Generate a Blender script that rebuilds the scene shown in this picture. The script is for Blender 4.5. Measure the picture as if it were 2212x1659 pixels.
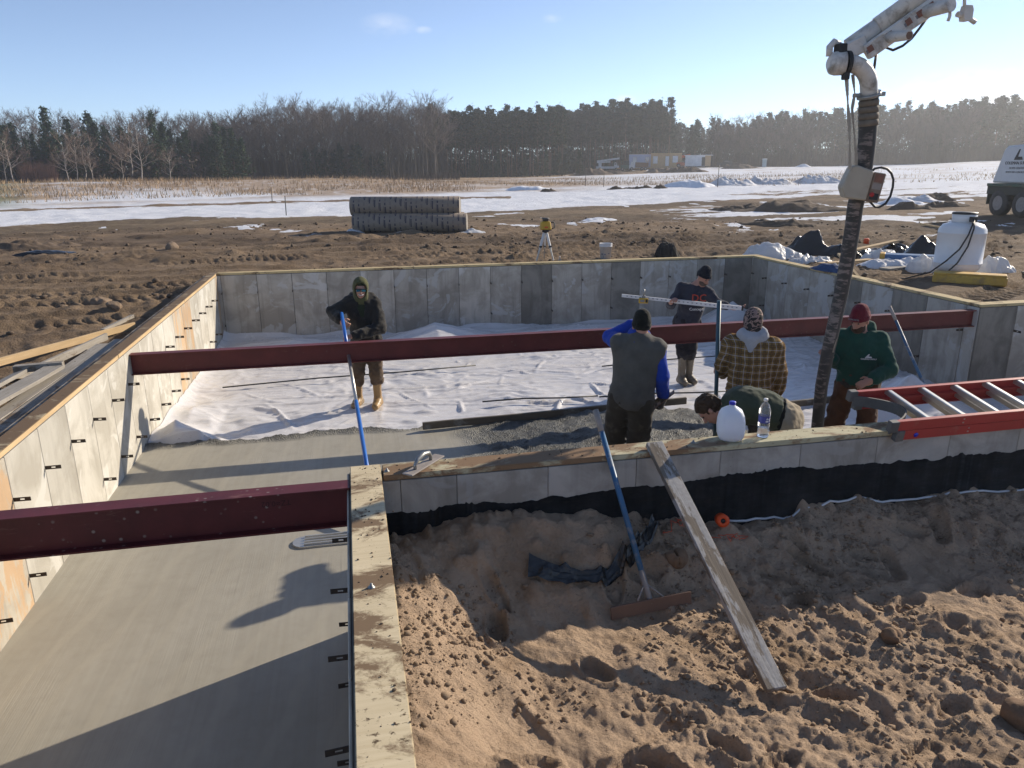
import bpy, bmesh, math, random
import numpy as np
from mathutils import Vector, Matrix
random.seed(7)
RNG = np.random.default_rng(11)
scene = bpy.context.scene
for o in list(bpy.data.objects):
    bpy.data.objects.remove(o, do_unlink=True)
COL = scene.collection
R = math.radians

# ------------------------------------------------------------------ camera
# world axes follow the foundation: x along the long back wall, y away from the camera, z=0 top of the sill planks
CAM_PITCH, CAM_ROLL, CAM_YAW, CAM_Z = R(16.302), R(-0.3584), R(12.066), 1.9
cam_data = bpy.data.cameras.new('camera')
cam = bpy.data.objects.new('camera', cam_data)
COL.objects.link(cam)
cam_data.sensor_width = 36.0
cam_data.lens = 1609.14 / 2212.0 * 36.0
cam_data.clip_start = 0.05
cam_data.clip_end = 9000.0
_f = Vector((math.sin(CAM_YAW) * math.cos(CAM_PITCH), math.cos(CAM_YAW) * math.cos(CAM_PITCH), -math.sin(CAM_PITCH)))
_r0 = Vector((math.cos(CAM_YAW), -math.sin(CAM_YAW), 0))
_u0 = Vector((math.sin(CAM_YAW) * math.sin(CAM_PITCH), math.cos(CAM_YAW) * math.sin(CAM_PITCH), math.cos(CAM_PITCH)))
_r = _r0 * math.cos(CAM_ROLL) + _u0 * math.sin(CAM_ROLL)
_u = _u0 * math.cos(CAM_ROLL) - _r0 * math.sin(CAM_ROLL)
cam.matrix_world = Matrix(((_r.x, _u.x, -_f.x, 0), (_r.y, _u.y, -_f.y, 0), (_r.z, _u.z, -_f.z, CAM_Z), (0, 0, 0, 1)))
scene.camera = cam

# ------------------------------------------------------------------ sky, sun, exposure
SUN_EL, SUN_AZ = R(24.3), R(66.0)
world = bpy.data.worlds.new('World')
scene.world = world
world.use_nodes = True
wn, wl = world.node_tree.nodes, world.node_tree.links
wn.clear()
w_out = wn.new('ShaderNodeOutputWorld')
w_bg = wn.new('ShaderNodeBackground')
w_sky = wn.new('ShaderNodeTexSky')
w_sky.sky_type = 'NISHITA'
w_sky.sun_disc = False
w_sky.sun_elevation = SUN_EL
w_sky.sun_rotation = SUN_AZ
w_sky.altitude = 1500
w_sky.air_density = 0.7
w_sky.dust_density = 0.0
w_sky.ozone_density = 3.0
w_bg.inputs["Strength"].default_value = 0.124
# a few thin wisps of cloud, placed by direction
w_tc = wn.new('ShaderNodeTexCoord')
w_noise = wn.new('ShaderNodeTexNoise')
w_noise.inputs['Scale'].default_value = 16.0
w_noise.inputs['Detail'].default_value = 8.0
w_noise.inputs['Roughness'].default_value = 0.6
w_map = wn.new('ShaderNodeMapping')
w_map.inputs['Scale'].default_value = (1.0, 1.0, 2.2)
wl.new(w_tc.outputs['Generated'], w_map.inputs['Vector'])
wl.new(w_map.outputs['Vector'], w_noise.inputs['Vector'])
def w_math(op, a, b=None, c=None):
    n = wn.new('ShaderNodeMath'); n.operation = op
    for i, x in enumerate((a, b, c)):
        if x is None: continue
        if isinstance(x, (int, float)): n.inputs[i].default_value = x
        else: wl.new(x, n.inputs[i])
    return n.outputs[0]
total = None
for (d, rad, amp) in (((0.0615, 0.9848, 0.1624), 0.036, 0.30), ((0.2558, 0.9516, 0.1703), 0.014, 0.4), ((0.667, 0.7416, 0.0714), 0.075, 0.9),
                      ((0.3456, 0.9351, 0.0785), 0.016, 0.5), ((0.1036, 0.982, 0.1581), 0.012, 0.4), ((0.6959, 0.7152, 0.0649), 0.08, 0.8)):
    dv = wn.new('ShaderNodeVectorMath'); dv.operation = 'SUBTRACT'
    wl.new(w_tc.outputs['Generated'], dv.inputs[0]); dv.inputs[1].default_value = Vector(d).normalized()
    sc = wn.new('ShaderNodeVectorMath'); sc.operation = 'MULTIPLY'
    wl.new(dv.outputs[0], sc.inputs[0]); sc.inputs[1].default_value = (1, 1, 2.4)
    ln = wn.new('ShaderNodeVectorMath'); ln.operation = 'LENGTH'
    wl.new(sc.outputs[0], ln.inputs[0])
    fall = w_math('SUBTRACT', 1.0, w_math('DIVIDE', ln.outputs['Value'], rad))
    m = w_math('MULTIPLY', w_math('MAXIMUM', fall, 0.0), amp)
    total = m if total is None else w_math('ADD', total, m)
shaped = w_math('MULTIPLY', total, w_math('MULTIPLY', w_math('MAXIMUM', w_math('SUBTRACT', w_noise.outputs['Fac'], 0.40), 0.0), 5.0))
w_clamp = w_math('MINIMUM', shaped, 0.75)
w_mix = wn.new('ShaderNodeMixRGB')
wl.new(w_clamp, w_mix.inputs['Fac'])
w_hs = wn.new('ShaderNodeHueSaturation')
w_hs.inputs['Saturation'].default_value = 0.86
w_hs.inputs['Value'].default_value = 0.90
wl.new(w_sky.outputs['Color'], w_hs.inputs['Color'])
wl.new(w_hs.outputs['Color'], w_mix.inputs['Color1'])
w_mix.inputs['Color2'].default_value = (7.0, 6.8, 6.6, 1)
wl.new(w_mix.outputs['Color'], w_bg.inputs['Color'])
wl.new(w_bg.outputs['Background'], w_out.inputs['Surface'])

SUN_DIR = Vector((math.sin(SUN_AZ) * math.cos(SUN_EL), math.cos(SUN_AZ) * math.cos(SUN_EL), math.sin(SUN_EL)))
sun_data = bpy.data.lights.new('sun', 'SUN')
sun_data.energy = 4.0
sun_data.angle = R(0.55)
sun_data.color = (1.0, 0.885, 0.72)
sun = bpy.data.objects.new('sun', sun_data)
COL.objects.link(sun)
sun.rotation_euler = SUN_DIR.to_track_quat('Z', 'Y').to_euler()
sun.location = SUN_DIR * 60

vs = scene.view_settings
vs.view_transform = 'Standard'
vs.look = 'None'
vs.exposure = 0.68
vs.gamma = 1.0
vs.use_curve_mapping = False
scene.render.engine = 'CYCLES'
scene.render.resolution_x, scene.render.resolution_y = 1024, 768
scene.cycles.max_bounces = 6
scene.cycles.transparent_max_bounces = 12
scene.cycles.volume_bounces = 0

# ------------------------------------------------------------------ helpers: objects
def link(o, parent=None):
    COL.objects.link(o)
    if parent is not None: o.parent = parent
    return o
def tag(o, label=None, cat=None, group=None, kind=None):
    if label: o['label'] = label
    if cat: o['category'] = cat
    if group: o['group'] = group
    if kind: o['kind'] = kind
    return o
def thing(name, label, cat, loc=(0, 0, 0), rotz=0.0, group=None):
    o = link(bpy.data.objects.new(name, None))
    o.empty_display_size = 0.2
    o.location = loc; o.rotation_euler = (0, 0, rotz)
    return tag(o, label, cat, group)
def mesh_np(name, V, F, mat=None, smooth=False):
    """V (n,3) array, F (m,3|4) array or list of tuples"""
    me = bpy.data.meshes.new(name)
    V = np.asarray(V, dtype=np.float32)
    if isinstance(F, np.ndarray):
        k = F.shape[1]
        me.vertices.add(len(V)); me.vertices.foreach_set('co', V.ravel())
        me.loops.add(F.size); me.loops.foreach_set('vertex_index', F.astype(np.int32).ravel())
        me.polygons.add(len(F))
        me.polygons.foreach_set('loop_start', np.arange(0, F.size, k, dtype=np.int32))
        me.polygons.foreach_set('loop_total', np.full(len(F), k, dtype=np.int32))
    else:
        me.from_pydata(V.tolist(), [], F)
    if smooth: me.polygons.foreach_set('use_smooth', np.ones(len(me.polygons), dtype=bool))
    me.update(calc_edges=True); me.validate()
    if mat is not None: me.materials.append(mat)
    return me
def put(name, me, parent=None, loc=None, rot=None):
    o = bpy.data.objects.new(name, me)
    link(o, parent)
    if loc is not None: o.location = loc
    if rot is not None: o.rotation_euler = rot
    return o
class MB:
    """collects faces; build() links them as ONE mesh object"""
    def __init__(s): s.v, s.f, s.sm = [], [], []
    def add(s, vs, fs, smooth=False):
        b = len(s.v); s.v += [tuple(p) for p in vs]
        for q in fs: s.f.append(tuple(i + b for i in q)); s.sm.append(smooth)
        return s
    def box(s, c, d, rot=None, taper=1.0):
        hx, hy, hz = d[0] / 2, d[1] / 2, d[2] / 2
        P = [Vector((x * hx * (taper if z > 0 else 1), y * hy * (taper if z > 0 else 1), z * hz)) for z in (-1, 1) for y in (-1, 1) for x in (-1, 1)]
        if rot is not None: P = [rot @ p for p in P]
        c = Vector(c)
        return s.add([p + c for p in P], [(0, 2, 3, 1), (4, 5, 7, 6), (0, 1, 5, 4), (2, 6, 7, 3), (0, 4, 6, 2), (1, 3, 7, 5)])
    def bar(s, a, b, w, h, up=(0, 0, 1)):
        """box beam from a to b, w across, h along up"""
        a, b = Vector(a), Vector(b); z = (b - a).normalized()
        x = Vector(up).cross(z)
        if x.length < 1e-4: x = Vector((1, 0, 0)).cross(z)
        x.normalize(); y = z.cross(x)
        P = []
        for q in (a, b):
            for (i, j) in ((-1, -1), (1, -1), (1, 1), (-1, 1)): P.append(q + x * i * w / 2 + y * j * h / 2)
        return s.add(P, [(3, 2, 1, 0), (4, 5, 6, 7), (0, 1, 5, 4), (1, 2, 6, 5), (2, 3, 7, 6), (3, 0, 4, 7)])
    def tube(s, pts, rad, n=10, caps=True):
        pts = [Vector(p) for p in pts]
        if not isinstance(rad, (list, tuple)): rad = [rad] * len(pts)
        rings = []; px = None
        for i, p in enumerate(pts):
            t = (pts[min(i + 1, len(pts) - 1)] - pts[max(i - 1, 0)]).normalized()
            if px is None:
                px = t.cross(Vector((0, 0, 1)))
                if px.length < 1e-3: px = t.cross(Vector((0, 1, 0)))
            px = (px - t * px.dot(t)).normalized(); py = t.cross(px)
            rings.append([p + (px * math.cos(2 * math.pi * k / n) + py * math.sin(2 * math.pi * k / n)) * rad[i] for k in range(n)])
        V = [q for r in rings for q in r]
        F = [(i * n + k, i * n + (k + 1) % n, (i + 1) * n + (k + 1) % n, (i + 1) * n + k) for i in range(len(pts) - 1) for k in range(n)]
        s.add(V, F, True)
        if caps: s.add(rings[0], [tuple(range(n - 1, -1, -1))]); s.add(rings[-1], [tuple(range(n))])
        return s
    def lathe(s, prof, c=(0, 0, 0), n=24, smooth=True):
        V = [(c[0] + r * math.cos(2 * math.pi * k / n), c[1] + r * math.sin(2 * math.pi * k / n), c[2] + z) for (r, z) in prof for k in range(n)]
        F = [(i * n + k, i * n + (k + 1) % n, (i + 1) * n + (k + 1) % n, (i + 1) * n + k) for i in range(len(prof) - 1) for k in range(n)]
        s.add(V, F, smooth)
        if prof[0][0] > 1e-4: s.add(V[:n], [tuple(range(n - 1, -1, -1))])
        if prof[-1][0] > 1e-4: s.add(V[-n:], [tuple(range(n))])
        return s
    def prism(s, poly, y0, y1, axis='y', smooth=False):
        """poly of (x,z) extruded along y (or (y,z) along x, or (x,y) along z)"""
        f = {'y': lambda p, t: (p[0], t, p[1]), 'x': lambda p, t: (t, p[0], p[1]), 'z': lambda p, t: (p[0], p[1], t)}[axis]
        n = len(poly); V = [f(p, y0) for p in poly] + [f(p, y1) for p in poly]
        F = [tuple(range(n)), tuple(range(2 * n - 1, n - 1, -1))]
        s.add(V, F); s.add(V, [((i + 1) % n, i, n + i, n + (i + 1) % n) for i in range(n)], smooth)
        return s
    def mesh(s, name, mat=None):
        me = bpy.data.meshes.new(name); me.from_pydata([tuple(p) for p in s.v], [], s.f)
        me.polygons.foreach_set('use_smooth', s.sm)
        bm = bmesh.new(); bm.from_mesh(me); bmesh.ops.remove_doubles(bm, verts=bm.verts, dist=1e-5)
        bmesh.ops.recalc_face_normals(bm, faces=bm.faces); bm.to_mesh(me); bm.free()
        if mat is not None: me.materials.append(mat)
        me.update(); return me
    def build(s, name, mat, parent=None, bevel=0.0, loc=None, rot=None):
        me = s.mesh(name, mat)
        if bevel > 0:
            bm = bmesh.new(); bm.from_mesh(me)
            es = [e for e in bm.edges if len(e.link_faces) == 2 and e.calc_face_angle(0) > 0.6]
            bmesh.ops.bevel(bm, geom=es, offset=bevel, segments=1, affect='EDGES', clamp_overlap=True)
            bm.to_mesh(me); bm.free()
        return put(name, me, parent, loc, rot)
def copy_tree(o, parent=None):
    c = o.copy(); COL.objects.link(c)
    if parent is not None: c.parent = parent
    for ch in list(o.children): copy_tree(ch, c)
    return c
def text_mesh(txt, size, mat, name, parent, loc, rot, align='CENTER', depth=0.001, shear=0.0):
    cu = bpy.data.curves.new('t', 'FONT'); cu.body = txt; cu.size = size; cu.align_x = align; cu.align_y = 'CENTER'
    cu.extrude = depth; cu.shear = shear; cu.resolution_u = 2
    to = bpy.data.objects.new('t', cu); COL.objects.link(to)
    bpy.context.view_layer.update()
    me = bpy.data.meshes.new_from_object(to.evaluated_get(bpy.context.evaluated_depsgraph_get()))
    bpy.data.objects.remove(to, do_unlink=True); bpy.data.curves.remove(cu)
    me.name = name; me.materials.clear(); me.materials.append(mat)
    o = put(name, me, parent, loc); o.rotation_euler = rot
    return o

# ------------------------------------------------------------------ helpers: noise
def _hash(ix, iy, iz, seed):
    h = (ix.astype(np.int64) * 374761393 + iy.astype(np.int64) * 668265263 + iz.astype(np.int64) * 2147483647 // 3 + seed * 974711) & 0xFFFFFFFF
    h = ((h ^ (h >> 13)) * 1274126177) & 0xFFFFFFFF
    h = ((h ^ (h >> 16)) * 2246822519) & 0xFFFFFFFF
    return ((h ^ (h >> 15)) & 0xFFFF).astype(np.float32) / 65535.0
def vnoise(x, y, z=None, seed=0):
    if z is None: z = np.zeros_like(x)
    fx, fy, fz = np.floor(x), np.floor(y), np.floor(z)
    ix, iy, iz = fx.astype(np.int64), fy.astype(np.int64), fz.astype(np.int64)
    tx, ty, tz = x - fx, y - fy, z - fz
    tx, ty, tz = tx * tx * (3 - 2 * tx), ty * ty * (3 - 2 * ty), tz * tz * (3 - 2 * tz)
    def L(a, b, t): return a + (b - a) * t
    flat = not np.any(fz) and not np.any(tz)
    c = lambda dx, dy, dz: _hash(ix + dx, iy + dy, iz + dz, seed)
    lo = L(L(c(0, 0, 0), c(1, 0, 0), tx), L(c(0, 1, 0), c(1, 1, 0), tx), ty)
    if flat: return lo * 2 - 1
    hi = L(L(c(0, 0, 1), c(1, 0, 1), tx), L(c(0, 1, 1), c(1, 1, 1), tx), ty)
    return L(lo, hi, tz) * 2 - 1
def fbm(x, y, seed=0, octs=4, gain=0.5, lac=2.03):
    s = 0; a = 1.0
    for i in range(octs):
        s = s + a * vnoise(x, y, None, seed + i * 17); x = x * lac + 3.1; y = y * lac + 1.7; a *= gain
    return s
def ridged(x, y, seed=0, octs=4, gain=0.5):
    s = 0; a = 1.0
    for i in range(octs):
        s = s + a * (1 - np.abs(vnoise(x, y, None, seed + i * 13)) * 2); x = x * 2.03 + 1.3; y = y * 2.03 + 4.1; a *= gain
    return s
def sstep(a, b, x):
    t = np.clip((x - a) / (b - a), 0, 1); return t * t * (3 - 2 * t)
# ------------------------------------------------------------------ helpers: materials
class NT:
    def __init__(s, name):
        s.m = bpy.data.materials.new(name); s.m.use_nodes = True
        s.t = s.m.node_tree; s.n = s.t.nodes; s.l = s.t.links
        s.n.clear(); s.out = s.n.new('ShaderNodeOutputMaterial'); s.b = s.n.new('ShaderNodeBsdfPrincipled')
        s.l.new(s.b.outputs[0], s.out.inputs['Surface'])
        s._tc = None
    def set(s, k, v):
        i = s.b.inputs[k] if isinstance(k, str) else k
        if isinstance(v, (int, float)): i.default_value = v
        elif isinstance(v, (tuple, list)): i.default_value = tuple(v) + ((1,) if len(v) == 3 and i.type == 'RGBA' else ())
        else: s.l.new(v, i)
    def tc(s, kind='Object'):
        if s._tc is None: s._tc = s.n.new('ShaderNodeTexCoord')
        return s._tc.outputs[kind]
    def pos(s):
        return s.n.new('ShaderNodeNewGeometry').outputs['Position']
    def mapv(s, v, scale=(1, 1, 1), loc=(0, 0, 0), rot=(0, 0, 0)):
        n = s.n.new('ShaderNodeMapping'); s.l.new(v, n.inputs['Vector'])
        n.inputs['Scale'].default_value = scale; n.inputs['Location'].default_value = loc; n.inputs['Rotation'].default_value = rot
        return n.outputs[0]
    def rnd(s):
        return s.n.new('ShaderNodeObjectInfo').outputs['Random']
    def attr(s, name):
        n = s.n.new('ShaderNodeAttribute'); n.attribute_name = name; return n
    def noise(s, v, scale, detail=4, rough=0.55, dist=0.0):
        n = s.n.new('ShaderNodeTexNoise'); s.l.new(v, n.inputs['Vector'])
        n.inputs['Scale'].default_value = scale; n.inputs['Detail'].default_value = detail
        n.inputs['Roughness'].default_value = rough; n.inputs['Distortion'].default_value = dist
        return n.outputs['Fac']
    def voro(s, v, scale, feat='F1', out='Distance', rnd=1.0):
        n = s.n.new('ShaderNodeTexVoronoi'); n.feature = feat; s.l.new(v, n.inputs['Vector'])
        n.inputs['Scale'].default_value = scale; n.inputs['Randomness'].default_value = rnd
        return n.outputs[out]
    def wave(s, v, scale, dist=2.0, direction='X', detail=2, dscale=1.0, prof='SIN'):
        n = s.n.new('ShaderNodeTexWave'); s.l.new(v, n.inputs['Vector']); n.bands_direction = direction; n.wave_profile = prof
        n.inputs['Scale'].default_value = scale; n.inputs['Distortion'].default_value = dist
        n.inputs['Detail'].default_value = detail; n.inputs['Detail Scale'].default_value = dscale
        return n.outputs['Fac']
    def ramp(s, f, stops):
        n = s.n.new('ShaderNodeValToRGB'); s.l.new(f, n.inputs['Fac'])
        e = n.color_ramp.elements
        while len(e) < len(stops): e.new(0.5)
        for i, (p, c) in enumerate(stops):
            e[i].position = p
            c = (c, c, c) if isinstance(c, (int, float)) else c
            e[i].color = tuple(c) + (1,)
        return n.outputs['Color']
    def mix(s, f, a, b, mode='MIX'):
        n = s.n.new('ShaderNodeMixRGB'); n.blend_type = mode
        for i, x in enumerate((f, a, b)):
            if isinstance(x, (int, float)): n.inputs[i].default_value = x if i == 0 else (x, x, x, 1)
            elif isinstance(x, (tuple, list)): n.inputs[i].default_value = tuple(x) + (1,)
            else: s.l.new(x, n.inputs[i])
        return n.outputs[0]
    def math(s, op, a, b=None):
        n = s.n.new('ShaderNodeMath'); n.operation = op
        for i, x in enumerate((a, b)):
            if x is None: continue
            if isinstance(x, (int, float)): n.inputs[i].default_value = x
            else: s.l.new(x, n.inputs[i])
        return n.outputs[0]
    def sep(s, v):
        n = s.n.new('ShaderNodeSeparateXYZ'); s.l.new(v, n.inputs[0]); return n.outputs
    def vadd(s, v, w):
        n = s.n.new('ShaderNodeVectorMath'); n.operation = 'ADD'; s.l.new(v, n.inputs[0]); s.l.new(w, n.inputs[1]); return n.outputs[0]
    def bump(s, h, strength=0.3, dist=0.01, prev=None):
        n = s.n.new('ShaderNodeBump'); s.l.new(h, n.inputs['Height'])
        n.inputs['Strength'].default_value = strength; n.inputs['Distance'].default_value = dist
        if prev is not None: s.l.new(prev, n.inputs['Normal'])
        s.l.new(n.outputs[0], s.b.inputs['Normal']); return n.outputs[0]

def simple(name, c1, c2=None, scale=6.0, rough=0.7, bump=0.0, bscale=60.0, bdist=0.004, metal=0.0, spec=0.5, dirt=None, dscale=4.0, damt=0.5, wave=None, coat=0.0):
    t = NT(name); v = t.tc('Object')
    off = t.rnd(); cmb = t.n.new('ShaderNodeCombineXYZ')
    t.l.new(t.math('MULTIPLY', off, 37.0), cmb.inputs[0]); t.l.new(t.math('MULTIPLY', off, 91.0), cmb.inputs[1])
    v = t.vadd(v, cmb.outputs[0])
    if c2 is None: c2 = tuple(x * 0.75 for x in c1)
    f = t.noise(v, scale, 5, 0.6)
    col = t.mix(t.ramp(f, [(0.3, 0), (0.7, 1)]), c1, c2)
    if dirt is not None:
        d = t.noise(v, dscale, 6, 0.68, 0.4)
        col = t.mix(t.ramp(d, [(1 - damt - 0.08, 0), (1 - damt + 0.10, 1)]), col, dirt)
    t.set('Base Color', col); t.set('Roughness', rough); t.set('Metallic', metal); t.set('Specular IOR Level', spec)
    if coat: t.set('Coat Weight', coat)
    if bump: t.bump(t.noise(v, bscale, 4, 0.6), bump, bdist)
    return t.m

def concrete(name, base, dark, tint=None, stain=0.5, hl=None):
    """cast wall concrete: mottled, streaked, pitted, a different shade on each panel"""
    t = NT(name); v = t.tc('Object'); rn = t.rnd()
    cmb = t.n.new('ShaderNodeCombineXYZ')
    t.l.new(t.math('MULTIPLY', rn, 53.0), cmb.inputs[0]); t.l.new(t.math('MULTIPLY', rn, 17.0), cmb.inputs[2]); t.l.new(t.math('MULTIPLY', rn, 29.0), cmb.inputs[1])
    v = t.vadd(v, cmb.outputs[0])
    big = t.noise(v, 2.2, 5, 0.6, 0.6); fine = t.noise(v, 34, 5, 0.65)
    col = t.mix(t.ramp(big, [(0.41, 0), (0.60, 1)]), base, dark)
    strk = t.noise(t.mapv(v, (9, 9, 0.8)), 1.0, 4, 0.6)
    col = t.mix(t.math('MULTIPLY', t.ramp(strk, [(0.5, 0), (0.75, 1)]), stain), col, tuple(x * 0.55 for x in dark))
    if tint is not None:
        tn = t.noise(t.mapv(v, (2.2, 2.2, 0.7)), 2.6, 7, 0.72, 0.5)
        col = t.mix(t.math('MULTIPLY', t.ramp(tn, [(0.46, 0), (0.54, 1)]), 0.75), col, tint)
    if hl is not None:
        hn = t.noise(v, 1.7, 4, 0.6, 1.2)
        col = t.mix(t.math('MULTIPLY', t.ramp(hn, [(0.56, 0), (0.6, 1)]), 0.6), col, hl)
    pits = t.ramp(t.voro(v, 22), [(0.0, 1), (0.11, 0)])
    pm = t.math('MULTIPLY', pits, t.ramp(t.noise(v, 3.0, 2), [(0.52, 0), (0.62, 1)]))
    col = t.mix(t.math('MULTIPLY', pm, 0.85), col, tuple(x * 0.3 for x in dark))
    val = t.n.new('ShaderNodeHueSaturation')
    t.l.new(t.math('ADD', t.math('MULTIPLY', rn, 0.22), 0.89), val.inputs['Value']); t.l.new(col, val.inputs['Color'])
    t.set('Base Color', val.outputs[0]); t.set('Roughness', 0.9); t.set('Specular IOR Level', 0.25)
    t.bump(t.mix(0.5, fine, t.math('SUBTRACT', 1.0, pm)), 0.35, 0.006)
    return t.m

def wood(name, c1, c2, dirt=None, damt=0.45, axis=0, rough=0.8, knots=True, dscale=3.0):
    t = NT(name); v = t.tc('Object'); rn = t.rnd()
    cmb = t.n.new('ShaderNodeCombineXYZ')
    for i in range(3): t.l.new(t.math('MULTIPLY', rn, 13.0 + 7 * i), cmb.inputs[i])
    v = t.vadd(v, cmb.outputs[0])
    sc = [22, 22, 22]; sc[axis] = 1.3
    g = t.noise(t.mapv(v, sc), 1.6, 5, 0.6, 0.8)
    col = t.mix(t.ramp(g, [(0.35, 0), (0.7, 1)]), c1, c2)
    blot = t.noise(v, 2.0, 3)
    col = t.mix(t.math('MULTIPLY', t.ramp(blot, [(0.4, 0), (0.7, 1)]), 0.35), col, tuple(x * 0.72 for x in c2))
    if dirt is not None:
        sc2 = [1.0, 1.0, 1.0]; sc2[axis] = 0.55
        vv = t.mapv(v, sc2)
        d = t.noise(vv, dscale * 1.2, 8, 0.72, 0.5)
        dm = t.ramp(d, [(1 - damt - 0.03, 0), (1 - damt + 0.05, 1)])
        sm = t.noise(vv, dscale * 9, 5, 0.7); d2 = t.ramp(sm, [(0.60, 0), (0.66, 1)])
        mk = t.ramp(t.noise(v, 1.6, 2), [(0.45, 0), (0.6, 1)])
        col = t.mix(dm, col, dirt)
        col = t.mix(t.math('MULTIPLY', d2, mk), col, tuple(x * 0.5 for x in dirt))
    t.set('Base Color', col); t.set('Roughness', rough); t.set('Specular IOR Level', 0.25)
    t.bump(g, 0.25, 0.003)
    return t.m

MAT = {}
MAT['conc_left'] = concrete('conc_left', (0.47, 0.445, 0.39), (0.36, 0.335, 0.285), stain=0.35, hl=(0.55, 0.535, 0.49))
MAT['conc_orange'] = concrete('conc_orange', (0.42, 0.38, 0.31), (0.33, 0.30, 0.25), tint=(0.44, 0.28, 0.15))
MAT['conc_back'] = concrete('conc_back', (0.45, 0.415, 0.36), (0.32, 0.29, 0.245), stain=0.55, hl=(0.50, 0.495, 0.48))
MAT['conc_dark'] = concrete('conc_dark', (0.27, 0.25, 0.215), (0.18, 0.165, 0.14), stain=0.5)
MAT['conc_front'] = concrete('conc_front', (0.45, 0.425, 0.385), (0.29, 0.27, 0.235), stain=0.4, hl=(0.37, 0.36, 0.34))
MAT['conc_core'] = simple('conc_core', (0.2, 0.19, 0.17), (0.1, 0.095, 0.085), 5, 0.95, 0.4, 40)
MAT['conc_top'] = simple('conc_top', (0.34, 0.32, 0.28), (0.24, 0.22, 0.19), 4, 0.95, 0.3, 40, dirt=(0.11, 0.075, 0.045), damt=0.55)
MAT['sill'] = wood('sill', (0.55, 0.44, 0.24), (0.44, 0.34, 0.18), dirt=(0.16, 0.105, 0.06), damt=0.44, axis=0)
MAT['sill_y'] = wood('sill_y', (0.58, 0.47, 0.27), (0.46, 0.36, 0.20), dirt=(0.17, 0.12, 0.075), damt=0.40, axis=1)
MAT['sill_dirty'] = wood('sill_dirty', (0.40, 0.33, 0.22), (0.32, 0.26, 0.17), dirt=(0.15, 0.10, 0.06), damt=0.60, axis=1)
MAT['sill_near'] = wood('sill_near', (0.68, 0.57, 0.38), (0.58, 0.475, 0.30), dirt=(0.20, 0.135, 0.08), damt=0.475, axis=1, dscale=3.4)
MAT['sill_front'] = wood('sill_front', (0.52, 0.46, 0.30), (0.44, 0.42, 0.29), dirt=(0.22, 0.14, 0.08), damt=0.505, axis=0, dscale=3.0)
MAT['lumber_new'] = wood('lumber_new', (0.58, 0.42, 0.24), (0.46, 0.32, 0.17), axis=0)
MAT['lumber_grey'] = wood('lumber_grey', (0.36, 0.33, 0.29), (0.26, 0.235, 0.20), dirt=(0.16, 0.12, 0.085), damt=0.4, axis=0)
MAT['lumber_wet'] = wood('lumber_wet', (0.14, 0.115, 0.085), (0.09, 0.075, 0.055), dirt=(0.20, 0.19, 0.17), damt=0.42, axis=0, rough=0.6)
MAT['tie'] = simple('tie', (0.045, 0.04, 0.036), (0.07, 0.05, 0.04), 20, 0.6, metal=0.5)
MAT['tie_slot'] = simple('tie_slot', (0.5, 0.48, 0.42), None, 20, 0.8)
t = NT('tar'); v = t.tc('Object'); n = t.noise(v, 3, 5, 0.6)
tarc = t.mix(t.ramp(n, [(0.4, 0), (0.62, 1)]), (0.006, 0.006, 0.006), (0.022, 0.020, 0.018))
br = t.noise(t.mapv(v, (2.2, 2.2, 9)), 2.0, 6, 0.7)
tarc = t.mix(t.math('MULTIPLY', t.ramp(br, [(0.55, 0), (0.68, 1)]), 0.5), tarc, (0.04, 0.033, 0.026))
t.set('Base Color', tarc); t.set('Roughness', t.ramp(br, [(0.35, 0.45), (0.6, 0.85)])); t.set('Specular IOR Level', 0.18)
t.bump(t.noise(v, 26, 5, 0.6), 0.5, 0.01); MAT['tar'] = t.m
def redsteel(name, base, spl):
    t = NT(name); v = t.tc('Object')
    n1 = t.noise(v, 3.5, 6, 0.65)
    col = t.mix(t.ramp(n1, [(0.35, 0), (0.7, 1)]), base, tuple(x * 0.62 for x in base))
    z = t.sep(v)[2]; top = t.ramp(z, [(0.0, 0), (0.005, 1)])
    sp = t.math('MULTIPLY', t.ramp(t.voro(t.mapv(v, (1, 1.6, 1)), 17), [(0.10, 1), (0.22, 0)]), t.ramp(t.noise(v, 2.2, 3), [(0.50, 0), (0.57, 1)]))
    col = t.mix(t.math('MULTIPLY', sp, spl), col, (0.42, 0.38, 0.33))
    scuff = t.ramp(t.noise(t.mapv(v, (1, 3, 6)), 2.5, 7, 0.72), [(0.60, 0), (0.70, 1)])
    col = t.mix(t.math('MULTIPLY', scuff, 0.5), col, (0.26, 0.13, 0.10))
    t.set('Base Color', col); t.set('Roughness', 0.5); t.set('Specular IOR Level', 0.4)
    t.bump(t.noise(v, 50, 3), 0.08, 0.003); return t.m
MAT['steel_red'] = redsteel('steel_red', (0.145, 0.026, 0.024), 0.10)
MAT['steel_red2'] = redsteel('steel_red2', (0.115, 0.018, 0.020), 0.55)
MAT['chalk'] = simple('chalk', (0.05, 0.01, 0.012), None, 10, 0.8)

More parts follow.
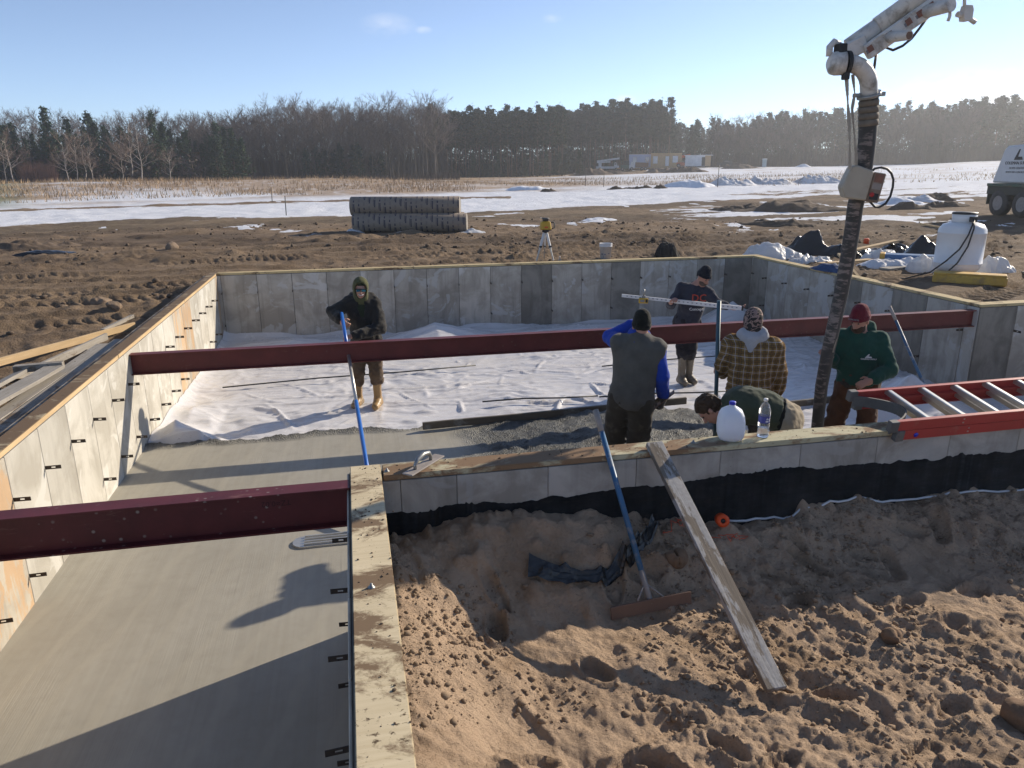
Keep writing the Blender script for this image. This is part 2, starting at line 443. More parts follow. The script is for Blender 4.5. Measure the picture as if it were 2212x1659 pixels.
# fresh slab: broom / float marks, damp sheen
t = NT('wet_slab'); v = t.pos()
rough_a = t.attr('rough').outputs['Fac']
n1 = t.noise(v, 0.9, 4, 0.55); n2 = t.noise(v, 9, 5, 0.6)
base = t.mix(t.ramp(n1, [(0.35, 0), (0.68, 1)]), (0.37, 0.345, 0.285), (0.32, 0.298, 0.245))
base = t.mix(t.math('MULTIPLY', t.ramp(n2, [(0.45, 0), (0.75, 1)]), 0.22), base, (0.20, 0.18, 0.14))
stk = t.noise(t.mapv(v, (26, 0.35, 1)), 1.0, 4, 0.6)
base = t.mix(t.math('MULTIPLY', t.ramp(stk, [(0.42, 0), (0.62, 1)]), 0.20), base, (0.25, 0.225, 0.175))
arc = t.wave(t.mapv(v, (1, 1, 1), (0, 0, 0), (0, 0, 0.25)), 0.9, 6.0, 'X', 3, 0.6)
base = t.mix(t.math('MULTIPLY', t.ramp(arc, [(0.86, 0), (0.97, 1)]), 0.25), base, (0.40, 0.365, 0.29))
base = t.mix(rough_a, base, t.mix(t.noise(v, 30, 4), (0.15, 0.15, 0.135), (0.075, 0.076, 0.07)))
t.set('Base Color', base)
t.set('Roughness', t.mix(rough_a, t.ramp(n1, [(0.3, 0.50), (0.7, 0.68)]), 0.5)); t.set('Specular IOR Level', 0.42)
lines = t.noise(t.mapv(v, (90, 1.0, 1)), 1.0, 3, 0.6); patch = t.ramp(t.noise(v, 1.3, 3), [(0.42, 0), (0.6, 1)])
b0 = t.bump(arc, 0.10, 0.01)
b1 = t.bump(t.math('MULTIPLY', lines, patch), 0.45, 0.004, b0)
b2 = t.bump(t.noise(v, 120, 3, 0.6), 0.10, 0.002, b1)
aggr = t.math('MULTIPLY', t.voro(v, 55), rough_a)
b3 = t.bump(aggr, 0.9, 0.030, b2)
t.bump(t.math('MULTIPLY', t.noise(v, 45, 5, 0.7), rough_a), 0.9, 0.03, b3); MAT['slab'] = t.m

# plastic sheet
t = NT('plastic_sheet'); v = t.pos()
n1 = t.noise(v, 1.1, 5, 0.6); dirt = t.noise(v, 5.5, 8, 0.75, 0.3)
col = t.mix(n1, (0.74, 0.72, 0.71), (0.60, 0.58, 0.575))
speck = t.ramp(t.noise(v, 38, 4, 0.7), [(0.66, 0), (0.70, 1)])
near = t.attr('dirty').outputs['Fac']
dm = t.math('MULTIPLY', speck, t.math('ADD', t.math('MULTIPLY', near, 0.9), 0.12))
col = t.mix(t.math('MULTIPLY', t.ramp(dirt, [(0.56, 0), (0.72, 1)]), 0.45), col, (0.42, 0.35, 0.28))
col = t.mix(dm, col, (0.12, 0.10, 0.08))
t.set('Base Color', col); t.set('Roughness', t.ramp(n1, [(0.35, 0.16), (0.65, 0.30)])); t.set('Specular IOR Level', 0.62)
w1 = t.noise(t.mapv(v, (3, 9, 3), rot=(0, 0, 0.3)), 1.3, 5, 0.55, 1.6)
b0_ = t.bump(t.noise(t.mapv(v, (1.2, 7, 1), rot=(0, 0, 0.1)), 2.2, 6, 0.6, 0.8), 0.22, 0.03)
b1 = t.bump(w1, 0.20, 0.03, b0_)
t.bump(t.noise(v, 26, 4, 0.6, 1.0), 0.10, 0.010, b1)
MAT['plastic'] = t.m
t = NT('plastic_film'); v = t.tc('Object')
t.set('Base Color', (0.82, 0.82, 0.82)); t.set('Roughness', 0.3); t.set('Transmission Weight', 0.35); t.set('IOR', 1.15)
t.bump(t.noise(v, 9, 5, 0.6, 1.0), 0.4, 0.03); MAT['film'] = t.m
t = NT('black_film'); v = t.tc('Object')
t.set('Base Color', (0.012, 0.013, 0.014)); t.set('Roughness', 0.24); t.set('Specular IOR Level', 0.6)
t.bump(t.noise(v, 8, 5, 0.6, 1.0), 0.6, 0.03); MAT['black_film'] = t.m
MAT['blue_cloth'] = simple('blue_cloth', (0.015, 0.06, 0.16), (0.01, 0.035, 0.10), 12, 0.8, 0.4, 60)
MAT['white_plastic'] = simple('white_plastic', (0.72, 0.71, 0.70), (0.62, 0.60, 0.58), 5, 0.45)
MAT['white_paint'] = simple('white_paint', (0.68, 0.66, 0.62), (0.52, 0.49, 0.44), 5, 0.45, dirt=(0.26, 0.23, 0.19), damt=0.42, dscale=7.0)
MAT['tank_paint'] = simple('tank_paint', (0.76, 0.75, 0.74), (0.70, 0.69, 0.68), 2, 0.38, dirt=(0.52, 0.46, 0.38), damt=0.3)
MAT['grey_metal'] = simple('grey_metal', (0.33, 0.33, 0.32), (0.24, 0.24, 0.23), 8, 0.42, metal=0.6)
MAT['alum'] = simple('alum', (0.62, 0.61, 0.58), (0.50, 0.49, 0.46), 10, 0.38, metal=0.7)
MAT['black'] = simple('black', (0.012, 0.012, 0.013), (0.02, 0.02, 0.02), 10, 0.5)
MAT['rubber'] = simple('rubber', (0.022, 0.022, 0.023), (0.045, 0.043, 0.04), 8, 0.7, 0.2, 60, dirt=(0.10, 0.085, 0.07), damt=0.36)
t = NT('hose_rubber'); v = t.tc('Object'); z = t.sep(v)[2]
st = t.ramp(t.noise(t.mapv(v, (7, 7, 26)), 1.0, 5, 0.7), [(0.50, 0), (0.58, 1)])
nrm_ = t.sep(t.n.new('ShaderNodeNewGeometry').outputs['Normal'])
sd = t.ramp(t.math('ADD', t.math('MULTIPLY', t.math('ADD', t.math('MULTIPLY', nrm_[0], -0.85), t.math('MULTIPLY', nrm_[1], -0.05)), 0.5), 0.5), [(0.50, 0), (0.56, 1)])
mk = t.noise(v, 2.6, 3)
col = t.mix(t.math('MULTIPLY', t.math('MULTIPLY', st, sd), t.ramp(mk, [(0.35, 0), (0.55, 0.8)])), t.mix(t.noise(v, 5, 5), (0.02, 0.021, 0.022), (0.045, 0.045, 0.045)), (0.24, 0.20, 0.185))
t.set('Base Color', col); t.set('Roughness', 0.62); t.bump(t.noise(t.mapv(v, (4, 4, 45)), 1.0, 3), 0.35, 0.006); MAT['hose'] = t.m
MAT['hose_tape'] = simple('hose_tape', (0.20, 0.17, 0.13), (0.11, 0.09, 0.07), 9, 0.85, 0.5, 30)
MAT['blue_tube'] = simple('blue_tube', (0.02, 0.14, 0.50), (0.015, 0.10, 0.38), 5, 0.35, spec=0.6)
MAT['blue_worn'] = simple('blue_worn', (0.035, 0.13, 0.26), (0.03, 0.10, 0.20), 5, 0.45, dirt=(0.30, 0.28, 0.25), damt=0.40, dscale=9)
MAT['teal_worn'] = simple('teal_worn', (0.04, 0.10, 0.13), (0.03, 0.075, 0.10), 5, 0.45, dirt=(0.16, 0.16, 0.15), damt=0.35, dscale=9)
MAT['worn_grey'] = simple('worn_grey', (0.34, 0.30, 0.27), (0.24, 0.21, 0.19), 12, 0.8)
MAT['rust_steel'] = simple('rust_steel', (0.20, 0.115, 0.075), (0.14, 0.085, 0.06), 6, 0.75, 0.2, 40)
MAT['fg_red'] = simple('fg_red', (0.43, 0.045, 0.04), (0.36, 0.04, 0.035), 4, 0.45, dirt=(0.36, 0.16, 0.12), damt=0.32, dscale=6)
MAT['boot_grey'] = simple('boot_grey', (0.10, 0.10, 0.10), (0.07, 0.07, 0.07), 8, 0.6, dirt=(0.22, 0.20, 0.17), damt=0.35)
MAT['yellow'] = simple('yellow', (0.62, 0.38, 0.03), (0.52, 0.30, 0.025), 6, 0.5, dirt=(0.30, 0.20, 0.08), damt=0.3)
MAT['yellow_board'] = simple('yellow_board', (0.60, 0.36, 0.06), (0.48, 0.27, 0.04), 3, 0.6, dirt=(0.30, 0.18, 0.07), damt=0.4)
MAT['orange'] = simple('orange', (0.75, 0.09, 0.015), (0.65, 0.07, 0.012), 12, 0.6)
MAT['blue_cap'] = simple('blue_cap', (0.02, 0.03, 0.50), None, 8, 0.4)
MAT['label_blue'] = simple('label_blue', (0.02, 0.03, 0.20), (0.03, 0.05, 0.28), 30, 0.4)
MAT['white_print'] = simple('white_print', (0.72, 0.72, 0.74), None, 8, 0.6)
MAT['black_print'] = simple('black_print', (0.015, 0.017, 0.02), None, 8, 0.6)
MAT['grey_print'] = simple('grey_print', (0.22, 0.22, 0.24), None, 8, 0.6)
MAT['red_print'] = simple('red_print', (0.50, 0.055, 0.025), (0.42, 0.045, 0.02), 14, 0.75)
MAT['rock'] = simple('rock', (0.26, 0.19, 0.13), (0.16, 0.11, 0.07), 7, 0.95, 0.8, 30, 0.01)
MAT['rock_red'] = simple('rock_red', (0.24, 0.15, 0.085), (0.16, 0.095, 0.055), 7, 0.95, 0.8, 30, 0.01)
MAT['clod'] = simple('clod', (0.30, 0.215, 0.14), (0.20, 0.135, 0.085), 9, 0.95, 0.6, 60, 0.006)
MAT['clod_dark'] = simple('clod_dark', (0.15, 0.105, 0.07), (0.095, 0.066, 0.044), 3, 0.95, 0.8, 30, 0.02)
MAT['snow'] = simple('snow', (0.80, 0.81, 0.84), (0.70, 0.71, 0.74), 2, 0.75, 0.5, 8, 0.05)
MAT['snow_dirty'] = simple('snow_dirty', (0.72, 0.72, 0.75), (0.55, 0.53, 0.52), 1.5, 0.8, 0.6, 6, 0.08, dirt=(0.09, 0.07, 0.05), damt=0.38, dscale=1.0)
MAT['glass_dark'] = simple('glass_dark', (0.02, 0.025, 0.03), None, 4, 0.1, spec=0.8)
# ------------------------------------------------------------------ ground: one sheet from under the camera to the horizon
CY, SY = math.cos(CAM_YAW), math.sin(CAM_YAW)
def slope_far(t): return -0.0017 + 0.014 * t + 0.007 * t * t
def far_h(x, y):
    r = np.hypot(x, y)
    xl, yl = x * CY - y * SY, x * SY + y * CY
    t = np.clip(np.where(yl > 1, xl / np.maximum(yl, 1), np.sign(xl)), -1, 1)
    h = -0.4 + r * slope_far(t) * np.clip(400 / np.maximum(r, 400), 0, 1)
    h = h + 0.55 * fbm(x / 55.0, y / 55.0, 5, 3) * sstep(35, 110, r)
    # low grassy rise on the left of the field
    for (hx, hy, sx, sy, a) in ((-28, 88, 30, 14, 1.5), (2, 96, 16, 10, 0.9), (97, 228, 42, 22, 1.3)):
        h = h + a * np.exp(-((x - hx) / sx) ** 2 - ((y - hy) / sy) ** 2)
    return h
FOOT = [(0.35 + 5.4 * random.random(), 1.2 + 3.0 * random.random(), random.random() * math.pi, 0.10 + 0.05 * random.random(), 0.045 + 0.02 * random.random(), 0.025 + 0.03 * random.random()) for _ in range(70)]
TRACKS = []  # (x0, y0, heading from +x, half width, lug spacing, depth)
for (x0, y0, a, w) in ((-8, 14.0, 0.05, .26), (-8, 14.75, 0.05, .26), (-8, 12.6, 0.16, .26), (-8, 16.1, -0.02, .28), (-8, 17.0, -0.02, .28),
                       (-8, 11.4, 0.2, .26), (-9, 9.9, 0.3, .26), (2, 17.9, 0.02, .3), (2, 19.3, 0.0, .3), (2, 21.2, 0.03, .3), (2, 22.6, 0.05, .3), (2, 24.0, 0.02, .3),
                       (4, 18.6, -0.14, .3), (6, 20.1, 0.1, .3), (-8, 18.6, 0.07, .3), (-8, 20.6, 0.04, .3), (16, 20, 0.3, .3), (16, 22, 0.32, .3), (18, 14, 0.5, .3), (18, 16, 0.5, .3)):
    TRACKS.append((x0, y0, a, w, 0.19 + 0.05 * random.random(), 0.05))
def ground_h(x, y):
    r = np.hypot(x, y)
    far = far_h(x, y)
    mid = np.full_like(x, -0.30)
    mid = mid + 0.03 * sstep(-2.0, -3.0, x) * sstep(16, 9, y)
    mid = mid + 0.18 * sstep(8.0, 10.0, x) * sstep(24, 12, y)
    rg_ = sstep(-0.3, 0.4, fbm(x * 0.25, y * 0.4, 22, 3))
    det = 0.040 * fbm(x * 0.45, y * 0.45, 21, 3) + (0.004 + 0.016 * rg_) * ridged(x * 1.7, y * 1.7, 33, 3) + (0.006 + 0.022 * rg_) * fbm(x * 5.2, y * 5.2, 44, 3)
    flat = np.ones_like(x)
    for (x0, y0, a, w, sp, dep) in TRACKS:
        ca, sa = math.cos(a), math.sin(a)
        s = (x - x0) * ca + (y - y0) * sa
        c = -(x - x0) * sa + (y - y0) * ca + 0.35 * np.sin(s * 0.16 + x0)
        q = np.abs(c) / w
        m = (q < 1.5)
        if not m.any(): continue
        wgt = sstep(1.25, 0.9, q) * sstep(1.0, 4.0, r)
        lug = np.sign(np.sin(2 * math.pi * (s / sp + 0.5 * np.abs(c) / w)) + 0.15) * sstep(0.05, 0.15, q)
        prof = -dep * 0.7 + 0.023 * lug * sstep(-0.25, 0.3, vnoise(s * 0.35, c * 0 + x0, None, 8)) + 0.012 * vnoise(s * 6, c * 9, None, 3)
        rim = 0.030 * np.exp(-((q - 1.2) / 0.16) ** 2)
        det = np.where(m, det * (1 - 0.75 * wgt) + prof * wgt + rim, det)
    mid = mid + det * sstep(60, 18, r)
    # soil clods churned in the middle distance
    mid = mid + 0.13 * np.maximum(fbm(x * 0.9, y * 1.6, 77, 4) - 0.22, 0) * sstep(14, 22, r) * sstep(70, 40, r)
    k = sstep(22, 48, r)
    h = mid * (1 - k) + (far + 0.06 * fbm(x * 0.8, y * 0.8, 9, 4) * sstep(160, 40, r)) * k
    # sand in front of the wall
    fm = (y < 4.9) & (x > -1.0) & (r < 14)
    if fm.any():
        X, Y = x[fm], y[fm]
        b = np.full_like(X, -0.82)
        wl_z = np.interp(X, [0.0, 0.1, 0.3, 0.8, 1.4, 2.0, 2.67, 3.0, 3.6, 5.2, 8.0], [-0.55, -0.50, -0.47, -0.31, -0.41, -0.54, -0.62, -0.62, -0.55, -0.62, -0.62])
        b = b + (wl_z - b) * np.exp(-(np.maximum(4.46 - Y, 0) / 0.42) ** 2)
        b = b + (-0.855 - b) * np.exp(-((X - 1.72) / 0.42) ** 2 - ((Y - 3.80) / 0.20) ** 2)
        b = b + 0.30 * np.exp(-(np.maximum(X - 0.1, 0) / 0.42) ** 2) * sstep(4.6, 3.9, Y)
        b = b + 0.08 * sstep(3.1, 1.8, Y)
        wx, wy = X + 0.12 * fbm(X * 2, Y * 2, 61, 2), Y + 0.12 * fbm(X * 2 + 9, Y * 2, 62, 2)
        rx, ry = wx * 0.62 - wy * 0.78, wx * 0.78 + wy * 0.62
        b = b + 0.026 * fbm(wx * 1.5, wy * 1.5, 63, 3) + 0.017 * ridged(rx * 1.1, ry * 4.2, 64, 3) * sstep(4.3, 3.4, Y)
        rgh = sstep(-0.25, 0.35, fbm(X * 1.1, Y * 1.1, 68, 3)); b = b + (0.009 + 0.009 * rgh) * ridged(wx * 3.4, wy * 3.4, 66, 4, 0.55) + 0.010 * fbm(X * 6, Y * 6, 65, 2) + (0.005 + 0.008 * rgh) * fbm(X * 15, Y * 15, 67, 3, 0.6) + (0.003 + 0.012 * rgh) * np.maximum(fbm(X * 26, Y * 26, 69, 2), 0.15)
        b = b + (0.10 * np.maximum(vnoise(X * 6, Y * 6, None, 70) - 0.3, 0) + 0.08 * np.maximum(vnoise(X * 13, Y * 13, None, 71) - 0.3, 0)) * sstep(3.5, 4.2, Y)
        for (fx, fy, fa, fl, fw, fd) in FOOT:
            dx, dy = X - fx, Y - fy
            e = ((dx * math.cos(fa) + dy * math.sin(fa)) / fl) ** 2 + ((-dx * math.sin(fa) + dy * math.cos(fa)) / fw) ** 2
            b = b - fd * sstep(1.25, 0.75, e) + 0.018 * np.exp(-((e - 1.7) / 0.5) ** 2)
        w = sstep(4.75, 4.58, Y) * sstep(-0.5, -0.1, X)
        h[fm] = h[fm] * (1 - w) + b * w
    return h
def gz(x, y): return float(ground_h(np.array([float(x)]), np.array([float(y)]))[0])

POLY = [(-2.60, -8), (0.0, -8), (0.0, 4.60), (13.5, 4.60), (13.5, 8.80), (8.68, 8.80), (8.68, 14.97), (-2.60, 14.97)]
def inside_hole(x, y):
    res = np.zeros(x.shape, dtype=bool); n = len(POLY)
    for i in range(n):
        (x1, y1), (x2, y2) = POLY[i], POLY[(i + 1) % n]
        if y1 == y2: continue
        c = ((y1 > y) != (y2 > y)) & (x < (x2 - x1) * (y - y1) / (y2 - y1) + x1)
        res ^= c
    return res
def polar_ground():
    az = list(np.arange(-40, 40.001, 0.165)) + list(np.arange(44, 320, 4.0))
    az = np.radians(np.array(az)) + CAM_YAW
    rs = [0.7]
    while rs[-1] < 3500:
        r = rs[-1]
        rs.append(r + (0.017 if r < 6 else 0.017 * (r / 6) ** 1.5 if r < 30 else 0.19 * (r / 30) ** 1.55))
    rs = np.array(rs); nA, nR = len(az), len(rs)
    A, RR = np.meshgrid(az, rs)
    X, Y = RR * np.sin(A), RR * np.cos(A)
    Z = ground_h(X.ravel(), Y.ravel()).reshape(X.shape)
    i = np.arange(nR - 1)[:, None]; j = np.arange(nA)[None, :]; j2 = (j + 1) % nA
    F = np.stack([i * nA + j + 0 * i, i * nA + j2, (i + 1) * nA + j2, (i + 1) * nA + j], -1).reshape(-1, 4)
    cx = X.ravel()[F].mean(1); cy = Y.ravel()[F].mean(1)
    F = F[~inside_hole(cx, cy)]
    used = np.unique(F); remap = np.full(X.size, -1, dtype=np.int64); remap[used] = np.arange(len(used))
    V = np.stack([X.ravel(), Y.ravel(), Z.ravel()], 1)[used]; F = remap[F][:, ::-1]
    return V, F
GV, GF = polar_ground()
# what covers the ground where: snow, dry grass, sand, each a mask by place
gx, gy = GV[:, 0], GV[:, 1]; gr = np.hypot(gx, gy)
gxl, gyl = gx * CY - gy * SY, gx * SY + gy * CY
gt = np.clip(gxl / np.maximum(gyl, 1), -1.2, 1.2)
wob = fbm(gx / 9.0, gy / 9.0, 91, 4)
edge = 41 + 12 * sstep(-0.1, 0.5, gt) + 4.0 * wob + 3 * fbm(gx / 30, gy / 30, 6, 2)
snow = sstep(-1.0, 2.0, gr - edge)
snow *= 1 - 0.9 * np.exp(-((gr - (60 - 4 * gt)) / 2.0) ** 2) * (gt < 0.0)          # farm track on the left
thin = sstep(72, 110, gr) * sstep(0.15, -0.05, gt)
snow *= 1 - thin * sstep(-0.15, 0.25, fbm(gx / 11 + 3, gy / 3.2, 92, 4) + 0.1)
woodfloor = np.where(gt < 0.2, sstep(186, 200, gr), sstep(268, 290, gr))
snow *= 1 - 0.85 * woodfloor
patch = sstep(0.30, 0.42, fbm(gx / 3.2, gy / 5.0, 93, 4)) * sstep(22, 34, gr) * sstep(0.05, 0.35, gt)
snow = np.maximum(snow, patch)
snow = np.maximum(snow, sstep(0.78, 0.86, fbm(gx / 2.0, gy / 2.4, 95, 4)) * sstep(22, 34, gr))
churn = sstep(0.12, 0.42, gt) * sstep(75, 45, gr)
snow *= 1 - churn * sstep(-0.05, 0.2, fbm(gx / 5.0, gy / 2.0, 96, 4))
grass = sstep(64, 74, gr) * sstep(0.16, 0.0, gt) * sstep(-0.65, 0.15, fbm(gx / 14, gy / 6, 97, 4) + 0.15) + 0.6 * np.exp(-((gr - 95) / 12) ** 2) * sstep(0.6, 0.2, gt)
grass = np.clip(grass + 0.35 * sstep(0.1, 0.4, fbm(gx / 4, gy / 4, 98, 4)) * sstep(60, 90, gr), 0, 1)
stub = sstep(30, 36, gr) * sstep(60, 42, gr) * sstep(0.35, 0.0, gt)
sand = ((gy < 4.75) & (gx > -0.3) & (gr < 14)).astype(np.float32)
churned = sstep(19, 24, gr) * sstep(62, 46, gr) * sstep(-0.35, 0.2, fbm(gx / 6, gy / 2.5, 99, 4)) * (gy > 15)
lush = sstep(-0.60, -0.72, gt) * sstep(60, 75, gr) * sstep(110, 95, gr)

t = NT('ground_soil'); v = t.pos()
n_big = t.noise(v, 0.35, 5, 0.6); n_mid = t.noise(v, 2.4, 6, 0.62); n_fine = t.noise(v, 26, 5, 0.65)
dirt = t.mix(t.ramp(n_mid, [(0.32, 0), (0.68, 1)]), (0.27, 0.195, 0.125), (0.165, 0.115, 0.074))
dirt = t.mix(t.math('MULTIPLY', t.ramp(n_big, [(0.45, 0), (0.65, 1)]), 0.55), dirt, (0.135, 0.094, 0.063))
sandc = t.mix(t.ramp(n_mid, [(0.3, 0), (0.7, 1)]), (0.53, 0.385, 0.265), (0.42, 0.298, 0.200))
damp = t.ramp(t.noise(v, 1.5, 5, 0.65, 0.4), [(0.52, 0), (0.64, 1)])
sandc = t.mix(t.math('MULTIPLY', damp, 0.6), sandc, (0.24, 0.155, 0.088))
col = t.mix(t.attr('sand').outputs['Fac'], dirt, sandc)
col = t.mix(t.math('MULTIPLY', t.attr('churned').outputs['Fac'], 0.75), col, t.mix(n_mid, (0.12, 0.085, 0.058), (0.07, 0.05, 0.035)))
col = t.mix(t.math('MULTIPLY', t.attr('stubble').outputs['Fac'], t.ramp(t.noise(v, 3.0, 5, 0.7), [(0.42, 0), (0.62, 0.8)])), col, (0.20, 0.155, 0.095))
flk = t.math('MULTIPLY', t.ramp(t.noise(v, 5.0, 4, 0.7), [(0.69, 0), (0.72, 1)]), t.math('SUBTRACT', 1.0, t.attr('sand').outputs['Fac']))
col = t.mix(t.math('MULTIPLY', flk, t.attr('stubble').outputs['Fac']), col, (0.55, 0.52, 0.46))
sn = t.attr('snow').outputs['Fac']
sn_b = t.math('MULTIPLY', t.ramp(t.math('ADD', sn, t.math('MULTIPLY', t.math('SUBTRACT', t.noise(t.mapv(v, (0.45, 1.0, 1)), 1.1, 7, 0.75), 0.5), 2.2)), [(0.50, 0), (0.62, 1)]), t.ramp(sn, [(0.04, 0), (0.2, 1)]))
col = t.mix(sn_b, col, t.mix(t.noise(v, 0.8, 3), (0.80, 0.81, 0.84), (0.70, 0.71, 0.74)))
gs = t.attr('grass').outputs['Fac']
gm = t.math('MULTIPLY', gs, t.ramp(t.noise(t.mapv(v, (1.0, 0.5, 1)), 1.2, 6, 0.75), [(0.27, 0), (0.47, 1)]))
col = t.mix(t.math('MULTIPLY', gm, 0.92), col, t.mix(t.noise(v, 0.5, 4), (0.44, 0.31, 0.18), (0.30, 0.20, 0.12)))
col = t.mix(t.attr('lush').outputs['Fac'], col, (0.11, 0.16, 0.04))
t.set('Base Color', col); t.set('Roughness', t.mix(sn_b, 0.95, 0.6)); t.set('Specular IOR Level', 0.2)
b1 = t.bump(n_mid, 0.55, 0.05)
b2 = t.bump(t.noise(v, 9, 6, 0.7), 0.85, 0.05, b1)
b3 = t.bump(t.math('SUBTRACT', 1.0, t.voro(v, 34)), 0.55, 0.018, b2)
t.bump(t.noise(v, 70, 6, 0.75), 0.9, 0.018, b3)
MAT['ground'] = t.m
gme = mesh_np('ground', GV, GF, MAT['ground'], True)
for nm, arr in (('snow', snow), ('grass', grass), ('sand', sand), ('stubble', stub), ('lush', lush), ('churned', churned)):
    a = gme.attributes.new(nm, 'FLOAT', 'POINT'); a.data.foreach_set('value', np.ascontiguousarray(arr, dtype=np.float32))
tag(put('ground', gme), kind='structure')

# ------------------------------------------------------------------ floor of the foundation
def grid(x0, x1, y0, y1, step):
    xs = np.arange(x0, x1 + step * 0.5, step); ys = np.arange(y0, y1 + step * 0.5, step)
    X, Y = np.meshgrid(xs, ys); nx, ny = len(xs), len(ys)
    i = np.arange(ny - 1)[:, None]; j = np.arange(nx - 1)[None, :]
    F = np.stack([i * nx + j, i * nx + j + 1, (i + 1) * nx + j + 1, (i + 1) * nx + j], -1).reshape(-1, 4)
    return X.ravel(), Y.ravel(), F
def compact(V, F, keep, *arrs):
    F = F[keep]; used = np.unique(F); rm = np.full(len(V), -1, dtype=np.int64); rm[used] = np.arange(len(used))
    return (V[used], rm[F]) + tuple(a[used] for a in arrs)
def conc_edge(x, y):
    """signed distance (m) inside the poured area"""
    e = 8.92 + 0.05 * fbm(x * 2.2, x * 0 + 3.3, 4, 4) - 0.10 * sstep(2.0, 3.2, x)
    top = e - y
    xr = np.interp(y, [4.4, 6.0, 7.2, 7.9, 8.9, 9.5], [5.9, 5.55, 5.0, 4.55, 4.35, 4.3]) + 0.07 * fbm(y * 2.0, y * 0 + 1.0, 8, 3)
    return np.minimum(top, xr - x)
X, Y, F = grid(-2.52, 6.2, -1.0, 9.2, 0.032)
d_in = conc_edge(X, Y)
rough_m = sstep(0.75, 1.6, X + 0.25 * fbm(X, Y, 71, 3)) * sstep(4.0, 5.0, Y)
rough_m = np.maximum(rough_m, sstep(0.22, 0.05, d_in))
lump = 0.026 * fbm(X * 3.2, Y * 3.2, 72, 3) + 0.014 * np.maximum(fbm(X * 11, Y * 11, 73, 3), -0.2) + 0.011 * vnoise(X * 31, Y * 31, None, 74)
pile = 0.10 * np.exp(-((X - 3.2) / 0.7) ** 2 - ((Y - 8.1) / 0.7) ** 2) + 0.07 * np.exp(-((X - 4.7) / 0.5) ** 2 - ((Y - 6.9) / 0.6) ** 2) + 0.03
Z = -1.22 + rough_m * (lump + pile) + 0.0012 * fbm(X * 5, Y * 1.2, 75, 3)
Z = Z - 0.16 * sstep(0.10, -0.05, d_in + 0.05 * fbm(X * 7, Y * 7, 76, 3))
V = np.stack([X, Y, Z], 1)
fc = V[F].mean(1); fd = d_in[F].min(1)
keep = (fd > -0.12) & ((fc[:, 0] < 0.02) | (fc[:, 1] > 4.55))
V, F, rm = compact(V, F, keep, rough_m)
me = mesh_np('concrete_slab', V, F, MAT['slab'], True)
a = me.attributes.new('rough', 'FLOAT', 'POINT'); a.data.foreach_set('value', rm.astype(np.float32))
tag(put('concrete_slab', me), kind='structure')

# sub-base under everything inside the walls
mb = MB(); mb.box((5.4, 9.6, -1.46), (16.4, 11.0, 0.1)); mb.box((-1.25, -1.5, -1.46), (2.7, 11.1, 0.1))
tag(mb.build('sub_base', MAT['clod']), kind='structure')

# vapour barrier: crinkled white sheet on the unpoured part
PS = 0.027
X, Y, F = grid(-2.47, 10.4, 4.7, 14.84, PS)
Z = -1.325 + 0.018 * fbm(X * 0.9, Y * 0.9, 81, 3)
wr = np.zeros_like(Z)
nx = len(np.arange(-2.47, 10.4 + PS * 0.5, PS)); ny = len(Z) // nx
rs2 = random.Random(5)
for i in range(420):
    long_fold = i < 230
    ang = rs2.gauss(0.06, 0.10) if long_fold else rs2.uniform(-1.6, 1.6)
    L = rs2.uniform(0.8, 5.5) if long_fold else rs2.uniform(0.25, 1.3)
    cx, cy = rs2.uniform(-2.3, 9.5), rs2.uniform(6.2, 14.6)
    amp = rs2.uniform(0.008, 0.032) if long_fold else rs2.uniform(0.012, 0.05) * (1.0 if cy < 10.8 else 0.6)
    w = rs2.uniform(0.028, 0.055)
    j0, j1 = int(max((cx - L - 0.3 + 2.47) / PS, 0)), int(min((cx + L + 0.3 + 2.47) / PS, nx - 1))
    i0, i1 = int(max((cy - L - 0.3 - 4.7) / PS, 0)), int(min((cy + L + 0.3 - 4.7) / PS, ny - 1))
    if j1 <= j0 or i1 <= i0: continue
    idx = (np.arange(i0, i1)[:, None] * nx + np.arange(j0, j1)[None, :]).ravel()
    x, y = X[idx] - cx, Y[idx] - cy
    s = x * math.cos(ang) + y * math.sin(ang); c = -x * math.sin(ang) + y * math.cos(ang) + 0.05 * np.sin(s * 3 + i)
    hgt = amp * np.maximum(1 - np.abs(c) / w, 0) ** 1.3 * np.maximum(1 - (s / (L * 0.6)) ** 2, 0)
    wr[idx] = np.maximum(wr[idx], hgt)
wxx, wyy = X + 0.25 * fbm(X * 1.1, Y * 1.1, 85, 2), Y + 0.25 * fbm(X * 1.1 + 7, Y * 1.1, 86, 2)
Z = Z + wr * 1.25 + 0.009 * ridged(wxx * 1.0 + 0.2 * wyy, wyy * 4.2, 82, 3, 0.5) + (0.003 + 0.010 * sstep(-0.1, 0.4, fbm(X * 0.8, Y * 0.8, 88, 2))) * ridged(wxx * 3.1, wyy * 4.6, 87, 2)
def tent(cx, cy, sx, sy, a, ang=0.0):
    x, y = X - cx, Y - cy
    s = x * math.cos(ang) + y * math.sin(ang); c = -x * math.sin(ang) + y * math.cos(ang)
    return a * np.maximum(1 - np.abs(s) / sx, 0) ** 0.9 * np.maximum(1 - np.abs(c) / sy, 0) ** 0.8
Z = Z + tent(1.5, 14.1, 1.3, 0.6, 0.34, 0.1) + tent(-1.2, 14.3, 1.2, 0.45, 0.13) + tent(4.5, 14.4, 1.6, 0.4, 0.10)
Z = Z + tent(7.9, 14.4, 0.75, 0.6, 0.42, 0.5) + tent(7.2, 8.2, 0.9, 0.8, 0.55, 0.3) + tent(5.0, 8.1, 0.35, 0.3, 0.26) + tent(5.0, 7.7, 0.3, 0.25, 0.22)
